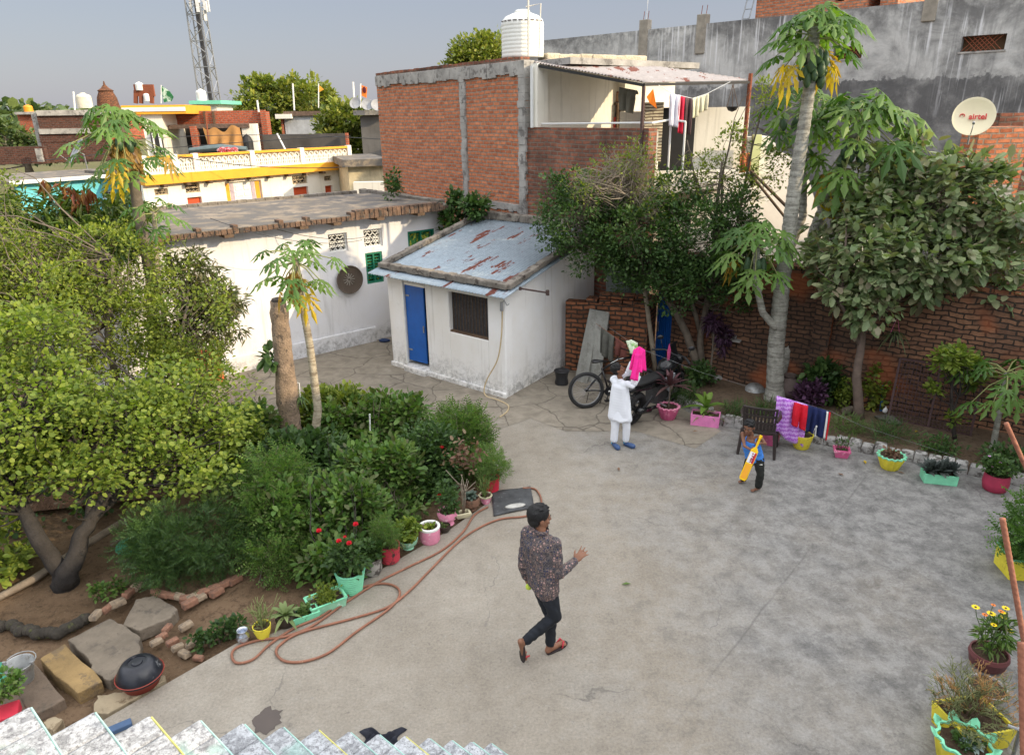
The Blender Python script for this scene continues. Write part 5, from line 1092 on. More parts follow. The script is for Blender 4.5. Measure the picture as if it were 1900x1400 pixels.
# ---- far trees
def fartree(px, py, Y, rs, label, mat=L_far, n=260, per=30, s=.30, seed=1, base=None, h=None):
    c = atY(px, py, Y); b = Vector((c.x, Y, 1.5)); es = [((c.x+dx-b.x, dy, c.z+dz-b.z), r) for dx, dy, dz, r in rs]
    return tree('far_tree', b, label, 'tree', [([(0, 0, 0), (0, 0, c.z-b.z)], .25, .1)], es, n, per, .5, s, mat, bark, seed, 'oval', .5, tfrac=.2, group='trees beyond the houses')
fartree(525, 200, 58, [(-1.2, 0, 0, (2.6, 2, 2.2)), (1.8, 0, .6, (2.2, 2, 1.6)), (-1.6, 0, 1.4, (1.2, 1, 1.0)), (1, 0, -1.6, (3, 2, 1.4))], 'bushy sunlit tree right of the telecom tower', n=330, s=.34, seed=51)
fartree(650, 240, 43, [(0, 0, 0, (2.0, 1.4, 1.3)), (-1, 0, -1, (1.4, 1, 1)), (1.2, 0, -1.2, (1.6, 1.2, 1.4)), (-.4, 0, .9, (.9, .8, .7))], 'loose pale green tree at the left edge of the tall brick building', n=300, s=.26, seed=52)
fartree(888, 96, 40, [(0, 0, -.4, (1.5, 1.2, 1.2)), (.5, 0, .1, (.9, .8, .7)), (-1.0, 0, -.8, (.8, .7, .6))], 'round dark tree crown left of the white roof tank', L_far, 230, 34, .2, 53)
fartree(40, 255, 52, [(-2, 0, 0, (3, 2, 1.1)), (3, 0, -.8, (3.0, 2, .9)), (-5, 0, -1, (3, 2, 1.4))], 'feathery green acacia at the far left edge behind the low brick wall', L_far2, 260, 30, .3, 54)
rg = np.random.default_rng(77); N = 9000; X = rg.uniform(-330, -20, N); Yv = rg.uniform(260, 300, N); hh = 7+2.6*np.sin(X*.06)+1.8*np.sin(X*.17+1)+1.2*np.sin(X*.41)
hh = hh*(.75+.25*(X < -60)); Zv = rg.uniform(.0, 1, N)**.6*hh; D = rg.normal(0, 1, (N, 3)); o = leaves('far_woods', np.stack([X, Yv, Zv], 1), D, 3.2, L_far2, None, 'round', seed=3)
tag(o, kind='stuff')
# ================================================================ pots
soilM = mk_soil('pot_soil', (.06, .04, .028), (.10, .07, .048), (.03, .02, .015))
def pcol(n, r, g, b, wear=None, amt=.36): return paint('pot_'+n, srgb(r, g, b), .65, .16, 7, .35, col2=wear, amt=amt)
PC = dict(pink=pcol('pink', 236, 150, 180, srgb(250, 210, 220), .40), pinkd=pcol('pink_deep', 206, 96, 140, srgb(240, 170, 190), .40), pinkb=pcol('pink_box', 236, 138, 196), mint=pcol('mint', 136, 222, 180), mintp=pcol('mint_pale', 160, 220, 184, srgb(210, 235, 220), .42),
          yellow=pcol('yellow', 236, 220, 70, srgb(200, 180, 60), .38), red=pcol('red', 206, 44, 66, srgb(150, 40, 50), .36), redo=pcol('red_old', 196, 60, 76, (.05, .035, .03), .44), brown=pcol('brown', 120, 88, 70, srgb(90, 70, 56), .45), grey=pcol('grey_mottle', 176, 172, 166, (.10, .09, .08), .50),
          cream=pcol('cream', 210, 204, 170), maroon=pcol('maroon', 176, 54, 84, srgb(150, 60, 80), .36), plum=pcol('plum_brown', 110, 62, 62), dark=pcol('dark', 60, 50, 42))
def pot(name, label, cpx, prof, col, rim=None, flute=None, ribs=False, soil=-.02, rz=0, cat='plant pot', group=None, z=0, lift=0, sq=None):
    """round pot: prof = [(r,z)..] outside from foot to rim"""
    c = at(*cpx, z) if len(cpx) == 2 else Vector(cpx); t = thing(name, c, label, cat, group); H_ = prof[-1][1]; Rr = prof[-1][0]; th = max(.008, Rr*.09)
    fn = None
    if flute: fn = lambda a, r, zz: r*(1+flute[1]*math.cos(a*flute[0])*min(1, (zz/H_+.25))) if r > .02 else r
    m = MB(); P = [(.001, 0)]+prof+[(Rr-th, H_), (Rr-th*1.2, H_+soil)]
    if ribs:
        P = [(.001, 0)]
        for i in range(19):
            t_ = i/18; r = np.interp(t_*H_, [p[1] for p in prof], [p[0] for p in prof]); P.append((r+(.006 if i % 2 else 0), t_*H_))
        P += [(Rr+.006, H_-.004), (Rr+.004, H_), (Rr-th, H_), (Rr-th*1.2, H_+soil)]
    m.lathe(P, 48 if flute else 28, c, fn=fn); m.f = m.f[:-1]; m.m = m.m[:-1]
    p = m.build('pot', PC[col], t, smooth=True)
    if rim:
        m = MB(); q = Rr; m.lathe([(q+.004, H_-.018), (q+.006, H_+.004), (q-th-.002, H_+.004), (q-th-.002, H_-.012)], 48 if flute else 28, c, fn=fn, cap=False); m.build('rim', PC[rim], p, smooth=True)
    m = MB(); n = 18; rr = random.Random(int(c.x*991)); vs = [c+Vector((0, 0, H_+soil+.008))]
    for i in range(n): a = 2*math.pi*i/n; r_ = Rr-th*.9; r_ = fn(a, r_, H_) if fn else r_; vs.append(c+Vector((r_*math.cos(a), r_*math.sin(a), H_+soil+rr.uniform(-.004, .004))))
    m.add(vs, [(0, i+1, (i+1) % n+1) for i in range(n)]); m.build('soil', soilM, t)
    t['topz'] = H_+soil; return t, c+Vector((0, 0, H_+soil))
def boxpot(name, label, cpx, L, W_, H_, rz, col, rim=None, taper=1.1, group=None, cat='planter', lip=0, feet=False):
    c = at(*cpx); t = thing(name, c, label, cat, group); m = MB(); M2 = Matrix.Rotation(rz, 3, 'Z'); th = .018
    def ring(l, w, z): return [c+M2@Vector((sx*l/2, sy*w/2, z)) for sx, sy in ((-1, -1), (1, -1), (1, 1), (-1, 1))]
    R_ = [ring(L, W_, 0.004), ring(L*taper, W_*taper, H_), ring(L*taper-th*2, W_*taper-th*2, H_), ring(L*taper-th*2.2, W_*taper-th*2.2, H_-.05)]
    if lip: R_ = [ring(L, W_, .004), ring(L*taper, W_*taper, H_-.03), ring(L*taper+lip, W_*taper+lip, H_-.03), ring(L*taper+lip, W_*taper+lip, H_), ring(L*taper-th*2, W_*taper-th*2, H_), ring(L*taper-th*2.2, W_*taper-th*2.2, H_-.05)]
    vs = sum(R_, []); fs = [(0, 1, 2, 3)]
    for k in range(len(R_)-1):
        for i in range(4): j = (i+1) % 4; fs.append((4*k+i, 4*k+j, 4*k+4+j, 4*k+4+i))
    m.add(vs, fs); p = m.build('pot', PC[col], t)
    if rim: m = MB(); [m.beam(a+Vector((0, 0, .003)), b+Vector((0, 0, .003)), .022, .012) for a, b in zip(R_[1], R_[1][1:]+R_[1][:1])]; m.build('rim', PC[rim], p)
    m = MB(); q = ring(L*taper-th*2, W_*taper-th*2, H_-.03); m.grid(lambda i, j: q[0].lerp(q[1], i).lerp(q[3].lerp(q[2], i), j)+Vector((0, 0, .008*math.sin(i*17+j*9))), 8, 6); m.build('soil', soilM, t)
    if feet:
        for s_ in (-.3, .3): m = MB(); m.box(c+M2@Vector((s_*L, 0, -.0)), (.06, W_*.7, .05), rz); m.build('foot', PC['grey'], t)
    return t, c+Vector((0, 0, H_-.03))
def foliage(t, top, rad, n, per, size, mat, shape='oval', h=None, seed=1, stems=6, smat=None, rc=None, droop=0, lift=0):
    rg = np.random.default_rng(seed); h = h or rad; c = Vector((0, 0, h*.9+lift))
    cl, P, D = clump_cloud(rg, [((top.x, top.y, top.z+h*.8+lift), (rad, rad, h*.85))], n, per, rc or rad*.4, .2)
    k = (P[:, 2] > top.z+.075) | ((P[:, 2] > top.z-.01) & (np.hypot(P[:, 0]-top.x, P[:, 1]-top.y) < rad*.62)); leaves('foliage', P[k], D[k], size, mat, t, shape, seed=seed, droop=droop)
    if stems:
        m = MB()
        for i in range(stems): branch(m, np.array(top)+rg.normal(0, rad*.12, 3)*[1, 1, 0], cl[i % len(cl)], .006, .002, rg, 4, .06, 5)
        m.build('stem', smat or bark, t, smooth='all', fix=False)
def rosette(t, top, n, L, w, mat, seed=1, up=.7, name='foliage', curl=.5):
    rr = random.Random(seed); m = MB()
    for i in range(n):
        a = i*2.399; el = mix(up+.6, .15, i/n); d = Vector((math.cos(a)*math.cos(el), math.sin(a)*math.cos(el), math.sin(el))); s_ = d.cross(Vector((0, 0, 1))).normalized(); l = L*rr.uniform(.8, 1.15); vs = []
        for k in range(6):
            t_ = k/5; p = top+d*l*t_+Vector((0, 0, -curl*l*t_*t_)); ww = w*(math.sin(math.pi*min(1, t_*.85+.12))) ; vs += [p-s_*ww, p+s_*ww*.0+Vector((0, 0, -ww*.4)), p+s_*ww]
        m.add(vs, [(3*k+j, 3*k+j+1, 3*k+4+j, 3*k+3+j) for k in range(5) for j in (0, 1)])
    return m.build(name, mat, t, smooth='all', fix=False)
def sticks(t, top, n, h, spread, mat, seed, r=.0045, fork=2, name='foliage'):
    rg = np.random.default_rng(seed); m = MB()
    def grow(p, d, l, lev, r_):
        q = p+d*l; m.tube([p, p.lerp(q, .5)+Vector(rg.normal(0, .01, 3)), q], [r_, r_*.85, r_*.7], 4)
        if lev:
            for _ in range(2+int(rg.random() < .6)): grow(p.lerp(q, rg.uniform(.55, 1)), (d+Vector(rg.normal(0, .42, 3))).normalized(), l*rg.uniform(.5, .8), lev-1, r_*.8)
    for i in range(n):
        a = rg.uniform(0, 6.28); s_ = rg.uniform(0, spread); grow(top+Vector((math.cos(a)*s_*.4, math.sin(a)*s_*.4, 0)), Vector((math.cos(a)*s_*1.3, math.sin(a)*s_*1.3, h)).normalized(), h*rg.uniform(.35, .5), fork, r)
    return m.build(name, mat, t, smooth='all', fix=False)
roseM = {k: paint('petal_'+k, c, .6, .2, 30, .1) for k, c in dict(red=srgb(214, 16, 46), yellow=srgb(250, 214, 10), maroon=srgb(90, 10, 24), orange=srgb(240, 130, 40), pink=srgb(230, 120, 170), lilac=srgb(200, 160, 210), brown=(.06, .03, .02)).items()}
def flower(t, c, r, mat, daisy=False, ctr=None, seed=1):
    rr = random.Random(seed); m = MB(); c = Vector(c)
    if daisy:
        for k in range(12):
            a = 2*math.pi*k/12; d = Vector((math.cos(a), math.sin(a), .15)); s_ = Vector((-math.sin(a), math.cos(a), 0)); m.add([c+d*r*.25-s_*r*.1, c+d*r*.7-s_*r*.22, c+d*r, c+d*r*.7+s_*r*.22, c+d*r*.25+s_*r*.1], [(0, 1, 2, 3, 4)])
        o = m.build('flower', roseM[mat], t, fix=False); m = MB(); m.ball(c+Vector((0, 0, .004)), (r*.3, r*.3, r*.15), 8, 5); m.build('flower_centre', roseM[ctr or 'brown'], o, smooth='all'); return
    for k in range(16):
        a = k*2.4; q = r*(.2+.8*k/16); d = Vector((math.cos(a), math.sin(a), 0)); s_ = Vector((-math.sin(a), math.cos(a), 0)); h = r*(.9-.6*k/16)
        m.add([c+d*q*.3-s_*q*.3, c+d*q*.9-s_*q*.45+Vector((0, 0, h*.5)), c+d*q+Vector((0, 0, h)), c+d*q*.9+s_*q*.45+Vector((0, 0, h*.5)), c+d*q*.3+s_*q*.3], [(0, 1, 2, 3, 4)])
    m.build('flower', roseM[mat], t, fix=False)
GL_ = 'pots along the flower hedge'; GR_ = 'pots along the right kerb'
# left row
t, p = pot('plant_pot', 'small yellow round pot holding tall pencil-thin green stems', (489, 1182), [(.055, 0), (.085, .10), (.092, .155)], 'yellow', group=GL_); sticks(t, p, 26, .40, .22, paint('stick_green', (.20, .24, .08), .7), 3, .0045, 1)
t, p = pot('plant_pot', 'dark mossy pot with spiky agave between the yellow pot and small mint tray', (532, 1156), [(.09, 0), (.11, .07), (.10, .12)], 'dark', group=GL_); rosette(t, p, 20, .25, .022, leafmat('agave', [(.14, .20, .07), (.22, .27, .10)], trans=.1), 2)
t, p = boxpot('planter', 'small shallow mint tray planter with mossy plants', (566, 1146), .27, .16, .085, R(30), 'mint', group=GL_); foliage(t, p, .10, 40, 18, .035, L_grass, 'oval', .05, 3, 0)
t, p = boxpot('planter', 'larger mint tray planter with low red-green succulents', (606, 1124), .36, .22, .11, R(32), 'mintp', 'mint', group=GL_); foliage(t, p, .16, 70, 20, .03, L_mix, 'oval', .06, 4, 0)
t, p = pot('plant_pot', 'large ribbed mint green bucket pot with rose bush', (653, 1094), [(.115, 0), (.165, .27)], 'mint', ribs=True, soil=-.05, group=GL_); foliage(t, p, .20, 50, 16, .06, L_dark, 'oval', .28, 5, 9)
RP = t
for i, (px, py, mt_) in enumerate(((592, 985, 'red'), (660, 973, 'red'), (629, 1004, 'red'), (648, 1008, 'red'), (640, 996, 'pink'))): flower(t, atY(px, py, p.y-.05), .042 if i < 4 else .025, mt_ if mt_ == 'red' else 'red', seed=i)
t, p = pot('plant_pot', 'mottled grey and white cylindrical pot beside the big ribbed mint bucket', (690, 1062), [(.10, 0), (.125, .05), (.13, .22)], 'grey', soil=-.03, group=GL_); foliage(t, p, .13, 26, 16, .06, L_dark, 'oval', .14, 6, 5)
t, p = pot('plant_pot', 'red cylindrical pot blackened at the foot', (724, 1040), [(.09, 0), (.12, .03), (.128, .24)], 'redo', soil=-.03, group=GL_); foliage(t, p, .17, 46, 16, .08, L_rose, 'frond', .22, 7, 6)
t, p = pot('plant_pot', 'pale green footed bowl with bright yellow-green shrub', (758, 1015), [(.07, 0), (.06, .02), (.11, .07), (.125, .13)], 'mintp', soil=-.02, group=GL_); foliage(t, p, .15, 60, 20, .045, L_lime, 'round', .16, 8, 6)
t, p = pot('plant_pot', 'plain pink cylinder pot with thick white rim', (798, 1002), [(.115, 0), (.13, .03), (.132, .20)], 'pink', soil=-.035, group=GL_); foliage(t, p, .09, 14, 14, .05, L_mix, 'oval', .04, 9, 0)
m = MB(); m.lathe([(.136, .19), (.137, .215), (.105, .215), (.105, .19)], 28, p+V(0, 0, -.165), cap=False); m.build('rim', M['whiteP'], t, smooth=True)
t, p = pot('plant_pot', 'tiny dark grey bowl pot between the pink cylinder and pink footed bowl', (825, 985), [(.055, 0), (.075, .04), (.08, .09)], 'dark', group=GL_); foliage(t, p, .05, 8, 14, .03, L_grass, 'oval', .03, 10, 0)
t, p = pot('plant_pot', 'glossy pink footed bowl with thorny rose and one red bloom', (831, 970), [(.085, 0), (.075, .02), (.05, .045), (.12, .09), (.135, .15), (.12, .19)], 'pink', soil=-.03, group=GL_); foliage(t, p, .15, 36, 14, .055, L_dark, 'oval', .26, 11, 9)
flower(t, atY(815, 920, p.y), .045, 'red'); flower(t, atY(820, 830, p.y+.9), .04, 'red')
t, p = boxpot('planter', 'small cream square bonsai tray with bare upright stems', (859, 958), .17, .10, .07, R(20), 'cream', lip=.02, group=GL_); sticks(t, p, 4, .95, .10, twigL, 12, .008, 1, 'stem')
rg = np.random.default_rng(3); P = [tuple(atY(860+rg.normal(0, 16), 845+rg.normal(0, 16), p.y+.1)) for _ in range(160)]; leaves('dry_leaves', P, rg.normal(0, 1, (160, 3)), .07, L_dry, t)
t, p = pot('plant_pot', 'brown clay bowl pot with waxy dark plant', (874, 945), [(.07, 0), (.075, .015), (.055, .03), (.12, .09), (.125, .16), (.115, .19)], 'brown', soil=-.03, group=GL_); rosette(t, p+V(0, 0, .05), 26, .14, .03, leafmat('grey_leaf', [(.08, .12, .09), (.12, .16, .13)], trans=.1), 5)
t, p = pot('plant_pot', 'little pink and white striped pot with grassy stems next to the black mat', (901, 932), [(.055, 0), (.085, .10), (.088, .12)], 'pink', 'cream', flute=(8, .05), group=GL_); sticks(t, p, 22, .42, .2, paint('stick_green2', (.14, .21, .05), .7), 13, .004, 1)
t, p = pot('plant_pot', 'bright red ribbed cylinder pot at the far right end of the hedge', (912, 910), [(.085, 0), (.105, .02), (.115, .22)], 'red', flute=(12, .03), soil=-.02, group=GL_); foliage(t, p, .24, 60, 18, .08, L_rose, 'frond', .26, 14, 8)
flower(t, atY(917, 855, p.y), .03, 'orange'); flower(t, atY(925, 872, p.y), .03, 'yellow')
# polished metal pitcher
m = MB(); c = at(453, 1190); m.lathe([(.001, 0), (.035, 0), (.062, .035), (.07, .07), (.060, .105), (.042, .125), (.044, .135), (.056, .15), (.05, .15), (.038, .135), (.036, .11), (.03, .06), (.001, .05)], 28, c)
lone('water_pitcher', m, paint('polished_steel', (.62, .66, .74), .22, .15, 3, 0, metal=.9), 'small polished steel water pot at the left end of the pot row', 'water pot', smooth='all')
# right row
t, p = pot('plant_pot', 'deep pink fluted pot with dark red-leaved dracaena', (1239, 776), [(.105, 0), (.12, .015), (.185, .24)], 'pinkd', 'pink', flute=(14, .10), soil=-.02, group=GR_)
rosette(t, p+V(0, 0, .38), 22, .46, .032, leafmat('dracaena', [(.07, .03, .035), (.13, .05, .06), (.09, .06, .05)], trans=.1), 6, 1.0, curl=.35); m = MB(); m.tube([p, p+V(.01, 0, .42)], .012, 6); m.build('stem', bark, t)
m = MB(); q = atY(1240, 668, p.y); s_ = Vector((1, 0, 0)); m.add([q-s_*.02, q+s_*.02, q+s_*.035+V(0, 0, .18), q+V(0, 0, .3), q-s_*.03+V(0, 0, .16)], [(0, 1, 2, 3, 4)]); m.build('pink_leaf', leafmat('pink_leaf', [(.6, .08, .25), (.5, .06, .2)]), t, fix=False)
t, p = boxpot('planter', 'rectangular bright pink planter box on two stones with striped palm-like plant', (1308, 786), .46, .26, .20, R(-20), 'pinkb', taper=1.03, group=GR_, feet=True)
rosette(t, p, 14, .34, .016, leafmat('spider', [(.28, .34, .12), (.16, .24, .06)], trans=.3), 7, .8, curl=.6); rosette(t, p+V(0, .02, .12), 10, .50, .055, leafmat('cane', [(.12, .22, .04), (.20, .30, .05)], trans=.3), 8, 1.0, 'cane_leaves', .5)
t, p = pot('plant_pot', 'pink round pot half hidden behind the dark plastic chair', (1428, 822), [(.11, 0), (.125, .02), (.16, .24)], 'pinkd', soil=-.02, group=GR_); rosette(t, p, 14, .30, .02, L_grass, 9)
t, p = pot('plant_pot', 'bright yellow pot under the hanging purple towel', (1486, 830), [(.10, 0), (.115, .015), (.165, .24)], 'yellow', flute=(14, .03), soil=-.02, group=GR_); foliage(t, p, .08, 10, 12, .06, L_dark, 'oval', .05, 15, 0)
t, p = boxpot('planter', 'small square tapered pink planter with a straggly twig plant', (1560, 846), .17, .15, .13, R(-18), 'pinkd', taper=1.25, lip=.025, group=GR_); sticks(t, p, 6, .28, .25, bark, 16, .004, 2, 'stem'); foliage(t, p, .11, 12, 8, .04, L_dark, 'oval', .16, 17, 0)
t, p = pot('plant_pot', 'yellow fluted pot with scalloped pale green rim', (1650, 868), [(.105, 0), (.12, .015), (.185, .22)], 'yellow', 'mint', flute=(14, .11), soil=-.01, group=GR_); foliage(t, p, .12, 30, 12, .05, L_dry, 'oval', .05, 18, 0)
t, p = boxpot('planter', 'rectangular mint green planter box filled with dark bushy succulents', (1740, 892), .42, .24, .15, R(-16), 'mint', taper=1.02, group=GR_)
for k in range(6): rosette(t, p+V(-.16+.065*k, .05*math.sin(k*2), .05), 16, .20, .03, leafmat('grey_succulent', [(.05, .065, .06), (.09, .105, .095)], trans=.05), 20+k, .9, 'succulent', .2)
t, p = pot('plant_pot', 'magenta barrel pot of dark leaves and tiny lilac flowers', (1844, 908), [(.12, 0), (.145, .02), (.165, .12), (.155, .25)], 'maroon', soil=-.01, group=GR_); foliage(t, p, .20, 60, 20, .05, L_dark, 'oval', .13, 19, 4)
for k, (px, py) in enumerate(((1841, 866), (1856, 858), (1836, 846))): flower(t, atY(px, py, p.y-.05), .022, 'lilac', True, 'pink', k)
t, p = boxpot('planter', 'yellow and mint long planter box with fern-like plant cut by the right edge', (1905, 1062), .55, .34, .26, R(-8), 'yellow', 'mint', taper=1.04); foliage(t, p, .34, 60, 16, .17, leafmat('fern', [(.08, .18, .04), (.13, .24, .05)]), 'frond', .42, 20, 6); rosette(t, p, 12, .40, .045, leafmat('fern_light', [(.2, .32, .12), (.14, .24, .07)]), 21, .8)
t, p = pot('plant_pot', 'round dull brown pot with yellow and dark red zinnias at the lower right', (1829, 1236), [(.10, 0), (.15, .05), (.165, .13), (.172, .14), (.165, .18)], 'plum', soil=-.03)
rg = np.random.default_rng(9); m = MB()
for k, (px, py, c_, r_) in enumerate(((1810, 1126, 'yellow', .038), (1843, 1122, 'orange', .022), (1866, 1128, 'yellow', .036), (1839, 1138, 'yellow', .042), (1857, 1134, 'orange', .026), (1861, 1136, 'yellow', .026), (1863, 1145, 'yellow', .032), (1827, 1140, 'orange', .026), (1844, 1159, 'yellow', .03), (1874, 1170, 'yellow', .036), (1853, 1164, 'maroon', .055))):
    q = atY(px, py, p.y-.06+.03*(k % 4)); flower(t, q, r_, c_, c_ != 'maroon', 'brown', k); branch(m, np.array(p)+rg.normal(0, .02, 3), q, .005, .003, rg, 5, .06, 5)
m.build('stem', paint('green_stem', (.10, .16, .05), .7), t, smooth='all', fix=False); foliage(t, p, .13, 26, 14, .085, L_rose, 'long', .26, 22, 0, lift=.03)
t, p = pot('plant_pot', 'weathered grey-white pot hidden behind the pencil cactus', (1825, 1300), [(.12, 0), (.15, .02), (.16, .17)], 'grey')
t, p = boxpot('planter', 'large lumpy yellow planter with sprawling orange-tipped pencil cactus', (1797, 1362), .42, .36, .22, R(10), 'yellow', taper=1.12)
sticks(t, p+V(-.05, .05, 0), 34, .42, .5, paint('pencil_green', (.20, .22, .09), .7, .3, 6), 31, .005, 3); sticks(t, p+V(.06, .0, .05), 16, .40, .42, paint('pencil_orange', (.46, .26, .09), .7, .3, 6), 32, .0045, 3, 'orange_stems')
t, p = pot('plant_pot', 'yellow pot with petal-shaped mint rim and grey succulents at the bottom edge', (1778, 1412), [(.13, 0), (.16, .03), (.20, .24)], 'yellow', 'mint', flute=(9, .09), soil=-.05); rosette(t, p+V(.06, -.02, .02), 16, .11, .024, leafmat('echeveria', [(.22, .30, .28), (.30, .38, .36)], trans=.05), 33, .6); foliage(t, p, .13, 30, 12, .04, L_dark, 'oval', .04, 34, 0)
for k in range(9):
    a = 2*math.pi*k/9; m = MB(); q = p+V(.20*math.cos(a), .20*math.sin(a), .05); d = Vector((math.cos(a), math.sin(a), 0)); s_ = Vector((-d.y, d.x, 0)); m.slab([q-s_*.045, q+s_*.045, q+s_*.03+d*.03+V(0, 0, .03), q+d*.04+V(0, 0, .055), q-s_*.03+d*.03+V(0, 0, .03)], d*.012); m.build('petal', PC['mint'], t)
# plants growing in the right bed
def bedplant(px, py, rad, h, label, mat, shape, size, seed, n=40, per=16, kind=None, name='bed_plant', cat='plant', z=.05):
    b = at(px, py, z); t = thing(name, b, label, cat, 'plants in the right bed'); foliage(t, b, rad, n, per, size, mat, shape, h, seed, 5); return t
bedplant(1275, 742, .30, .13, 'low dark green grassy clump along the kerb right of the fluted pot', L_dark, 'blade', .14, 41, 50)
bedplant(1365, 770, .22, .13, 'low dark grassy clump just left of the plastic chair', L_dark, 'blade', .13, 42, 36)
bedplant(1303, 715, .28, .26, 'leafy dark plant at the foot of the thin purple shrub', L_dark, 'oval', .08, 43, 40)
bedplant(1420, 770, .2, .14, 'green grass clump behind the plastic chair', L_dark, 'blade', .14, 44, 30)
bedplant(1518, 748, .30, .48, 'big-leaved green plant against the wall left of the guava trunk', L_dark, 'oval', .13, 45, 46)
bedplant(1500, 758, .24, .30, 'dark purple leafed bushy plant right of the round clay pot', L_purple, 'oval', .08, 46, 60)
bedplant(1560, 758, .17, .34, 'bright green small round bush just left of the guava trunk', L_lime, 'round', .045, 47, 40)
bedplant(1615, 758, .22, .50, 'yellow-green leafy plant just right of the guava trunk', L_mix, 'round', .07, 48, 40)
bedplant(1570, 800, .30, .13, 'low green herb patch right of the hanging trousers', L_grass, 'blade', .11, 49, 60)
bedplant(1650, 815, .40, .11, 'low green ground plants behind the yellow fluted pot', L_dark, 'blade', .12, 50, 70)
bedplant(1745, 838, .34, .10, 'low creeping plants behind the mint planter box', L_dark, 'oval', .05, 51, 50)
bedplant(1870, 868, .34, .16, 'low dark shrubs behind the magenta barrel pot', L_dark, 'oval', .07, 52, 50)
bedplant(1545, 395, .16, .16, 'cluster of yellow flowers among the papaya leaves', leafmat('yellow_bloom', [(.8, .62, .02), (.7, .5, .02)]), 'round', .09, 53, 12, 10, name='yellow_flower_cluster', cat='flowers')
o = S.objects['yellow_flower_cluster']; q = atY(1547, 402, 11.9); o.location = q
for c in kids(o): c.matrix_parent_inverse = Matrix.Translation(-at(1545, 395, .05))
t = thing('hanging_basket', atY(1660, 625, 11.2), 'spider plant hanging by pink straps in front of the brick wall', 'hanging plant'); q = atY(1660, 620, 11.2); rosette(t, q, 26, .30, .012, leafmat('spider2', [(.10, .15, .06), (.22, .27, .14)]), 61, .5, curl=1.1); m = MB(); m.lathe([(.04, -.12), (.08, -.02), (.085, 0)], 14, q); m.build('pot', PC['dark'], t)
m = MB(); m.tube([q+V(-.08, 0, 0), q+V(.0, 0, .30), q+V(.08, 0, 0)], .006, 4); m.build('strap', PC['pinkd'], t)
t = thing('hanging_basket', atY(1584, 590, 11.1), 'trailing spider plant on the fork of the guava trunk', 'hanging plant'); q = atY(1584, 585, 11.05); rosette(t, q, 22, .28, .012, leafmat('spider2', []), 62, .5, curl=1.0); m = MB(); m.lathe([(.03, -.1), (.06, -.01), (.065, 0)], 12, q); m.build('pot', PC['dark'], t)
t = thing('hanging_basket', atY(560, 740, 10), 'small green trailing plant hung on the right side of the stump', 'hanging plant'); q = atY(557, 738, 9.92); rosette(t, q, 22, .17, .012, L_grass, 63, .5, curl=1.2); m = MB(); m.lathe([(.03, -.1), (.05, -.01), (.055, 0)], 12, q); m.build('pot', PC['dark'], t); m = MB(); m.tube([q, q+V(-.0, .05, .22), q+V(-.06, .05, .24)], .006, 4); m.build('strap', M['pipeW'], t)
t = thing('dried_plant', at(435, 760), 'wispy dry reddish plant on the paving left of the stump', 'plant'); foliage(t, at(440, 775), .30, 50, 8, .035, L_dry, 'tri', .36, 64, 14, bark)
t = thing('stick_plants', at(420, 1190, -.05), 'row of short dark leafy cuttings left of the steel water pot', 'plants'); 
for k in range(5): foliage(t, at(372+k*17, 1205-k*7, -.06), .09, 12, 12, .05, L_dark, 'oval', .13, 70+k, 5)
m = MB(); m.tube([at(688, 850, 0), atY(686, 768, at(688, 850).y)], .013, 6); lone('garden_stake', m, M['pipeW'], 'thin pale stake standing in the back of the flower hedge', 'stake')
# ================================================================ loose things
blackP = paint('black_plastic', (.022, .023, .026), .45, .3, 6, .2, col2=(.10, .10, .105), amt=.36)
def hose(name, pix, r, mat, label, z=None, cat='hose'):
    P = [at(x, y, r+.004) if not isinstance(x, Vector) else x for x, y in pix]; Q = []
    for i in range(len(P)-1):
        a, b, c, d = P[max(i-1, 0)], P[i], P[i+1], P[min(i+2, len(P)-1)]
        for k in range(8): t = k/8; Q.append(.5*((2*b)+(c-a)*t+(2*a-5*b+4*c-d)*t*t+(3*b-a-3*c+d)*t**3))
    Q.append(P[-1]); m = MB(); m.tube(Q, r, 9); return lone(name, m, mat, label, cat, smooth='all')
hm = paint('hose_brown', srgb(146, 98, 76), .6, .25, 6, .2, col2=srgb(176, 136, 112), amt=.35)
hose('garden_hose', [(970, 905), (993, 907), (1004, 925), (1000, 945), (975, 957), (930, 962), (890, 978), (850, 1005), (800, 1055), (760, 1095), (720, 1125), (660, 1145), (560, 1172), (520, 1195), (513, 1212), (530, 1226), (565, 1226), (610, 1210), (660, 1172), (720, 1130), (741, 1105), (735, 1088), (705, 1082), (660, 1095), (600, 1140), (545, 1165), (500, 1195), (470, 1222), (440, 1229), (430, 1215), (440, 1200), (480, 1187), (530, 1180), (580, 1160), (640, 1118), (700, 1080), (760, 1050), (820, 1020), (860, 985), (880, 955), (905, 940)], .0135, hm, 'long brown rubber garden hose looping over the concrete beside the pots')
# hose from the shed corner tap
c0 = sf.p(SL-.06, 0, .03); P = [Vector((c0.x, c0.y, 1.74)), Vector((c0.x+.005, c0.y-.02, 1.25)), at(934, 640, 0)+V(0, 0, 0)]
c1 = Vector((c0.x-.03, c0.y-.06, .95))
hp_ = [sf.p(SL-.02, 1.70, .05), sf.p(SL-.05, 1.2, .06), sf.p(SL-.14, .75, .08), sf.p(SL-.36, .35, .12), sf.p(SL-.42, .12, .16)]+[at(x, y, .012) for x, y in ((903, 735), (925, 742), (943, 752), (940, 764), (926, 774))]
Q = []
for i in range(len(hp_)-1):
    a, b, c, d = hp_[max(i-1, 0)], hp_[i], hp_[i+1], hp_[min(i+2, len(hp_)-1)]
    for k in range(8): t = k/8; Q.append(.5*((2*b)+(c-a)*t+(2*a-5*b+4*c-d)*t*t+(3*b-a-3*c+d)*t**3))
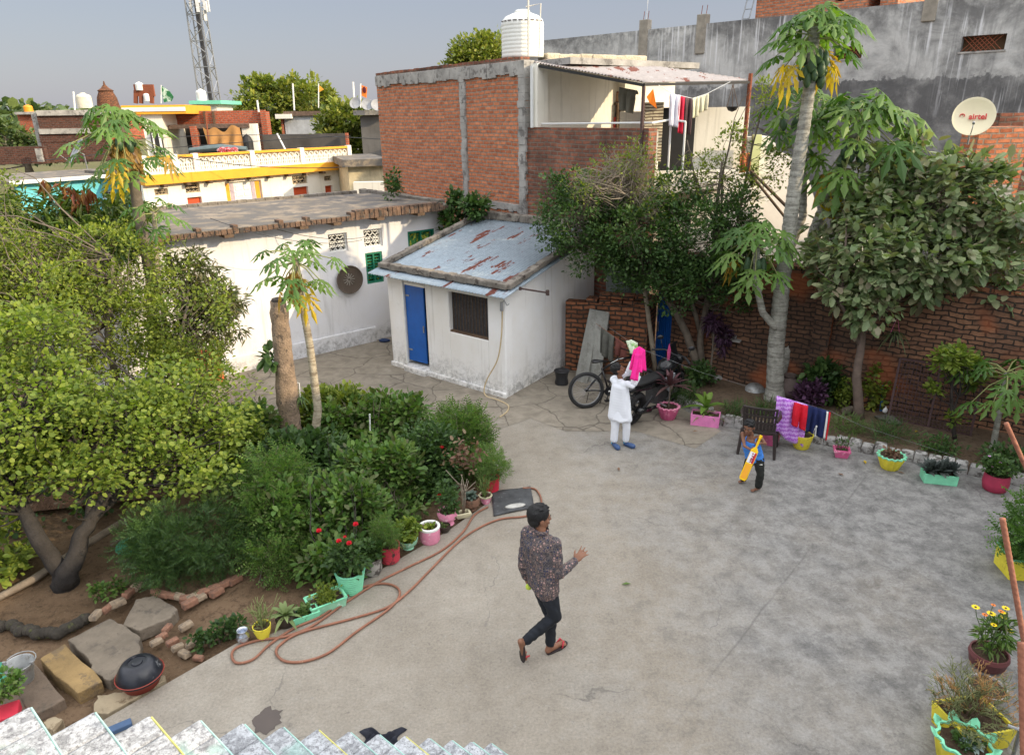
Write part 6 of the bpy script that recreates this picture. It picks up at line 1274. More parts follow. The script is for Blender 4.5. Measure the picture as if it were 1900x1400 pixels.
m = MB(); m.tube(Q, .013, 8); lone('water_pipe', m, paint('hose_cream', srgb(196, 176, 140), .5, .15), 'cream flexible pipe hanging down the shed corner and curling on the paving', 'pipe', smooth='all')
m = MB(); q = sf.p(SL-.03, 1.78, .06); m.box(q, (.05, .05, .16), .3, taper=.8); m.tube([q+V(0, 0, .05), q+V(.05, -.01, .12), q+V(.10, -.01, .02), q+V(.14, 0, .05)], .010, 6); m.tube([q, q-V(0, 0, .25)], .006, 5)
lone('wall_lamp', m, M['steel'], 'small bent metal lamp holder fixed at the shed corner under the eave', 'lamp holder')
m = MB(); a = atY(965, 535, 12.25); b = atY(1016, 543, 12.0); m.tube([a, b], .016, 7); m.box(b, (.05, .06, .09), .2); m.box(a, (.04, .05, .06), .2); lone('iron_bracket', m, paint('rust_dark', (.06, .035, .03), .8), 'dark rusty iron bar sticking out from the shed right wall', 'bracket')
# black stool-like tub
c = at(1042, 712); m = MB(); m.lathe([(.001, 0), (.13, 0), (.135, .05), (.115, .13), (.13, .22), (.155, .28), (.15, .29), (.12, .27)], 26, c); tb_ = thing('black_tub', c, 'black rubber tub with pale filled top beside the shed right wall', 'tub'); m.build('tub', blackP, tb_, smooth=True)
m = MB(); m.lathe([(.001, .268), (.128, .268), (.128, .262)], 22, c); m.build('lid', M['cementG'], tb_)
# stone slabs leaning on hut
slabM = paint('slate_slab', (.34, .34, .31), .9, .25, 3, .8, col2=(.24, .235, .21), amt=.42, dist=.02)
for i, (x0, x1, xt0, xt1, yt, lab) in enumerate(((1066, 1088, 1094, 1112, 572, 'narrow left leaning grey stone slab by the brick hut'), (1080, 1112, 1106, 1130, 575, 'wide right leaning grey stone slab by the brick hut'))):
    yb = h0.y-.75; a = at(x0, 705); b = at(x1, 712); Yw = h0.y-.12-.05*i; c = atY(xt0, yt, Yw); d = atY(xt1, yt+4, Yw); m = MB(); n = (b-a).cross(c-a).normalized(); m.slab([a, b, d, c], n*-.045)
    lone('stone_slab', m, slabM, lab, 'stone slab', 'slabs leaning at the hut', bev=.006)
# rubber mat with chalk patch, black cloth, wet stain
mp = [at(x, y, .012) for x, y in ((912, 914), (984, 902), (992, 941), (916, 957))]; m = MB(); m.grid(lambda i, j: mp[0].lerp(mp[1], i).lerp(mp[3].lerp(mp[2], i), j)+V(0, 0, .012+.012*math.sin(i*6+j*2)*math.sin(j*5+1)), 16, 12)
mt_ = lone('rubber_mat', m, paint('mat_black', (.065, .068, .072), .75, .4, 9, .6, col2=(.2, .2, .2), amt=.35), 'worn black rubber mat lying over the hose by the red pot', 'mat', smooth='all'); q = mt_.modifiers.new('s', 'SOLIDIFY'); q.thickness = .012
m = MB(); c = at(956, 938, .035); m.ball(c, (.15, .055, .022), 14, 6, Matrix.Rotation(.25, 3, 'Z')); lone('flat_stone', m, paint('chalk_stone', (.55, .54, .50), .9, .3, 12, .5), 'pale flat elongated stone weighing down the black rubber mat', 'stone', smooth='all')
m = MB(); rr = random.Random(3); c = at(706, 1380, .0)
cg = {}
m.grid(lambda i, j: c+V((i-.5)*.36*(1+.25*math.sin(j*7)), (j-.5)*.26*(1+.3*math.sin(i*9)), .012+.075*abs(math.sin(i*9+2*math.sin(j*6)))*abs(math.cos(j*8+i*5))*math.sin(math.pi*i)**.4*math.sin(math.pi*j)**.4 if 0 < i < 1 and 0 < j < 1 else .006), 36, 28)
lone('dark_cloth', m, paint('cloth_navyblack', (.015, .017, .028), .9, .4, 20, .4), 'crumpled dark blue-black cloth dropped on the concrete by the stair', 'cloth', smooth='all')
def blob(px, py, rx, ry, z, seed, n=24, rot=0):
    rr = random.Random(seed); c = at(px, py, z); return [c+V(math.cos(a)*rx*(1+rr.uniform(-.25, .25)), math.sin(a)*ry*(1+rr.uniform(-.25, .25)), 0) for a in [2*math.pi*i/n for i in range(n)]]
m = MB(); b_ = blob(497, 1335, .12, .14, .004, 4); m.add(b_, [tuple(range(len(b_)))]); tag(m.build('wet_patch', paint('wet', (.07, .052, .042), .25, .2, 3, 0), None), kind='structure')
# plastic chair (dark brown)
def chair():
    cm = paint('chair_brown', (.038, .028, .026), .38, .25, 4, .08); c = at(1405, 835); t = thing('plastic_chair', c, 'dark brown moulded plastic armchair standing behind the small child', 'chair'); rz = R(-24); Mx = Matrix.Translation(c)@Matrix.Rotation(rz, 4, 'Z')
    def P_(x, y, z): return Mx@V(x, y, z)
    for sx in (-1, 1):
        for sy in (-1, 1):
            m = MB(); m.tube([P_(sx*.27, sy*.25, 0), P_(sx*.235, sy*.20, .42)], [.022, .034], 6); m.build('leg', cm, t)
        m = MB(); m.tube([P_(sx*.235, .20, .42), P_(sx*.26, .20, .64), P_(sx*.28, -.10, .66), P_(sx*.24, -.23, .62)], [.028, .028, .034, .03], 7, flat=.6); m.build('armrest', cm, t, smooth=True)
    m = MB(); m.grid(lambda i, j: P_((i-.5)*.47, -.22+.44*j, .42-.02*math.sin(math.pi*i)), 8, 6); o = m.build('seat', cm, t); q = o.modifiers.new('s', 'SOLIDIFY'); q.thickness = .03
    # backrest towards the viewer (chair faces away): frame with three rows of slots
    def B_(u, v): return P_((u-.5)*(.46+.04*v), -.22-.13*v-.02, .46+.42*v)+Mx.to_3x3()@V(0, -.03*math.sin(math.pi*u), 0)
    m = MB()
    for a, b in ((0, .06), (.94, 1)): m.grid(lambda i, j: B_(mix(a, b, i), j), 1, 10)
    for v0, v1 in ((0, .05), (.32, .38), (.62, .68), (.93, 1)): m.grid(lambda i, j: B_(mix(.06, .94, i), mix(v0, v1, j)), 14, 1)
    for v0, v1 in ((.05, .32), (.38, .62), (.68, .93)):
        for k in range(8): a = .06+.88*k/8+.022; b = .06+.88*(k+1)/8-.022; m.grid(lambda i, j: B_(mix(a, b, i), mix(v0, v1, j)), 1, 1)
    o = m.build('backrest', cm, t); q = o.modifiers.new('s', 'SOLIDIFY'); q.thickness = .02
chair()
# washing lines and laundry
def cloth(name, a, b, drop, label, mat, waves=3, amp=.03, back=.0, parent=None, seed=0, hem=0, taper=0, thick=.006, cat='cloth', bpull=.2, group=None, z0=None, nu=30):
    """cloth folded over a line between a and b, falling 'drop' metres (number or function of u)"""
    a, b = Vector(a), Vector(b); d = (b-a).normalized(); n = Vector((d.y, -d.x, 0)).normalized(); rr = random.Random(seed); ph = rr.uniform(0, 6); dr_ = drop if callable(drop) else (lambda u: drop)
    def fn(i, j):
        p = a.lerp(b, i); t = (j-.12)/.88; s_ = 1 if t > 0 else -1; L = abs(t)*dr_(i) if t > 0 else abs(t)*.9/.12*.12*dr_(i)*bpull*7
        w = math.sin(i*waves*6.28+ph)+.4*math.sin(i*waves*13+ph*2+L*3)
        q = p+Vector((0, 0, -L))+n*(s_*.012+s_*min(1, L*6)*(amp*w+.02))
        mid = a.lerp(b, .5); q += (mid-p)*Vector((1, 1, 0))*(taper*min(1, L*1.5)) if False else Vector(((mid-p).x*taper*t if t > 0 else 0, (mid-p).y*taper*t if t > 0 else 0, 0)); return q
    m = MB(); m.grid(fn, nu, 16); o = m.build(name, mat, parent, smooth='all', fix=False); s_ = o.modifiers.new('s', 'SOLIDIFY'); s_.thickness = thick
    if label: tag(o, label, cat, group)
    return o
L0 = atY(1160, 655, 11.6); 
lineR = [atY(1185, 645, 10.22), atY(1300, 690, 10.2), atY(1440, 733, 10.05), atY(1540, 762, 9.9), atY(1600, 790, 9.6), atY(1760, 842, 9.25), atY(1905, 905, 8.9)]
m = MB(); m.tube([atY(1105, 590, 12.9)]+lineR, .0018, 4); lone('washing_line', m, M['steel'], 'thin washing line running from the brick hut past the clothes to the right edge', 'washing line')
def lp(px):   # point of the line at an image column
    for a, b in zip(lineR, lineR[1:]):
        xa, xb = proj(a)[0], proj(b)[0]
        if xa <= px <= xb: return a.lerp(b, (px-xa)/(xb-xa))
    return lineR[0]
tw_ = NT('towel_lilac'); u_, v_, _ = tw_.sep(tw_.uv); zz = tw_.math('PINGPONG', tw_.math('ADD', v_, tw_.math('MULTIPLY', tw_.math('PINGPONG', u_, .035), .8)), .035)
towel = tw_.fin(tw_.mix(tw_.ramp(tw_.math('ADD', tw_.math('MULTIPLY', zz, 22), tw_.math('MULTIPLY', tw_.noise(26, 3, .6, tw_.uv), .6)), [(.55, 0), (.8, 1)]), srgb(176, 104, 206), srgb(214, 170, 236)), .95)
cloth('towel', lp(1441), lp(1500), lambda u: .58+.14*u-.03*math.sin(u*9), 'lilac patterned towel hanging at the left of the low washing line', towel, 3, .022, seed=1, group='laundry on the low line')
redM = paint('cloth_red', srgb(214, 16, 44), .85, .2, 9, .2); cloth('red_cloth', lp(1474), lp(1499), lambda u: .37+.03*u, 'red cloth with a white edge hanging between lilac towel and navy trousers', redM, 1.6, .03, seed=2, bpull=.9, group='laundry on the low line')
for o_ in ('red_cloth',): S.objects[o_].location += V(-.02, -.05, .0)
navy = paint('cloth_navy', srgb(20, 34, 84), .85, .25, 8, .2)
tr = thing('navy_trousers', lp(1520), 'dark navy trousers with a white and red side stripe hanging on the low line', 'trousers', 'laundry on the low line')
for a, b, dr_ in ((1497, 1516, .42), (1513, 1538, .45)): cloth('trouser_leg', lp(a)+V(0, -.02, 0), lp(b)+V(0, -.02, 0), dr_, None, navy, 1.2, .025, parent=tr, seed=a, taper=.25, bpull=.4)
cloth('side_stripe', lp(1531)+V(0, -.055, 0), lp(1534)+V(0, -.055, 0), .44, None, M['whiteP'], .5, .006, parent=tr, seed=2, nu=3, thick=.004); cloth('side_stripe', lp(1535)+V(0, -.055, 0), lp(1538)+V(0, -.055, 0), .46, None, redM, .5, .006, parent=tr, seed=3, nu=3, thick=.004)
m = MB(); q = lp(1517)+V(0, -.05, -.30); m.tube([q, q+V(-.04, 0, -.09)], [.008, .012], 5); m.tube([q, q+V(.005, 0, -.16)], [.008, .012], 5); m.ball(q, .02, 6, 5); m.build('drawstring', M['whiteP'], tr)
# grey and rust cloths hanging near the hut
la, lb_ = atY(1116, 607, 12.75), atY(1163, 640, 12.35); m = MB(); m.tube([atY(1106, 600, 12.9), la, lb_], .004, 4); lone('short_line', m, M['rust'], 'short line strung in front of the hut wall above the bicycle', 'washing line')
cloth('grey_cloth', la, la.lerp(lb_, .52), .50, 'faded grey-green cloth hanging by the leaning slabs', paint('cloth_grey', (.10, .10, .085), .95, .35, 9, .2), 2, .03, seed=5); cloth('rust_cloth', la.lerp(lb_, .56), lb_, .30, 'dull reddish-brown cloth hanging right of the grey one', paint('cloth_rustred', (.14, .045, .035), .95, .3, 9, .2), 2, .03, seed=6)
# clothes and items on the roof terrace
yT = rE.y+.25; ca = atY(1212, 152, yT); cb = atY(1355, 152, yT); pts = [ca, atY(1250, 175, yT), atY(1285, 183, yT), atY(1310, 175, yT), cb]; m = MB(); m.tube(pts, .007, 4); lone('terrace_line', m, M['pipeW'], 'white washing rope sagging below the tin awning of the roof terrace', 'washing line')
for i, (x0, x1, yy0, yy1, y2, mt_, lab) in enumerate(((1243, 1262, 174, 177, 234, paint('cl_white', srgb(228, 226, 236), .9, .1), 'white shirt hanging on the terrace rope'), (1259, 1272, 178, 181, 246, paint('cl_crimson', srgb(206, 40, 70), .9, .15), 'crimson cloth next to the white shirt on the terrace rope'), (1270, 1286, 181, 183, 248, paint('cl_choc', srgb(80, 60, 62), .9, .2), 'dark brown shawl hanging in the middle of the terrace rope'), (1284, 1298, 183, 179, 220, paint('cl_cream', srgb(226, 220, 190), .9, .1), 'cream shirt left half of the pair on the terrace rope'), (1297, 1315, 180, 174, 210, paint('cl_cream2', srgb(214, 208, 182), .9, .1), 'cream shorts rightmost on the terrace rope'))):
    a = atY(x0, yy0, yT); b = atY(x1, yy1, yT); cloth('laundry', a, b, a.z-atY(x0, y2, yT).z, lab, mt_, 1.6, .03, seed=20+i, group='laundry on the terrace', taper=.15)
fo = atY(1206, 168, rE.y-.1); m = MB(); A_, B_, C_ = atY(1212, 165, rE.y-.1), atY(1198, 190, rE.y-.1), atY(1219, 202, rE.y-.15); D_ = atY(1200, 180, rE.y-.1)
m.slab([D_, A_, C_, atY(1206, 192, rE.y-.1)], (0, .02, 0)); lone('orange_flag', m, paint('flag_orange', srgb(252, 130, 20), .8, .1, 5, .1), 'plain orange cloth pennant by the awning corner post', 'flag')
cloth('olive_cloth', atY(1150, 162, 16.0), atY(1183, 168, 15.6), .45, 'olive grey trousers slung on the wire inside the roof room', paint('cloth_olive', (.20, .20, .16), .95, .2, 6, .2), 2, .05, seed=31, taper=.3)
t = thing('hanging_scale', atY(1358, 200, yT+.6), 'dark iron pan hanging by strings from the awning edge', 'hanging pan'); q = atY(1359, 198, yT+.6); tp = atY(1360, 156, yT+.6); m = MB(); m.lathe([(.001, -.10), (.08, -.07), (.12, 0), (.11, 0), (.07, -.06)], 16, q); m.build('pan', blackP, t, smooth=True)
m = MB(); [m.tube([tp, q+V(dx, 0, 0)], .006, 4) for dx in (-.11, .0, .11)]; m.build('string', M['wood'], t)
for i, px in enumerate((1110, 1128, 1145)):
    u, z = bf.hit(px, 180, -2.58); m = MB(); bf.box(m, u-.09, u+.09, z-.12, z+.12, -2.6, -2.57); t = thing('wall_picture', bf.p(u, z, -2.58), ('leftmost', 'middle', 'rightmost')[i]+' of three small framed pictures on the roof room wall', 'picture', 'pictures in the roof room'); m.build('frame', M['rust'], t); m = MB(); bf.box(m, u-.065, u+.065, z-.095, z+.095, -2.57, -2.565); m.build('print', paint('print%d' % i, srgb(190, 150, 120), .6, .5, 14, 0), t)
u, z = bf.hit(1033, 176, -2.55); m = MB(); m.ball(bf.p(u, z, -2.55), (.07, .04, .10), 8, 6); m.ball(bf.p(u, z+.1, -2.55), (.04, .03, .05), 8, 6); lone('wall_ornament', m, roseM['orange'], 'small orange hanging ornament on the roof room wall', 'ornament', smooth='all')
m = MB(); bf.box(m, *[bf.hit(984, 200, .06)[0], bf.hit(988, 200, .06)[0]], 4.72, 6.0, .03, .06); lone('down_pipe', m, M['pipeW'], 'white vertical pipe beside the roof room opening', 'pipe')
# ---- tanks
def tank(cx, cyb, cyt, wpx, Y, label, mat, group='water tanks', ribs=9, name='water_tank', pipe=True):
    b = atY(cx, cyb, Y); tp = atY(cx, cyt, Y); H_ = tp.z-b.z; r = abs(atY(cx+wpx/2, cyb, Y).x-b.x); t = thing(name, b, label, 'water tank', group); P = [(.001, 0), (r*.97, 0)]
    for i in range(ribs):
        z0 = H_*.72*i/ribs; z1 = H_*.72*(i+1)/ribs; P += [(r*.985, z0+.01), (r, z0+(z1-z0)*.3), (r, z0+(z1-z0)*.7), (r*.985, z1)]
    P += [(r*.95, H_*.78), (r*.78, H_*.86), (r*.45, H_*.92), (r*.34, H_*.925)]; m = MB(); m.lathe(P, 36, b); m.build('tank_body', mat, t, smooth=True)
    m = MB(); m.lathe([(.001, H_*.9), (r*.34, H_*.9), (r*.36, H_*.96), (r*.3, H_*.99), (.001, H_)], 20, b); m.build('lid', mat, t, smooth=True); return t, b, r, H_
wt = paint('tank_white', srgb(232, 232, 226), .45, .08, 1.5, 0)
t, b, r, H_ = tank(970, 108, 18, 78, 18.3, 'big white ribbed plastic water tank on the brick building roof', wt)
m = MB()
for i in range(9):
    a = R(200+i*16); m.box(b+V(r*1.004*math.cos(a), r*1.004*math.sin(a), H_*.745), (.012, .10, .022), a); 
m.build('lettering', paint('tank_print', (.12, .10, .10), .7), t)
q = b+V(.12, -r-.08, 0); m = MB(); m.tube([q, q+V(0, 0, H_*1.16)], .022, 7); m.tube([q+V(-.05, .0, H_*.98), q+V(.28, 0, H_*1.04), q+V(.24, 0, 0)], .018, 6); m.build('pipe', paint('pipe_pale', srgb(206, 202, 192), .6), t)
tank(159, 201, 172, 26, 44.5, 'dirty white tank behind the papaya crown on the dark brick house', paint('tank_dirty', srgb(214, 208, 190), .7, .2, 3, 0)); tank(375, 188, 165, 18, 52, 'small white tank on the mint green roof slab', wt, ribs=6)
t, *_ = tank(260, 168, 152, 14, 62, 'small white tank raised on a brown stand', wt, ribs=6); m = MB(); [m.beam(atY(x, 168, 62), atY(x, 192, 62), .25, .25) for x in (252, 262, 282)]; m.beam(atY(250, 168, 62), atY(286, 168, 62), .2, .9); m.build('stand', M['rust'], t); tank(274, 188, 172, 12, 62, 'lower small white tank beside the brown stand', wt, ribs=5)
tank(54, 209, 194, 15, 61, 'orange plastic tank on the small far brick room', paint('tank_orange', srgb(236, 150, 30), .5, .1, 1, 0), ribs=5)
# ---- flags, poles, wires far away
def flag(px, py, ph, Y, pts, mat, label):
    t = thing('flag', atY(px, ph, Y), label, 'flag', 'flags on the rooftops'); m = MB(); m.tube([atY(px, ph, Y), atY(px, py, Y)], .035, 5); m.build('pole', M['pipeW'], t); m = MB(); m.slab([atY(x, y, Y) for x, y in pts], (0, .04, 0)); o = m.build('flag_cloth', mat, t); return t, o
flag(299, 158, 192, 50, [(299, 159), (315, 170), (322, 180), (318, 188), (304, 190), (301, 175)], paint('flag_green', srgb(40, 120, 70), .8, .4, .8, 0, col2=srgb(200, 220, 200), amt=.42), 'green and white rooftop flag left of the telecom tower')
flag(591, 155, 200, 48, [(591, 158), (601, 166), (592, 171)], paint('flag_saffron', srgb(240, 160, 50), .8), 'small saffron pennant above the bright far tree'); t, o = flag(669, 155, 200, 40, [(671, 158), (681, 162), (680, 182), (671, 178)], roseM['orange'], 'orange banner flag above the narrow far house'); m = MB(); m.ball(atY(676, 167, 39.95), (.1, .02, .16), 8, 6); m.build('emblem', roseM['maroon'], o)
for px, y0, y1, Y in ((136, 170, 205, 44), (543, 155, 205, 46), (655, 152, 200, 40), (477, 186, 208, 39.5), (25, 0, 0, 0))[:4]:
    m = MB(); m.tube([atY(px+3, y1, Y), atY(px, y0, Y)], .05, 5); lone('roof_pole', m, M['pipeW'], {136: 'pale pole above the far dark brick house', 543: 'slim pole above the grey far house', 655: 'thin pole beside the orange banner', 477: 'short white pipe on the orange brick upper storey'}[px], 'pole')
def dish(c, r, d, label, mat, parent_pole=None, name='satellite_dish', group='satellite dishes'):
    d = Vector(d).normalized(); t = thing(name, c, label, 'satellite dish', group); q = d.to_track_quat('Z', 'Y').to_matrix(); m = MB(); P = [(.001, 0)]+[(r*i/8, r*.22*(i/8)**2) for i in range(1, 9)]+[(r*1.01, r*.235), (r, r*.245), (r*.98, r*.215)]
    m.lathe([(.001, 0)]+[(r*i/8, r*.22*(i/8)**2) for i in range(1, 9)]+[(r*1.02, r*.22), (r*1.02, r*.19)]+[(r*i/8, r*.22*(i/8)**2-.012) for i in range(8, 0, -1)]+[(.001, -.012)], 32, c, q); m.build('reflector', mat, t, smooth=True)
    m = MB(); up_ = q@V(0, 1, 0); f = Vector(c)+d*r*.95-up_*r*.55; m.tube([Vector(c)-up_*r*1.0, f-up_*r*.25, f], r*.025, 5); m.tube([f+d*.02, f-(f-Vector(c)).normalized()*-.06], r*.07, 7); m.build('receiver_arm', M['steel'], t)
    m = MB(); m.tube([Vector(c)-d*.02, Vector(c)-d*r*.35, Vector(c)-d*r*.4-V(0, 0, r*1.3)], r*.05, 6); m.build('mast', M['steel'], t); return t, q
dc = atY(1806, 218, 12.6); dd_ = V(-.55, -1.0, .35); t, q = dish(dc, .31, dd_, 'cream satellite dish with red lettering mounted by the brick pillar', paint('dish_cream', srgb(236, 224, 190), .5, .06, 2, 0))
zax = dd_.normalized(); xax = V(1, -.55, 0); xax = (xax-zax*xax.dot(zax)).normalized(); yax = zax.cross(xax); Rm = Matrix((xax, yax, zax)).transposed(); red_ = paint('print_red', srgb(206, 40, 40), .5, .05)
text_mesh('airtel', .125, red_, t, 'lettering', dc+zax*.035+xax*.06, Rm, .002, .003)
m = MB(); cc = dc+zax*.036-xax*.165+yax*.015
m.tube([cc+xax*(.034*math.cos(a))*(1+.2*math.sin(a))+yax*(.032*math.sin(a)) for a in [R(200-i*30) for i in range(9)]], [.004+.006*math.sin(math.pi*i/8) for i in range(9)], 6); m.build('logo_swirl', red_, t)
dish(atY(146, 282, 34), .62, V(-.6, -.5, .5), 'grey satellite dish on the turquoise house roof', paint('dish_grey', srgb(150, 152, 156), .6)); 
for i, (px, py) in enumerate(((660, 192), (682, 195), (699, 196))): dish(atY(px, py, 39), .30, V(-.2+.3*i, -1, .5), ('leftmost', 'middle', 'rightmost')[i]+' of three small grey dishes on the narrow far house', paint('dish_grey', (1, 1, 1)))
for i, P in enumerate(([atY(200, 262, 30), atY(470, 240, 30), atY(760, 262, 25)], [atY(330, 290, 22), atY(480, 318, 22), atY(640, 310, 22)], [atY(60, 300, 30), atY(330, 268, 29), atY(650, 252, 30)], [atY(390, 405, 13.5), atY(560, 470, 13), atY(672, 445, 15.5)], [atY(480, 415, 15), atY(600, 455, 14), atY(675, 440, 15.5)])):
    m = MB(); n = 14; m.tube([P[0].lerp(P[1], t).lerp(P[1].lerp(P[2], t), t) for t in [k/n for k in range(n+1)]], .006 if i > 2 else .012, 4); lone('overhead_wire', m, blackP, ('long wire crossing in front of the far upper storey', 'wire sagging in front of the yellow band', 'wire from the cyan house roof to the right', 'wire slung under the mud roof eave', 'lower wire slung toward the vent')[i], 'wire', 'overhead wires')
# round woven tray on the white wall
u, z = wh.hit(647, 518, .05); c = wh.p(u, z, .06); Wr = .31; q = wh.n.to_track_quat('Z', 'Y').to_matrix(); t = thing('woven_tray', c, 'large round dark woven tray hung on the white house wall', 'woven tray'); bk_ = NT('basket'); _, _, _z = bk_.sep(bk_.co)
rd = bk_.vmath('LENGTH', bk_.vmath('SUBTRACT', bk_.co, tuple(c))); 
ln = bk_.n.new('ShaderNodeVectorMath'); ln.operation = 'DISTANCE'; bk_.L(bk_.co, ln.inputs[0]); ln.inputs[1].default_value = c; wv = bk_.math('SINE', bk_.math('MULTIPLY', ln.outputs['Value'], 300)); bk_.bump(wv, .8, .006)
bkm = bk_.fin(bk_.mix(bk_.ramp(wv, [(.2, 0), (.8, 1)]), (.075, .055, .04), (.17, .13, .10)), .9); m = MB(); m.lathe([(.001, 0), (Wr*.6, .005), (Wr*.9, .03), (Wr, .07), (Wr*1.03, .07), (Wr*1.03, .04), (Wr*.9, -.01), (.001, -.02)], 36, c, q); m.build('tray', bkm, t, smooth=True)
m = MB()
for k in range(12): a = 2*math.pi*k/12; m.beam(c+q@V(.03*math.cos(a), .03*math.sin(a), .012), c+q@V(.14*math.cos(a), .14*math.sin(a), .014), .014, .006)
m.build('star_pattern', paint('tray_pale', (.40, .37, .32), .9), t)
# ---- garden bottom left
stM = [paint('flag_brown', (.20, .165, .125), .92, .35, 3, .8, col2=(.12, .10, .08), amt=.42, dist=.02), paint('flag_ochre', (.30, .20, .085), .92, .35, 3, .9, col2=(.17, .12, .07), amt=.42, dist=.02), paint('flag_buff', (.36, .29, .19), .92, .3, 3, .7, col2=(.20, .15, .09), amt=.42, dist=.02), paint('flag_umber', (.17, .125, .09), .92, .35, 3, .8, col2=(.10, .08, .06), amt=.42, dist=.02)]
for i, (pl, mi, h, lab) in enumerate((([(228, 1160), (252, 1112), (285, 1105), (330, 1130), (318, 1145), (258, 1170)], 0, .03, 'five-sided flat paving stone nearest the angled brick edging'), ([(126, 1190), (205, 1150), (235, 1165), (262, 1185), (262, 1225), (205, 1266), (172, 1250), (165, 1225)], 0, .05, 'large dark paving slab left of the black basin'), ([(76, 1228), (122, 1200), (192, 1270), (146, 1293)], 1, .07, 'thick ochre yellow paving slab in the row beside the bucket'), ([(2, 1235), (52, 1220), (122, 1300), (76, 1325), (55, 1330)], 3, .05, 'brown slab under the galvanised bucket'), ([(174, 1320), (180, 1290), (225, 1285), (305, 1252), (308, 1262), (200, 1325)], 2, .03, 'long buff paving slab in front of the red basin'), ([(-60, 1250), (0, 1240), (70, 1325), (-60, 1345)], 3, .04, 'dark brown slab at the far lower left corner'), ([(80, 1340), (100, 1330), (118, 1335), (100, 1358)], 2, .03, 'small pale stone near the stair top step'))):
    P = [at(x, y, -.02) for x, y in pl]; rr = random.Random(i); R_ = []
    for a, b in zip(P, P[1:]+P[:1]):
        for k in range(4): q = a.lerp(b, k/4); R_.append((q.x+rr.uniform(-.014, .014)*(k > 0), q.y+rr.uniform(-.014, .014)*(k > 0)))
    m = MB(); m.prism(R_, -.16, -.04+h); lone('paving_slab', m, stM[mi], lab, 'paving slab', 'slabs of the garden path', bev=.012)
fm = mk_soil('foreground_soil', (.10, .07, .045), (.17, .12, .08), (.045, .032, .022))
bedge = [(270, 1070), (256, 1085), (238, 1100), (218, 1118), (200, 1128), (178, 1140), (290, 1098), (303, 1102), (318, 1104), (332, 1106), (346, 1110), (358, 1107), (378, 1098), (400, 1090), (418, 1082), (436, 1075), (352, 1118), (372, 1108), (402, 1098), (345, 1160), (300, 1180), (330, 1200), (368, 1220), (342, 1212), (320, 1190), (355, 1195), (310, 1165), (290, 1190)]
bproto = None; rr = random.Random(1); m = MB()
m.box((0, 0, 0), (.17, .09, .075), taper=.94); brk = [paint('loose_brick', (.30, .155, .10), .95, .4, 9, .8, col2=(.16, .10, .075), amt=.42, dist=.01), paint('loose_brick_pale', (.34, .26, .18), .95, .4, 9, .8, col2=(.16, .13, .10), amt=.42, dist=.01)]
pr = [m.build('edging_brick', brk[0], None, bev=.014)]; m = MB(); m.box((0, 0, 0), (.17, .10, .07), taper=.9); pr.append(m.build('edging_brick', brk[1], None, bev=.016))
for i, (x, y) in enumerate(bedge):
    s_ = 0 if 9 > i > 5 or 11 < i < 16 else i % 2; o = pr[s_] if not pr[s_].get('label') else pr[s_].copy()
    if o is not pr[s_]: link(o)
    q = at(x, y, -.03); nx = bedge[i+1] if i+1 < len(bedge) and abs(bedge[i+1][0]-x) < 30 else (x+12, y-6 if i > 11 else y-10); d = at(*nx)-at(x, y); o.location = q; o.rotation_euler = (rr.uniform(-.12, .12), rr.uniform(-.12, .12), math.atan2(d.y, d.x)+rr.uniform(-.2, .2)); o.scale = [rr.uniform(.8, 1.1)*(.8 if i > 18 else 1)]*3
    tag(o, 'rough brick or stone piece laid in the garden edging at lower left', 'brick', 'bricks of the garden edging')
m = MB(); rr = random.Random(9)
pp = [at(x, y, -.05) for x, y in ((-20, 1148), (30, 1160), (70, 1170), (110, 1168), (140, 1152), (165, 1140))]
for a, b in zip(pp, pp[1:]):
    for k in range(4): q = a.lerp(b, k/4); m.ball(q+V(0, rr.uniform(-.03, .03), -.03), (.075, .065, .06), 8, 6, Matrix.Rotation(rr.uniform(0, 3), 3, 'Z'))
lone('mossy_stone_edge', m, paint('mossy_stone', (.05, .042, .032), .95, .4, 6, .9, col2=(.08, .085, .03), amt=.4, dist=.02), 'dark damp stone edging below the forked trunk', 'stone edging', smooth=True)
m = MB(); m.tube([at(x, y, z) for x, y, z in ((-10, 1112, -.05), (60, 1075, -.02), (130, 1028, 0), (200, 985, .05), (240, 960, .08))], [.05, .055, .05, .055, .05], 8, flat=.8); lone('curved_channel_rim', m, paint('rim_stone', (.24, .19, .14), .95, .3, 6, .8, dist=.02), 'curved mud and stone rim sweeping behind the forked trunk', 'rim', smooth='all')
c = at(120, 960, -.1); m = MB(); m.grid(lambda i, j: c+V(-1.2+2.6*i, .9*j+.55*i, .02+.45*j*math.sin(math.pi*min(1, i*1.2))+.03*math.sin(i*23)*j), 30, 8); lone('earth_bank', m, paint('bank', (.13, .07, .04), 1, .5, 3, .9, col2=(.22, .17, .12), amt=.38, dist=.03), 'eroded reddish earth bank in the shade behind the forked trunk', 'earth bank', smooth='all')
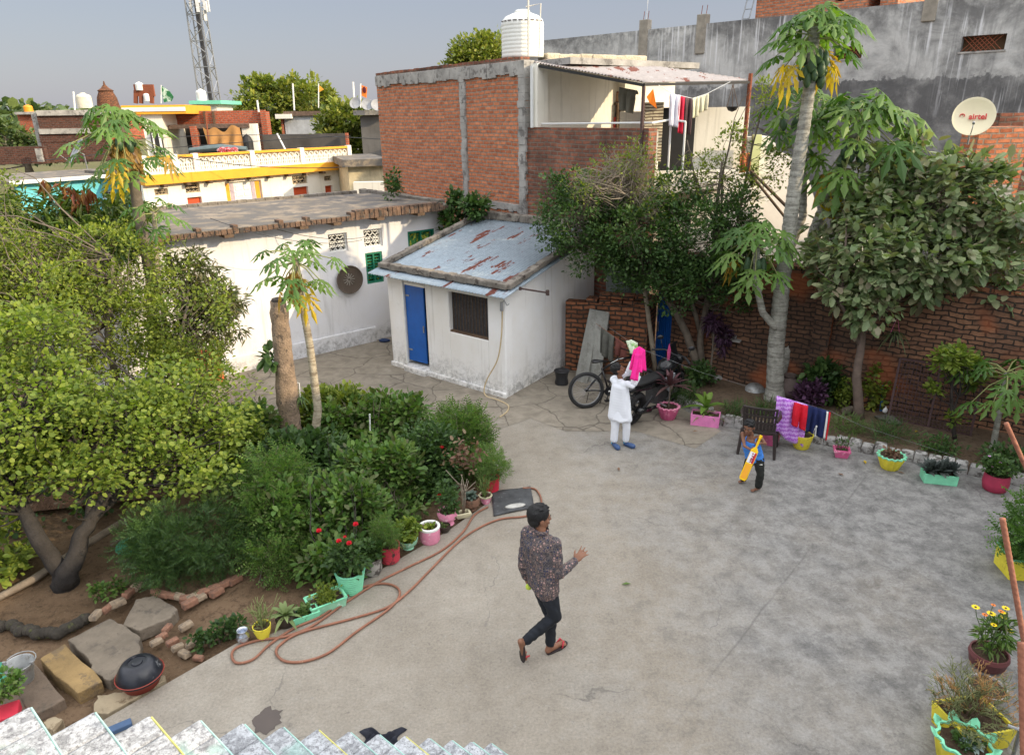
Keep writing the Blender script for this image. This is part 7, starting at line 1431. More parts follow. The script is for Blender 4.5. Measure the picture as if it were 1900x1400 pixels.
# basins and bucket
c = at(264, 1268, .0); t = thing('red_basin', c, 'reddish brown plastic basin on the buff slab', 'basin'); m = MB(); m.lathe([(.001, 0), (.14, 0), (.155, .01), (.20, .12), (.215, .13), (.21, .135), (.19, .12), (.001, .1)], 32, c); m.build('basin', pcol('terracotta', 150, 62, 48, srgb(120, 60, 48)), t, smooth=True)
m = MB(); c2 = c+V(.0, 0, .135); m.lathe([(.205, -.03), (.205, .0), (.19, .035), (.15, .10), (.115, .125), (.085, .128), (.083, .118), (.05, .118), (.045, .128), (.001, .13)], 32, c2); lone('black_basin', m, paint('black_gloss', (.018, .020, .028), .28, .5, 5, .2, col2=(.20, .20, .21), amt=.33), 'glossy scratched black basin upside down in the red basin', 'basin', smooth=True)
c = at(44, 1262, .01); t = thing('bucket', c, 'galvanised metal bucket on the brown slab at the left', 'bucket'); gm = paint('galvanised', (.42, .43, .43), .5, .35, 6, .3, metal=.5, col2=(.26, .25, .23), amt=.42)
m = MB(); m.lathe([(.001, 0), (.085, 0), (.09, .012), (.125, .20), (.132, .205), (.128, .212), (.12, .205), (.084, .02), (.001, .015)], 28, c); m.build('bucket_body', gm, t, smooth=True); m = MB(); m.tube([c+V(.128*math.cos(a), .03+.128*math.sin(a), .205+.012*math.sin(a*.5)) for a in [R(-20+22*i) for i in range(10)]], .005, 5); m.box(c+V(.13, 0, .21), (.03, .02, .03)); m.box(c+V(-.13, 0, .21), (.03, .02, .03)); m.build('handle', gm, t)
for (x, y, r, lab) in ((-2, 1262, .14, 'turquoise plastic basin cut by the left edge'), (243, 1020, .15, 'sea green enamel basin in the shade beside the bush')):
    c = at(x, y, .0); m = MB(); m.lathe([(.001, 0), (r*.6, 0), (r, .08), (r*1.04, .085), (r*.98, .078), (.001, .02)], 26, c, Matrix.Rotation(.25, 3, 'X')); lone('green_basin', m, pcol('teal', 60, 150, 126), lab, 'basin', smooth=True)
m = MB(); c = at(5, 1335, .0); m.box(c+V(0, 0, .04), (.28, .2, .10), .5); lone('red_block', m, pcol('redblk', 206, 50, 70), 'red plastic piece at the lower left corner beside the stair', 'box', bev=.01)
m = MB(); c = at(222, 1352, .0); m.box(c+V(0, 0, .02), (.20, .08, .05), .6); lone('blue_block', m, pcol('blueblk', 70, 96, 130), 'blue-grey plastic piece partly hidden by the stair', 'box', bev=.01)
# scattered sticks
for (x0, y0, x1, y1, lab) in ((205, 1012, 225, 1000, 'short broken brick-brown stick near the sea green basin'), (215, 1042, 262, 1035, 'dark branch lying on the soil below the green basin')):
    m = MB(); m.tube([at(x0, y0, -.02), at(x1, y1, .0)], [.02, .014], 6); lone('fallen_stick', m, bark, lab, 'stick')
t = thing('hollow_brick_stack', at(365, 690), 'stack of orange hollow bricks half hidden by the shrub', 'brick stack'); q = atY(372, 640, 12.4)
for i in range(3):
    for j in range(3): m = MB(); m.box(q+V(-.22+.21*i, 0, -.62+.2*j), (.2, .25, .19), .1); o = m.build('hollow_brick', paint('orange_brick', srgb(206, 100, 58), .9, .2, 8, .3), t, bev=.01); m = MB(); [m.box(q+V(-.22+.21*i+dx, -.13, -.62+.2*j+dz), (.06, .02, .055), .1) for dx in (-.045, .045) for dz in (-.045, .045)]; m.build('holes', M['black'], o)
# ---- things in the right bed
c = at(1470, 745, .05)+V(0, .2, 0); m = MB(); r = .235; m.lathe([(.001, 0), (.10, .01), (.19, .06), (.232, .16), (.235, .22), (.20, .32), (.12, .385), (.10, .40), (.11, .43), (.13, .44), (.12, .445), (.08, .42), (.001, .41)], 30, c); lone('clay_water_pot', m, paint('clay_plum', (.13, .095, .085), .8, .3, 4, .4, col2=(.20, .16, .14), amt=.4), 'large round dull clay water pot leaning at the thick papaya trunk', 'clay pot', smooth=True)
c = at(1405, 728, .05)+V(0, .12, 0); m = MB(); m.lathe([(.001, .12), (.08, .12), (.16, .06), (.19, 0), (.18, 0), (.001, .08)], 24, c, Matrix.Rotation(.35, 3, 'X')); lone('upturned_bowl', m, gm, 'dusty upturned metal bowl left of the thick papaya trunk', 'bowl', smooth=True)
c = at(1338, 700, .05); m = MB(); m.ball(c+V(.05, 0, .05), (.26, .10, .09), 12, 8, Matrix.Rotation(.5, 3, 'Z')@Matrix.Rotation(-.2, 3, 'Y')); lone('pale_stone', m, paint('pale_stone', (.30, .29, .27), .9, .3, 5, .8), 'long pale stone lying in the bed left of the papaya', 'stone', smooth='all')
gr_ = thing('iron_grille', at(1655, 778, .05), 'rusty purple-brown iron window grille leaning on the boundary wall', 'iron grille'); ga = at(1648, 776, .05); gb = at(1800, 808, .05); gt_ = bw.n*-1; A0 = ga; B0 = gb; hgt = 1.02; lean = bw.n*-.22
pm = paint('grille_maroon', (.085, .045, .045), .7, .35, 8, .3)
def gp(u, v): return A0.lerp(B0, u)+lean*v+V(0, 0, hgt*v)
m = MB(); [m.beam(gp(*a), gp(*b), .035, .03) for a, b in (((0, 0), (1, 0)), ((0, 1), (1, 1)), ((0, 0), (0, 1)), ((1, 0), (1, 1)), ((.5, 0), (.5, 1)))]; m.build('frame', pm, gr_)
m = MB(); [m.tube([gp(0, k/16), gp(1, k/16)], .005, 4) for k in range(1, 16)]; [m.tube([gp(k/22, 0), gp(k/22, 1)], .006, 4) for k in range(1, 22)]; m.build('bars', pm, gr_)
m = MB(); q = at(1634, 762, .05); m.tube([q, q+V(.02, .12, .62)], .022, 10); lone('blue_pipe', m, paint('pipe_blue', srgb(24, 104, 168), .4), 'short bright blue plastic pipe upright left of the iron grille', 'pipe', smooth=True)
t = thing('stone_bench', at(1560, 752, .05), 'low rough plank bench on stones under the potted plants', 'bench'); m = MB(); a = at(1535, 742, .05); b = at(1612, 760, .05); m.beam(a+V(0, .12, .26), b+V(0, .12, .26), .30, .05); m.build('top', M['wood'], t); m = MB(); m.box(b+V(-.1, .12, .12), (.28, .25, .24), .2); m.build('support', M['brickH'], t, bev=.02); m = MB(); m.box(a+V(.15, .12, .12), (.2, .2, .24), .4); m.build('support', M['brickH'], t, bev=.02)
m = MB(); q = at(1572, 768, .05)+V(0, 0, .07); m.tube([q+V(-.08, -.03, 0), q+V(.08, .03, 0)], [.06, .07], 12); lone('cut_log', m, bark, 'short cut log end lying under the plank bench', 'log')
m = MB(); [m.box(at(1640+6*k, 775+3*k, .05)+V(0, 0, .02+.02*(k % 2)), (.28, .14, .03), .3+.4*k) for k in range(4)]; lone('stone_rubble', m, paint('rubble', (.12, .11, .095), .95, .3, 6, .5), 'few flat dark stones piled below the blue pipe', 'stones', bev=.008)
m = MB(); q = at(1641, 770, .05)+V(0, 0, .09); m.ball(q, (.05, .03, .05), 6, 4); m.tube([q, q+V(.0, 0, .08)], [.03, .004], 5); lone('plastic_scrap', m, M['whiteP'], 'scrap of white plastic below the blue pipe', 'litter')
m = MB(); c = at(1262, 690, .05)+V(0, .05, .32); qn = V(.2, -1, .25).normalized().to_track_quat('Z', 'Y').to_matrix(); m.lathe([(.001, 0), (.26, .01), (.32, .05), (.34, .05), (.34, .03), (.28, -.03), (.001, -.03)], 28, c, qn); lone('dark_disc', m, blackP, 'large dark round basin leaning on the wall right of the blue door', 'basin', smooth=True)
m = MB(); q = at(1297, 705, .05); m.tube([q, q+V(-.0, 0, .10), q+V(.0, 0, .18), q+V(0, 0, .24)], [.045, .05, .045, .02], 10); lone('blue_bottle', m, paint('bottle_blue', srgb(50, 100, 150), .3), 'blue plastic bottle standing in the bed by the shrub', 'bottle', smooth=True)
m = MB(); q = bw.p(bw.hit(1357, 628)[0], bw.hit(1357, 628)[1], .08); m.beam(q-bw.d*.2, q+bw.d*.2, .12, .03); m.ball(q+V(-.08, 0, .07), (.05, .05, .05), 8, 6); m.ball(q+V(.08, 0, .06), (.045, .045, .045), 8, 6); lone('wall_shelf', m, M['cementG'], 'tiny ledge with two round stones on the boundary wall', 'ledge')
m = MB(); q = at(905, 612, 0)
c = at(715, 632, .0); m = MB(); m.ball(c+V(0, -.1, .04), (.14, .06, .05), 8, 6); lone('blue_slippers', m, paint('slipper_blue', srgb(40, 60, 100), .7), 'pair of dark blue slippers at the white wall beside the shed', 'slippers', smooth='all')
# rebar rods of a column at the roof edge, near right
rbm = NT('rebar_rust'); u_, v_, _ = rbm.sep(rbm.co); rbm.bump(rbm.math('SINE', rbm.math('MULTIPLY', rbm.math('ADD', _, rbm.math('MULTIPLY', u_, .6)), 520)), .25, .001); rbm = rbm.fin(rbm.mix(rbm.noise(60, 4, .7, rbm.co), srgb(96, 58, 46), srgb(176, 118, 92)), .85)
def rod(p0_, p1_, d0, d1, r, lab):
    a = C0+ray(*p0_).normalized()*d0; b = C0+ray(*p1_).normalized()*d1; m = MB(); n = 90; Q = [a.lerp(b, i/n) for i in range(n+1)]; m.tube(Q, [r*(1.0 if i % 2 else 1.12) for i in range(n+1)], 8); o = lone('rebar', m, rbm, lab, 'steel rod', 'rusty rods at the right edge', smooth='all')
rod((1860, 962), (1925, 1330), 1.75, 2.05, .0054, 'rusty ribbed steel rod in the middle of the right edge'); rod((1867, 785), (1945, 960), 1.9, 2.1, .0048, 'shorter upper rusty rod leaning out at the right edge'); rod((1897, 1192), (1905, 1500), 1.5, 1.6, .007, 'thick vertical rusty rod at the lower right corner')
c_ = Vector((1.62, 1.35, 3.44)); m = MB(); m.box(c_+V(.12, .0, -.1), (.35, .35, .5)); lone('column_stub', m, M['cementG'], 'concrete column stub from which the rusty rods rise', 'column')
m = MB(); q = at(1885, 1375, .35); m.tube([at(1870, 1345, .5), at(1905, 1358, .5)], .012, 6); m.tube([at(1893, 1350, .5), at(1880, 1400, .02)], .014, 6); lone('metal_stand', m, M['steel'], 'corner of a grey metal stand at the lower right edge', 'stand')
# dry leaves on the yard
rg = np.random.default_rng(3)
for i, (x, y, col_) in enumerate(((1162, 1083, 'g'), (1605, 857, 'y'), (1672, 877, 'b'), (1700, 800, 'y'), (1560, 880, 'b'), (1290, 800, 'b'), (1148, 870, 'b'), (1830, 812, 'y'))):
    m = MB(); q = at(x, y, .012 if y > 810 else .06); a = i*1.3; d = V(math.cos(a), math.sin(a), 0)*.055; s_ = V(-d.y, d.x, 0)*.4; m.add([q-d, q-s_+V(0, 0, .012), q+d+V(0, 0, .008), q+s_+V(0, 0, .012)], [(0, 1, 2), (0, 2, 3)])
    lone('fallen_leaf', m, {'g': L_grass, 'y': L_papY, 'b': L_dry}[col_], {'g': 'green fallen leaf on the open concrete right of the man', 'y': 'yellow fallen leaf', 'b': 'dry brown fallen leaf'}[col_]+('' if col_ == 'g' else ' number' if 0 else (' by the pink square planter', ' right of the yellow fluted pot', ' on the soil behind the planters', ' near the pink square planter', ' on the paving near the pink box', ' behind the walking man', ' at the lemon tree foot')[i-1]), 'leaf', fix=False)

m = MB(); m.tube([atY(1372, 296, 15.2), atY(1478, 402, 15.0)], .035, 6); lone('wooden_pole', m, M['wood'], 'dark slanting pole in front of the broken white wall', 'pole')
m = MB(); m.tube([atY(1398, 330, 15.0), atY(1470, 420, 14.9)], .03, 6); lone('wooden_pole', m, M['wood'], 'lower shorter slanting pole under the first at the broken wall', 'pole')
cloth('rust_rag', atY(1373, 286, 14.6), atY(1393, 283, 14.6), .36, 'rust orange rag hanging over a rail below the awning post', paint('rag_rust', srgb(196, 116, 70), .9, .3, 8, .2), 2, .03, seed=44)
# ================================================================ bicycle and motorcycle
def placed(origin, fwd, lean=0):
    f = Vector(fwd); f.z = 0; f.normalize(); l = V(-f.y, f.x, 0); u = V(0, 0, 1); Ml = Matrix((f, l, u)).transposed()
    Rr = Matrix.Rotation(lean, 3, f); Ml = Rr@Ml; o = Vector(origin); return lambda x, y, z: o+Ml@V(x, y, z), Ml
rub = paint('tyre_rubber', (.018, .018, .019), .8, .3, 8, .3); alum = paint('alu', (.35, .35, .36), .35, .2, 9, 0, metal=.8); blk = paint('frame_black', (.012, .012, .014), .3, .3, 6, 0); chrome = paint('chrome', (.6, .6, .62), .18, .1, 5, 0, metal=1)
def wheel(P, t, c, r, tw, spokes, name='wheel', rim=alum, disc=False):
    def ring(R0, rr_, mat, nm, par, n=44):
        m = MB(); vs = []; fs = []; k = 10
        for i in range(n):
            a = 2*math.pi*i/n
            for j in range(k): b = 2*math.pi*j/k; q = R0+rr_*math.cos(b); vs.append(P(c[0]+q*math.cos(a), c[1]+rr_*1.05*math.sin(b), c[2]+q*math.sin(a)))
        for i in range(n):
            for j in range(k): fs.append((i*k+j, ((i+1) % n)*k+j, ((i+1) % n)*k+(j+1) % k, i*k+(j+1) % k))
        m.add(vs, fs); return m.build(nm, mat, par, smooth='all')
    w = ring(r-tw, tw, rub, name, t); ring(r-tw*2.1, tw*.35, rim, 'rim', w); m = MB()
    for k in range(spokes):
        a = 2*math.pi*k/spokes; sd_ = .02 if k % 2 else -.02; m.tube([P(c[0]+.02*math.cos(a+1), c[1]+sd_, c[2]+.02*math.sin(a+1)), P(c[0]+(r-tw*2)*math.cos(a), c[1], c[2]+(r-tw*2)*math.sin(a))], .0016 if spokes > 12 else .016, 4)
    m.build('spokes', alum if spokes > 12 else blk, w); m = MB(); m.tube([P(c[0], c[1]-.04, c[2]), P(c[0], c[1]+.04, c[2])], .022 if spokes > 12 else .05, 10); m.build('hub', blk, w)
    if disc: m = MB(); m.tube([P(c[0], c[1]-.055, c[2]), P(c[0], c[1]-.051, c[2])], .12, 20); m.build('brake_disc', alum, w)
    return w
rw = at(1088, 757); P, Ml = placed(rw, V(.98, .18, 0), R(-8)); t = thing('bicycle', rw, 'black mountain bicycle parked against the motorcycle by the shed', 'bicycle'); r = .335
wheel(P, t, (0, 0, r), r, .033, 28); wheel(P, t, (1.06, 0, r), r, .033, 28)
bb_ = P(.42, 0, .29); st_ = P(.30, 0, .72); hdT = P(.86, 0, .88); hdB = P(.90, 0, .72); m = MB(); m.tube([bb_, st_], .017, 8); m.tube([st_+(bb_-st_)*.08, P(.6, 0, .86), hdT], .021, 8); m.tube([bb_, P(.68, 0, .55), hdB], .024, 8); m.tube([hdT, hdB], .022, 8)
for s_ in (-.04, .04): m.tube([bb_, P(0, s_, r)], .011, 6); m.tube([st_+(bb_-st_)*.15, P(0, s_, r)], .010, 6); m.tube([hdB, P(1.0, s_, .55), P(1.06, s_, r)], .014, 6)
m.build('frame', blk, t, smooth='all'); m = MB(); sp0 = P(.275, 0, .83); m.tube([st_, sp0], .013, 8); m.build('seat_post', alum, t)
m = MB(); m.tube([P(.12, 0, .845), P(.17, 0, .855), P(.28, 0, .85), P(.42, 0, .84)], [.05, .075, .045, .018], 10, flat=.45); m.build('saddle', blk, t, smooth='all')
m = MB(); hb_ = P(.83, 0, .97); m.tube([hdT, hb_], .014, 8); m.tube([P(.76, -.30, 1.0), P(.83, -.12, .99), hb_, P(.83, .12, .99), P(.76, .30, 1.0)], .012, 8); m.build('handlebar', blk, t, smooth='all')
m = MB(); m.tube([P(.42, -.03, .29), P(.42, -.045, .29)], .085, 20); m.build('chainring', blk, t); m = MB(); m.tube([P(.42, -.05, .29), P(.42, -.058, .29)], .02, 12); m.build('crank_cap', M['whiteP'], t); m = MB(); m.tube([P(.42, -.06, .29), P(.36, -.065, .14)], .010, 6); m.box(P(.36, -.10, .135), (.09, .07, .02), .2); m.tube([P(.42, .06, .29), P(.48, .065, .44)], .010, 6); m.box(P(.48, .10, .445), (.09, .07, .02), .2); m.build('pedal', blk, t)
m = MB(); m.tube([P(.03, -.05, .30), P(-.01, -.055, .12)], .006, 5); m.tube([P(.36, .05, .28), P(.30, .16, .02)], .009, 5); m.build('derailleur_and_stand', blk, t)
text_mesh('ROCKY', .05, M['whiteP'], t, 'lettering', P(.59, -.024, .845), Matrix((Ml@V(.93, 0, .30), Ml@V(-.30, 0, .93), Ml@V(0, -1, 0))).transposed(), .001, .001) if False else None
m = MB(); m.tube([P(.46, -.022, .80), P(.60, -.022, .86)], .0045, 4); m.tube([P(.63, -.022, .865), P(.70, -.022, .876)], .004, 4); m.build('pale_marking', M['whiteP'], t)
# motorcycle, seen from the rear quarter
r0m = at(1172, 786); f0m = at(1246, 742); fd = f0m-r0m; P, Ml = placed(r0m, fd, R(8)); L = fd.length; t = thing('motorcycle', r0m, 'black motorcycle with grey side panel parked behind the boy in white', 'motorcycle'); r = .30
wheel(P, t, (0, 0, r), r, .06, 6, rim=blk); wheel(P, t, (L, 0, r), r, .052, 6, rim=blk, disc=True)
gl_ = paint('moto_gloss', (.010, .011, .013), .18, .2, 3, 0)
m = MB(); m.tube([P(L*.52, 0, .78), P(L*.62, 0, .84), P(L*.78, 0, .86), P(L*.84, 0, .78)], [.10, .155, .15, .07], 14, flat=.95); m.build('fuel_tank', gl_, t, smooth='all')
m = MB(); m.tube([P(-.32, 0, .84), P(-.1, 0, .80), P(L*.28, 0, .76), P(L*.52, 0, .76)], [.05, .11, .13, .10], 12, flat=.45); m.build('seat', paint('seat_vinyl', (.016, .016, .017), .6), t, smooth='all')
m = MB(); m.tube([P(-.42, 0, .76), P(-.2, 0, .74), P(L*.2, 0, .66), P(L*.45, 0, .62)], [.045, .09, .11, .09], 10, flat=.8); m.build('tail_fairing', gl_, t, smooth='all')
m = MB(); m.slab([P(L*.42, -.17, .74), P(L*.62, -.20, .80), P(L*.70, -.20, .62), P(L*.60, -.19, .42), P(L*.52, -.18, .50)], Ml@V(0, .03, 0)); m.build('side_panel', paint('moto_grey', (.30, .32, .35), .35, .1, 3, 0), t, bev=.01)
m = MB(); m.box(P(L*.50, 0, .40), (.34, .24, .32), math.atan2(fd.y, fd.x)); m.tube([P(L*.58, 0, .45), P(L*.70, 0, .58)], [.10, .09], 12); [m.tube([P(L*(.60+.025*k), 0, .48+.03*k), P(L*(.605+.025*k), 0, .485+.03*k)], .125, 14) for k in range(4)]; m.build('engine', paint('engine_grey', (.07, .07, .075), .5, .4, 12, .4, metal=.3), t, bev=.01)
m = MB(); m.tube([P(L*.72, -.06, .50), P(L*.70, -.12, .24), P(L*.45, -.14, .20), P(L*.10, -.16, .30)], [.022, .022, .03, .035], 8); m.tube([P(L*.16, -.17, .27), P(-.22, -.19, .40)], [.05, .058], 12); m.build('exhaust', gl_, t, smooth='all')
for s_ in (-.09, .09): m = MB(); m.tube([P(L*.86, s_, .80), P(L, s_*1.0, r)], [.022, .030], 8); m.build('fork', blk, t, smooth=True)
m = MB(); [m.tube([P(L+ (r+.02)*math.cos(a), 0, r+(r+.02)*math.sin(a)) for a in [R(30+15*i) for i in range(9)]], .045, 8, flat=.4)]; m.build('mudguard', gl_, t, smooth='all'); m = MB(); m.tube([P(-(r+.03)*math.cos(a), 0, r+(r+.03)*math.sin(a)) for a in [R(5+18*i) for i in range(7)]], .05, 8, flat=.4); m.build('rear_mudguard', blk, t, smooth='all')
m = MB(); m.tube([P(L*.70, -.38, 1.0), P(L*.80, -.2, 1.03), P(L*.83, 0, .98), P(L*.80, .2, 1.03), P(L*.70, .38, 1.0)], .014, 8); m.build('handlebar', blk, t, smooth='all')
for s_ in (-1, 1):
    m = MB(); m.tube([P(L*.70, s_*.38, 1.0), P(L*.77, s_*.26, 1.02)], .020, 8); m.build('grip', rub, t); m = MB(); m.tube([P(L*.80, s_*.24, 1.03), P(L*.78, s_*.30, 1.20)], .007, 5); m.ball(P(L*.77, s_*.31, 1.24), (.06, .02, .04), 10, 6); m.build('mirror', blk, t, smooth='all')
m = MB(); m.ball(P(L*.95, 0, .86), (.09, .10, .11), 12, 8); m.build('headlamp', gl_, t, smooth='all'); m = MB(); m.box(P(-.43, 0, .60), (.03, .13, .05), math.atan2(fd.y, fd.x)); m.build('tail_lamp', paint('tail_red', (.5, .02, .02), .3), t, bev=.01)
pc_ = P(-.47, .02, .70); bk = Ml@V(-1, 0, .15); bk.normalize(); rx = bk.cross(V(0, 0, 1)).normalized()*-1; ru = bk.cross(rx); ru = ru if ru.z > 0 else -ru; rx = ru.cross(bk); Rp = Matrix((rx, ru, bk)).transposed(); m = MB(); m.box(pc_, (.22, .145, .006), rot=Rp); pl_ = m.build('number_plate', M['whiteP'], t); dkp = paint('plate_print', (.02, .02, .022), .6)
text_mesh('MP16 M', .058, dkp, pl_, 'lettering', pc_+bk*.004+ru*.032, Rp, .0008, .0012); text_mesh('LY 1013', .058, dkp, pl_, 'lettering', pc_+bk*.004-ru*.032, Rp, .0008, .0012)
for s_ in (-1, 1): m = MB(); m.tube([P(-.36, s_*.08, .70), P(-.38, s_*.17, .70)], [.012, .022], 7); m.build('indicator', blk, t)
m = MB(); m.tube([P(L*.35, -.20, .33), P(L*.35, -.34, .32)], .014, 7); m.tube([P(L*.35, .2, .33), P(L*.35, .34, .32)], .014, 7); m.tube([P(L*.40, .16, .28), P(L*.30, .30, .01)], .012, 6); m.build('foot_peg', alum, t); m = MB(); m.tube([P(L*.18, -.16, .52), P(L*.02, -.14, .32)], .028, 8); m.build('shock_absorber', blk, t)
# ================================================================ people
class Blob(MB):
    def cap(s, a, b, r0, r1, n=14, flat=None):
        a, b = Vector(a), Vector(b); d = b-a; L = d.length; d = d/L if L > 1e-6 else V(0, 0, 1); P = []; Rr = []
        for k in range(5): t = math.pi/2*k/4; P.append(a-d*r0*math.cos(t)); Rr.append(max(r0*math.sin(t), r0*.05))
        for k in range(1, 6): t = k/6; P.append(a+d*L*t); Rr.append(mix(r0, r1, t))
        for k in range(5): t = math.pi/2*k/4; P.append(b+d*r1*math.sin(t)); Rr.append(max(r1*math.cos(t), r1*.05))
        s.tube(P, Rr, n, flat=flat); return s
    def chain(s, pts, rs, n=14):
        for a, b, r0, r1 in zip(pts, pts[1:], rs, rs[1:]): s.cap(a, b, r0, r1, n)
        return s
    def skin(s, name, mat, parent, vox=.007, sm=6, fac=.5, disp=None):
        me = bpy.data.meshes.new(name); me.from_pydata(s.v, [], s.f); o = bpy.data.objects.new(name, me); link(o)
        m = o.modifiers.new('r', 'REMESH'); m.mode = 'VOXEL'; m.voxel_size = vox
        m = o.modifiers.new('s', 'SMOOTH'); m.iterations = sm; m.factor = fac
        dg = bpy.context.evaluated_depsgraph_get(); dg.update(); me2 = bpy.data.meshes.new_from_object(o.evaluated_get(dg)); bpy.data.objects.remove(o); bpy.data.meshes.remove(me)
        if disp:
            n = len(me2.vertices); co = np.empty(n*3); me2.vertices.foreach_get('co', co); co = co.reshape(-1, 3); nn = np.empty(n*3); me2.vertices.foreach_get('normal', nn); nn = nn.reshape(-1, 3); co += nn*disp(co)[:, None]; me2.vertices.foreach_set('co', co.ravel())
        me2.name = name; me2.materials.clear(); me2.materials.append(mat); me2.polygons.foreach_set('use_smooth', [True]*len(me2.polygons)); autouv(me2)
        p = bpy.data.objects.new(name, me2); link(p); reg(p, parent); return p
def basis(f, up=V(0, 0, 1)):
    f = Vector(f).normalized(); r = f.cross(up).normalized(); return r, f, r.cross(f)
def head(b, c, f, s, up=V(0, 0, 1)):
    r, f, u = basis(f, up); c = Vector(c); Mx = Matrix((r, f, u)).transposed(); q = lambda x, y, z: c+(r*x+f*y+u*z)*s
    b.ball(q(0, -.01, .035), (.072*s, .092*s, .085*s), 18, 12, Mx); b.ball(q(0, .02, -.035), (.056*s, .068*s, .075*s), 16, 10, Mx); b.ball(q(0, .055, -.085), (.026*s, .026*s, .02*s), 10, 8, Mx)
    b.ball(q(0, .072, .025), (.05*s, .018*s, .014*s), 10, 6, Mx); b.cap(q(0, .082, .015), q(0, .100, -.022), .008*s, .013*s, 8); b.ball(q(0, .088, -.026), (.018*s, .012*s, .009*s), 8, 6, Mx)
    b.ball(q(0, .08, -.052), (.024*s, .012*s, .006*s), 8, 6, Mx); b.ball(q(0, .078, -.063), (.02*s, .012*s, .007*s), 8, 6, Mx)
    for sx in (-1, 1): b.ball(q(sx*.075, -.008, -.002), (.009*s, .018*s, .03*s), 10, 8, Mx); b.ball(q(sx*.04, .055, -.02), (.02*s, .02*s, .02*s), 8, 6, Mx)
    return q, Mx
def facebits(t, q, Mx, s, eyes=True, lip=None):
    if not eyes: return
    for sx in (-1, 1):
        m = MB(); m.ball(q(sx*.031, .077, .008), (.012*s, .005*s, .0055*s), 10, 8, Mx); o = m.build('eye', paint('eye_white', (.26, .22, .19), .3, .05), t, smooth='all'); m = MB(); m.ball(q(sx*.031, .0815, .008), (.0065*s, .003*s, .0056*s), 8, 6, Mx); m.build('pupil', M['black'], o, smooth='all')
        m = MB(); m.tube([q(sx*.014, .087, .026), q(sx*.03, .088, .032), q(sx*.05, .076, .026)], [.0016*s, .003*s, .001*s], 5); m.build('eyebrow', hairM, t)
    m = MB(); m.tube([q(-.024, .085, -.056), q(0, .093, -.057), q(.024, .085, -.056)], [.002*s, .005*s, .002*s], 6, flat=.7); m.build('lips', lip or paint('lip', (.22, .08, .06), .5), t)
hairM = paint('hair_black', (.004, .004, .005), .6, .5, 90, .9, dist=.004)
def hair(t, q, Mx, s, front=.02, low=-.05, seed=1, thick=1.0):
    b = Blob(); rr = random.Random(seed)
    b.ball(q(0, -.018, .050), (.079*s*thick, .094*s*thick, .083*s*thick), 18, 12, Mx); b.ball(q(0, -.05, .0), (.072*s, .055*s, .07*s), 14, 10, Mx)
    for i in range(46):
        a = rr.uniform(0, 6.28); e_ = rr.uniform(.2, 1.5); d = (math.cos(a)*math.cos(e_), math.sin(a)*math.cos(e_)*1.1, math.sin(e_)); x, y, z = d[0]*.073, d[1]*.082-.015, d[2]*.078+.052
        if y > .045 and z < .06: continue
        b.cap(q(x, y, z), q(x*1.1+.01, y+.012, z*1.04+.004), .014*s, .008*s, 6)
    return b.skin('hair', hairM, t, .006*s if s > .8 else .005, 2)
def hand(b, w, d, n, s, curl=.3, spread=.12, side=1, thumb=None, r=.0085):
    """w wrist, d finger direction, n back-of-hand normal; side: +1 thumb towards d x n"""
    d = Vector(d).normalized(); n = Vector(n); n = (n-d*n.dot(d)).normalized(); x = d.cross(n)*side; w = Vector(w)
    pm = Matrix((x, d, n)).transposed(); b.ball(w+d*.045*s, (.040*s, .052*s, .015*s), 14, 8, pm)
    for k, (ox, L) in enumerate(((.028, .072), (.010, .080), (-.009, .075), (-.027, .058))):
        a = spread*(1.5-k); dd = (d*math.cos(a)+x*math.sin(a)).normalized(); base = w+d*.082*s+x*ox*s; c1 = curl; d1 = (dd*math.cos(c1)-n*math.sin(c1)); d2 = (dd*math.cos(c1*2.2)-n*math.sin(c1*2.2)); d3 = (dd*math.cos(c1*3.2)-n*math.sin(c1*3.2))
        p1 = base+d1*L*.42*s; p2 = p1+d2*L*.32*s; p3 = p2+d3*L*.24*s; b.chain([base-d*.015*s, p1, p2, p3], [r*1.05*s, r*s, r*.92*s, r*.8*s], 8)
    tb = w+d*.028*s+x*.030*s; td = (d*.72+x*.72-n*(.25+curl*.3)).normalized(); p1 = tb+td*.034*s; td2 = (td+d*.5).normalized(); b.chain([tb, p1, p1+td2*.028*s], [.013*s, .0105*s, .0088*s], 8)
def foot(b, an, toe, s, up=V(0, 0, 1)):
    an, toe = Vector(an), Vector(toe); f = (toe-an); f = (f-up*f.dot(up)).normalized(); heel = an-f*.035*s-up*.045*s
    b.cap(an, heel, .036*s, .030*s, 12); b.cap(heel, toe-f*.05*s, .030*s, .026*s, 12); r = f.cross(up).normalized()
    for k in range(5): o = (k-2)*.016*s; b.cap(toe-f*(.06)*s+r*o, toe-f*(.012+.008*abs(k-1.5))*s+r*o*1.15-up*.004, .015*s, (.012 if k != 1 else .013)*s, 8)
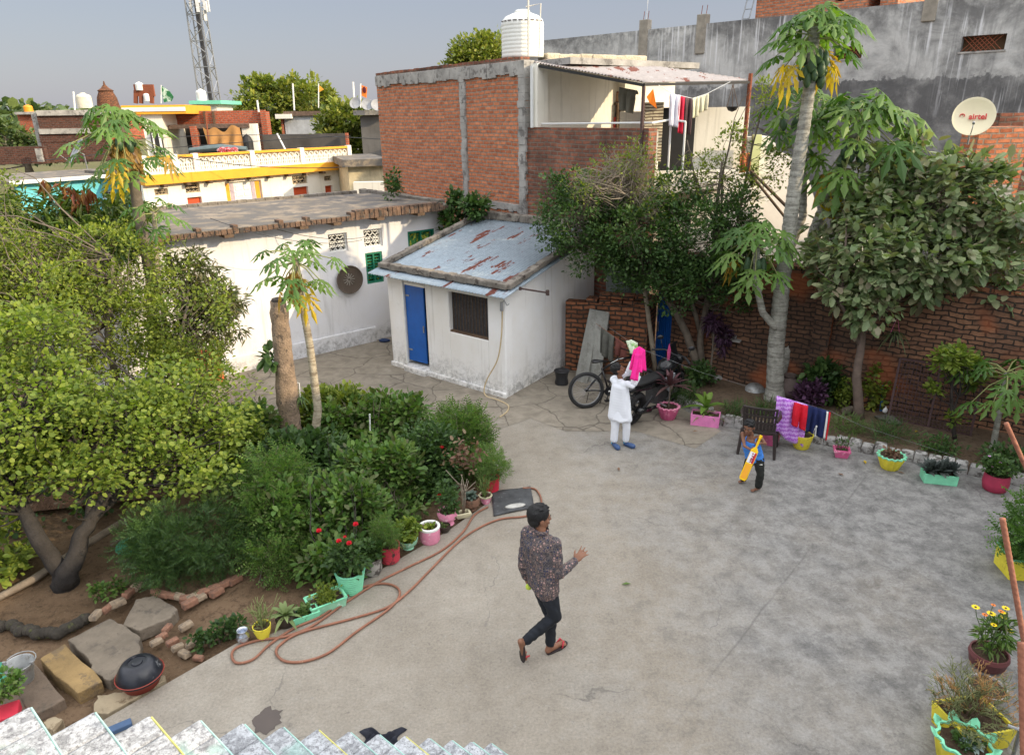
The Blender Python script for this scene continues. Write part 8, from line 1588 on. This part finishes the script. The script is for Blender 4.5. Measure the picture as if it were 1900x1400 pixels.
def limbs_body(J, s, sk, name='person', label='', cat='person', vox=.007, fat=1.0):
    t = thing(name, J['o'], label, cat); b = Blob(); q, Mx = head(b, J['hc'], J['hf'], s*J.get('hs', 1), J.get('hu', V(0, 0, 1)))
    b.cap(Vector(J['hc'])-V(0, 0, .04)*s, J['neck'], .046*s, .05*s); ch = J['chest']; pe = J['pel']; r = (Vector(J['shR'])-Vector(J['shL'])).normalized()
    b.cap(ch+r*.06*s, ch-r*.06*s, .085*s*fat, .085*s*fat); b.cap(ch, J['neck'], .08*s, .045*s); b.cap(ch, pe, .095*s*fat, .095*s*fat, 18); r2 = (Vector(J['hpR'])-Vector(J['hpL'])).normalized(); b.cap(pe+r2*.05*s, pe-r2*.05*s, .09*s, .09*s)
    for S_ in 'LR':
        b.chain([ch+(Vector(J['sh'+S_])-ch)*.5, J['sh'+S_]], [.06*s, .05*s]); b.chain([J['sh'+S_], J['el'+S_], J['wr'+S_]], [.047*s, .034*s, .024*s]); b.chain([J['hp'+S_], J['kn'+S_], J['an'+S_]], [.08*s, .052*s, .036*s]); foot(b, J['an'+S_], J['to'+S_], s, J.get('fu'+S_, V(0, 0, 1)))
        h = J['hand'+S_]; hand(b, J['wr'+S_], h[0], h[1], s*h[3] if len(h) > 3 else s, h[2], side=h[4] if len(h) > 4 else (1 if S_ == 'L' else -1), spread=h[5] if len(h) > 5 else .10)
    b.skin('body', sk, t, vox, 5); return t, q, Mx
skinM = {}
def mkskin(n, c): 
    t = NT('skin_'+n); f = t.noise(14, 3, .5, t.co); t.b.inputs['Subsurface Weight'].default_value = .08; t.b.inputs['Subsurface Radius'].default_value = (.02, .008, .004)
    return t.fin(t.mix(f, tuple(x*.85 for x in c), tuple(x*1.12 for x in c)), .5, spec=.35)
def wrink(A, sc, seed=0):
    def f(co): 
        x, y, z = co.T*sc; return A*(np.sin(x*1.7+z*1.1+1.5*np.sin(y*1.3+seed))*.5+np.sin(z*2.3+x*.8+2*np.sin(x*.9+y*1.4))*.6+np.sin((x+y)*3.1+z*.7)*.3)
    return f
# ---- the man
s = 1.0
mf = V(.62, .78, 0); mr = V(.78, -.62, 0); hd = V(.9, .43, 0); hdr = V(.43, -.9, 0)
Jm = dict(o=at(1008, 1205), hc=atY(1001, 962, 5.60), hf=V(.93, .36, -.05), neck=atY(1004, 990, 5.58))
Jm['neck'].z = 1.42; Jm['hc'].z = 1.54; Jm['hs'] = 1.1; nk = Jm['neck']; Jm['chest'] = nk+V(.0, .0, -.16); pc = atY(1008, 1088, 5.58); pc.z = .86; Jm['pel'] = pc
Jm['shL'] = nk-mr*.155+V(0, 0, -.07); Jm['shR'] = nk+mr*.155+V(0, 0, -.07)
Jm['elR'] = atY(1036, 1066, 5.44); Jm['wrR'] = atY(1067, 1040, 5.60); Jm['elL'] = atY(970, 1046, 5.66); Jm['wrL'] = atY(977, 1072, 5.74)
Jm['hpL'] = pc-hdr*.085-V(0, 0, .02); Jm['hpR'] = pc+hdr*.085-V(0, 0, .02)
Jm['knR'] = atY(1030, 1142, 5.50); Jm['anR'] = atY(973, 1190, 5.44); Jm['knL'] = atY(1022, 1142, 5.62); Jm['anL'] = at(1021, 1196, .095)
Jm['toL'] = at(1049, 1188, .035); Jm['toR'] = at(973, 1222, .04); fR = (Jm['toR']-Jm['anR']).normalized(); Jm['fuR'] = (V(-.75, -.35, .35)-fR*V(-.75, -.35, .35).dot(fR)).normalized()*-1
Jm['fuR'] = (V(.6, .3, .55)-fR*V(.6, .3, .55).dot(fR)).normalized()
vw = (C0-Jm['wrR']).normalized(); hv_ = (atY(1088, 1018, 5.68)-Jm['wrR']).normalized(); Jm['handR'] = (hv_, vw*-.0+V(-.2, -.75, .6), .06, 1.02, -1, .24); Jm['handL'] = (V(.15, .15, -1), V(-.7, -.5, 0), .62)
t, q, Mx = limbs_body(Jm, s, mkskin('man', (.26, .125, .075)), label='x')
t['label'] = 'man in patterned shirt and dark jeans walking in red flip-flops, one hand raised'
facebits(t, q, Mx, s*1.1); hair(t, q, Mx, s*1.1, thick=1.05, seed=3)
b = Blob(); b.cap(q(-.045, .06, -.085), q(.045, .06, -.085), .012, .012, 6); b.cap(q(0, .075, -.09), q(0, .06, -.105), .014, .012, 6); b.skin('beard', hairM, t, .005, 2)
pm_ = NT('patterned_shirt'); uvp = pm_.vmath('SCALE', pm_.uv, sc=1.0); vd = pm_.vor(34, pm_.co, 'F1', 'Distance', .25); cl_ = pm_.vor(34, pm_.co, 'F1', 'Color', .25); v2 = pm_.vor(95, pm_.co, 'F1', 'Distance', .6)
fl = pm_.ramp(vd, [(.26, 1), (.33, 0)]); dots = pm_.ramp(v2, [(.36, 1), (.46, 0)]); base_ = pm_.mix(pm_.ramp(pm_.sep(cl_)[0], [(.4, 0), (.6, 1)]), srgb(120, 104, 98), srgb(98, 92, 92))
shc = pm_.mix(dots, base_, (.012, .014, .03)); shc = pm_.mix(fl, shc, pm_.mix(pm_.ramp(pm_.sep(cl_)[1], [(.4, 0), (.5, 1)]), srgb(176, 142, 136), srgb(48, 54, 84))); pm_.bump(pm_.noise(9, 4, .6, pm_.co), .3, .01); shirtM = pm_.fin(shc, .9)
def shirt(J, s, mat, sleeve=1.0, hem=None, rr_=1.0, name='shirt', parent=None, disp=None, flare=0, vox=.008):
    b = Blob(); ch = Vector(J['chest']); pe = Vector(J['pel']); r = (Vector(J['shR'])-Vector(J['shL'])).normalized(); r2 = (Vector(J['hpR'])-Vector(J['hpL'])).normalized(); nk = Vector(J['neck'])
    b.cap(ch+r*.07*s, ch-r*.07*s, .105*s*rr_, .105*s*rr_, 18); b.cap(ch, nk-V(0, 0, .03)*s, .10*s, .062*s); hm = hem if hem is not None else pe-V(0, 0, .06)*s
    for k in range(12): t_ = k/11; p = ch.lerp(hm, t_); rx = (r.lerp(r2, t_)).normalized(); w = (.065+.01*t_+flare*t_)*s; b.cap(p+rx*w, p-rx*w, (.112+.006*t_+flare*.6*t_)*s*rr_, (.112+.006*t_+flare*.6*t_)*s*rr_, 16)
    for S_ in 'LR':
        sh, el, wr = Vector(J['sh'+S_]), Vector(J['el'+S_]), Vector(J['wr'+S_]); b.chain([ch+(sh-ch)*.55+V(0, 0, .01), sh-V(0, 0, .015)*s], [.085*s, .058*s]); b.chain([sh, el], [.064*s, .052*s]); 
        if sleeve > 0: b.cap(el, el.lerp(wr, sleeve), .052*s, .040*s)
    return b.skin(name, mat, parent, vox, 14, disp=disp)
sh_ = shirt(Jm, s, shirtM, .93, pc-V(0, 0, .03), parent=t, disp=wrink(.0042, 26, 1))
b = Blob(); nkp = Vector(Jm['neck'])+V(0, 0, .01); m = MB(); m.tube([nkp+V(.062*math.cos(a), .062*math.sin(a), .008*math.sin(a*1.0-1)) for a in [R(18*i) for i in range(21)]], .013, 8, flat=1.6); m.build('collar', shirtM, sh_, smooth='all')
def pants(J, s, mat, t, r=1.0, disp=None, cuff=.055, name='trousers', knee=1.0, vox=.008):
    b = Blob(); pe = Vector(J['pel']); r2 = (Vector(J['hpR'])-Vector(J['hpL'])).normalized(); b.cap(pe+r2*.05*s+V(0, 0, .03)*s, pe-r2*.05*s+V(0, 0, .03)*s, .108*s, .108*s, 16)
    for S_ in 'LR':
        an = Vector(J['an'+S_]); kn = Vector(J['kn'+S_]); e_ = an+(kn-an).normalized()*.035*s; b.chain([J['hp'+S_], kn, e_], [.098*s*r, .066*s*r*knee, cuff*s], 16)
    return b.skin(name, mat, t, vox, 5, disp=disp)
jeans = paint('jeans_dark', (.012, .016, .024), .85, .5, 5, .4); pants(Jm, s, jeans, t, .95, wrink(.0035, 30, 2), .050)
def sandal(t, an, toe, s, up, sole, strap, name='flip_flop', L=.27):
    up = Vector(up).normalized(); an, toe = Vector(an), Vector(toe); f = toe-an; f = (f-up*f.dot(up)).normalized(); r = f.cross(up).normalized(); bottom = toe-up*.016*s; c = bottom-f*(L/2-.02)*s; pts = []
    for i in range(24):
        a = 2*math.pi*i/24; y = math.cos(a)*L/2; w = (.048 if y > 0 else .038)*abs(math.sin(a))**.7*(1 if math.sin(a) >= 0 else -1); pts.append(c+(f*y+r*w)*s-up*.014*s)
    o = thing('x', c) if False else None; m = MB(); m.slab(pts, up*.016*s); sl = m.build(name, sole, t, bev=.003)
    if strap: m = MB(); tp = c+f*(L*.33)*s+up*.012*s; md = c+f*.05*s; [m.tube([tp, md.lerp(tp, .45)+r*sg*.026*s+up*.048*s, md+r*sg*.045*s-f*.02*s], [.006*s, .011*s, .008*s], 6) for sg in (-1, 1)]; m.build('strap', strap, sl, smooth='all')
    return sl
redS = paint('sandal_red', srgb(196, 60, 72), .5, .15); sandal(t, Jm['anL'], Jm['toL'], 1, V(0, 0, 1), paint('sole_dark', (.03, .02, .022), .7), redS); sandal(t, Jm['anR'], Jm['toR'], 1, Jm['fuR'], paint('sole_dark', ()), redS)
m = MB(); bp = Jm['wrL']+V(.02, -.02, -.085); m.ball(bp, .032, 16, 10); lone('tennis_ball', m, paint('tennis', srgb(206, 226, 90), .95, .1, 30, .4), 'yellow-green tennis ball held low in the left hand of the walking man', 'ball', smooth='all')
# ---- boy in white
s = .84; Y0 = 10.2; bf_ = V(.96, .28, 0); br = V(.28, -.96, 0)
J = dict(o=at(1152, 830), hc=atY(1147, 686, Y0), hf=V(.86, -.10, .50), hu=V(-.5, 0, .86), neck=atY(1151, 702, Y0), hs=1.12)
nk = J['neck']; J['chest'] = nk+V(.0, 0, -.14); pc = atY(1150, 758, Y0); J['pel'] = pc; wr_ = V(.75, -.66, 0)
J['shL'] = nk-wr_*.135+V(0, 0, -.05); J['shR'] = nk+wr_*.135+V(0, 0, -.05)
J['elL'] = atY(1166, 692, Y0+.14); J['wrL'] = atY(1180, 668, Y0+.12); J['elR'] = atY(1174, 716, Y0-.16); J['wrR'] = atY(1184, 690, Y0-.04)
J['hpL'] = pc+V(-.07, .03, -.02); J['hpR'] = pc+V(.07, -.03, -.02); J['anL'] = at(1139, 818, .09); J['anR'] = at(1161, 817, .09); J['knL'] = J['hpL'].lerp(J['anL'], .5)+V(.01, -.02, 0); J['knR'] = J['hpR'].lerp(J['anR'], .5)+V(.02, -.02, 0)
J['toL'] = at(1146, 830, .035)+V(.0, -.0, 0); J['toR'] = at(1176, 828, .035); J['handL'] = (V(.2, 0, 1), V(-1, .2, 0), .55); J['handR'] = (V(.1, .2, 1), V(-.6, -.8, 0), .55)
t, q, Mx = limbs_body(J, s, mkskin('boy', (.22, .105, .062)), label='boy in white kurta and trousers reaching up to hang a pink garment', vox=.0065)
facebits(t, q, Mx, s*1.12); hair(t, q, Mx, s*1.12, thick=1.05, seed=5)
kM = paint('kurta_white', srgb(236, 240, 248), .85, .04, 4, .15, dist=.006); kurta = shirt(J, s, kM, .95, atY(1150, 772, Y0), .95, 'kurta', t, lambda co: .004*np.sin((co[:, 0]+co[:, 1]*.7)*46+2*np.sin(co[:, 2]*5))+.002*np.sin(co[:, 2]*17+co[:, 0]*20), flare=.028)
m = MB(); kb = atY(1152, 772, Y0); ku = V(.9, -.42, 0); kn_ = V(.42, .9, 0)
m.grid(lambda i, j: (lambda a, z: V(kb.x+ku.x*mix(.185, .130, j)*math.cos(a)+kn_.x*mix(.14, .095, j)*math.sin(a), kb.y+ku.y*mix(.185, .130, j)*math.cos(a)+kn_.y*mix(.14, .095, j)*math.sin(a), z))(2*math.pi*i, kb.z-.045+.22*j+.010*math.sin(i*38)*(1-j)), 60, 8); sk_ = m.build('kurta_skirt', kM, kurta, smooth='all', fix=False); q_ = sk_.modifiers.new('s', 'SOLIDIFY'); q_.thickness = .004
for S_ in 'LR':
    el, wr = J['el'+S_], J['wr'+S_]; m = MB(); p = el.lerp(wr, .55); m.tube([el.lerp(wr, .1), p, p+(wr-el).normalized()*.05], [.052, .062, .066], 14, cap=False, flat=1.15); m.build('sleeve_cuff', kM, kurta, smooth='all', fix=False)
pants(J, s, kM, t, 1.02, lambda co: .003*np.sin((co[:, 0]-co[:, 1])*50+1.5*np.sin(co[:, 2]*7)), .068, knee=1.12); croc = paint('clog_blue', srgb(58, 84, 128), .6, .1, 5, .1)
for S_ in 'LR':
    an, to = J['an'+S_], J['to'+S_]; f = to-an; f.z = 0; f.normalize(); c = an+f*.055; b = Blob(); c.z = .035; b.cap(c-f*.055*1.1, c+f*.085, .034, .042, 14); b.cap(c+f*.05, c+f*.085, .046, .038, 12); b.skin('clog', croc, t, .006, 3); m = MB(); r = f.cross(V(0, 0, 1)); m.tube([an+r*.042+V(0, 0, -.03), an-f*.045+V(0, 0, -.012), an-r*.042+V(0, 0, -.03)], .008, 6); m.build('heel_strap', paint('strap_cyan', srgb(80, 190, 220), .5), t, smooth='all')
pinkM = paint('cloth_pink', srgb(248, 40, 150), .85, .22, 10, .2); pk_ = thing('pink_garment', atY(1185, 650, Y0), 'bright pink shirt the boy in white is hanging on the line', 'garment')
def drape(name, tops, bots, mat, parent, n=26, fold=.022, w=4, seed=0):
    T = [atY(*p) for p in tops]; B = [atY(*p) for p in bots]
    def ip(P, u): x = u*(len(P)-1); k = min(int(x), len(P)-2); return P[k].lerp(P[k+1], x-k)
    m = MB(); m.grid(lambda i, j: ip(T, i).lerp(ip(B, i), j)+V(.3, -.95, 0)*(fold*math.sin(i*w*6.28+seed+j)*(.3+j)+.03*math.sin(math.pi*i))+V(fold*.5*math.cos(i*w*6.28+seed)*j, 0, 0), n, 12); o = m.build(name, mat, parent, smooth='all', fix=False); q = o.modifiers.new('s', 'SOLIDIFY'); q.thickness = .008; return o
drape('body', [(1176, 648, Y0-.06), (1184, 641, Y0-.02), (1197, 649, Y0-.02)], [(1165, 684, Y0-.14), (1180, 690, Y0-.18), (1197, 687, Y0-.08)], pinkM, pk_, w=3)
drape('sleeve', [(1178, 655, Y0-.12), (1190, 655, Y0-.10)], [(1169, 703, Y0-.22), (1182, 706, Y0-.20)], pinkM, pk_, fold=.014, w=2, seed=2)
tg = drape('striped_cloth', [(1162, 632, Y0+.02), (1170, 629, Y0), (1183, 636, Y0)], [(1168, 654, Y0-.02), (1172, 656, Y0-.02), (1181, 650, Y0-.02)], paint('cloth_greenwhite', srgb(226, 240, 214), .9, .1, 8, .1, col2=srgb(140, 196, 110), amt=.45), None, w=2); tag(tg, 'small white and green cloth bunched on the line above the pink garment', 'cloth')
# ---- small child with bat
s = .66; Y0 = 8.85; J = dict(o=at(1395, 900), hc=atY(1390, 793, Y0), hf=V(-.62, -.76, -.16), neck=atY(1394, 805, Y0), hs=1.38); nk = J['neck']; J['chest'] = nk+V(.01, 0, -.115); pc = atY(1401, 850, Y0); J['pel'] = pc; rr_ = V(-.86, .50, 0)
J['shR'] = nk+rr_*.115+V(0, 0, -.02); J['shL'] = nk-rr_*.115+V(0, 0, -.015); J['elR'] = atY(1381, 827, Y0-.10); J['wrR'] = atY(1393, 834, Y0-.20); J['elL'] = atY(1420, 823, Y0-.12); J['wrL'] = atY(1411, 822, Y0-.21)
J['hpR'] = pc+rr_*.05; J['hpL'] = pc-rr_*.05; J['anR'] = at(1379, 888, .065); J['anL'] = at(1407, 902, .065); J['knR'] = J['hpR'].lerp(J['anR'], .5)+V(-.03, -.04, 0); J['knL'] = J['hpL'].lerp(J['anL'], .5)+V(.01, -.05, 0)
J['toR'] = at(1369, 893, .025); J['toL'] = at(1393, 910, .025)
hT = atY(1412, 809, Y0-.24); bT = atY(1377, 890, Y0-.30); bd = (bT-hT).normalized()
nb_ = V(-.5, -.85, .1); J['handR'] = (V(.9, -.2, .35), V(-.3, -.7, .6), .75, 1.0, -1); J['handL'] = (V(-.85, -.2, .1), V(.2, -.6, .7), .75, 1.0, 1)
t, q, Mx = limbs_body(J, s, mkskin('kid', (.20, .095, .058)), label='small barefoot child in blue vest and dark trousers holding a yellow toy cricket bat', vox=.0055, fat=1.05); facebits(t, q, Mx, s*1.38); hair(t, q, Mx, s*1.38, thick=1.0, seed=8)
vestM = paint('vest_blue', srgb(66, 136, 226), .85, .15, 6, .2); b = Blob(); ch = J['chest']; low = pc+V(0, 0, -.01)
r_ = (J['shR']-J['shL']).normalized(); fwd_ = V(-.5, -.86, 0)
for k in range(5): tt = k/4; p = (ch+V(0, 0, -.035)).lerp(low, tt); b.cap(p+r_*.052, p-r_*.052, .074+.004*tt, .074+.004*tt, 16)
vo = b.skin('vest', vestM, t, .006, 4, disp=wrink(.003, 40, 5))
for S_ in (1, -1):
    m = MB(); m.tube([ch+r_*S_*.062+fwd_*.078+V(0, 0, -.02), ch+r_*S_*.068+fwd_*.050+V(0, 0, .065), ch+r_*S_*.066+V(0, 0, .092), ch+r_*S_*.06-fwd_*.07+V(0, 0, .02)], .014, 6, flat=.5); m.build('shoulder_strap', vestM, vo, smooth='all')
pants(J, s, paint('trouser_black', (.012, .014, .012), .85, .4, 8, .3), t, 1.2, wrink(.003, 36, 6), .080, vox=.006)
m = MB(); c = J['hpL'].lerp(J['knL'], .2)+V(-.02, -.068, 0); m.slab([c, c+V(.035, -.01, .012), c+V(.045, -.01, -.004), c+V(.012, 0, -.012)], (0, -.004, 0)); m.build('badge', M['whiteP'], t)
bt = thing('cricket_bat', hT, 'bright yellow plastic toy cricket bat with red lettering held by the small child', 'cricket bat'); L = (bT-hT).length; nrm = (nb_-bd*nb_.dot(bd)).normalized(); sx = bd.cross(nrm); yb_ = paint('bat_yellow', srgb(252, 206, 20), .4, .05, 5, 0); yo = paint('bat_orange', srgb(250, 176, 50), .4, .08, 5, 0)
m = MB(); m.tube([hT-bd*.01, hT+bd*.03], .021, 10); m.tube([hT+bd*.03, hT+bd*.20], .0145, 10); m.build('handle', yb_, bt, smooth=True); Mb = Matrix((sx, bd, nrm)).transposed(); hw = .050; h0_ = hT+bd*.17; m = MB()
pf = [(-.018, 0), (-hw, .05), (-hw, L-.20), (-hw*.7, L-.17), (hw*.7, L-.17), (hw, L-.20), (hw, .05), (.018, 0)]; m.slab([h0_+sx*x+bd*y-nrm*.012 for x, y in pf], nrm*.026); m.build('blade', yb_, bt, bev=.008)
m = MB(); m.slab([h0_+sx*x+bd*y+nrm*.0142 for x, y in ((-hw*.75, .25), (-hw*.75, L-.20), (hw*.75, L-.20), (hw*.75, .25))], nrm*.001); m.build('face_panel', yo, bt)
m = MB(); m.slab([h0_+sx*x+bd*y+nrm*.0142 for x, y in ((-hw*.85, .07), (-hw*.85, .23), (hw*.85, .23), (hw*.85, .07))], nrm*.001); m.build('sticker', paint('sticker', srgb(236, 240, 250), .4, .04, 5, 0, col2=srgb(206, 30, 50), amt=.2), bt)
m = MB(); m.slab([h0_+sx*x+bd*y+nrm*.0155 for x, y in ((-hw*.86, .07), (-hw*.86, .23), (-hw*.4, .23), (-hw*.4, .07))], nrm*.001); m.build('sticker_band', roseM['red'], bt)
Rt = Matrix((-bd, sx, nrm)).transposed()
if Rt.determinant() < 0: Rt = Matrix((-bd, -sx, nrm)).transposed()
text_mesh('VIRAT', .052, paint('bat_print', srgb(150, 16, 40), .5, .05, 5, 0), bt, 'lettering', h0_+bd*.15+nrm*.0165-sx*.012, Rt, .0008, .002)
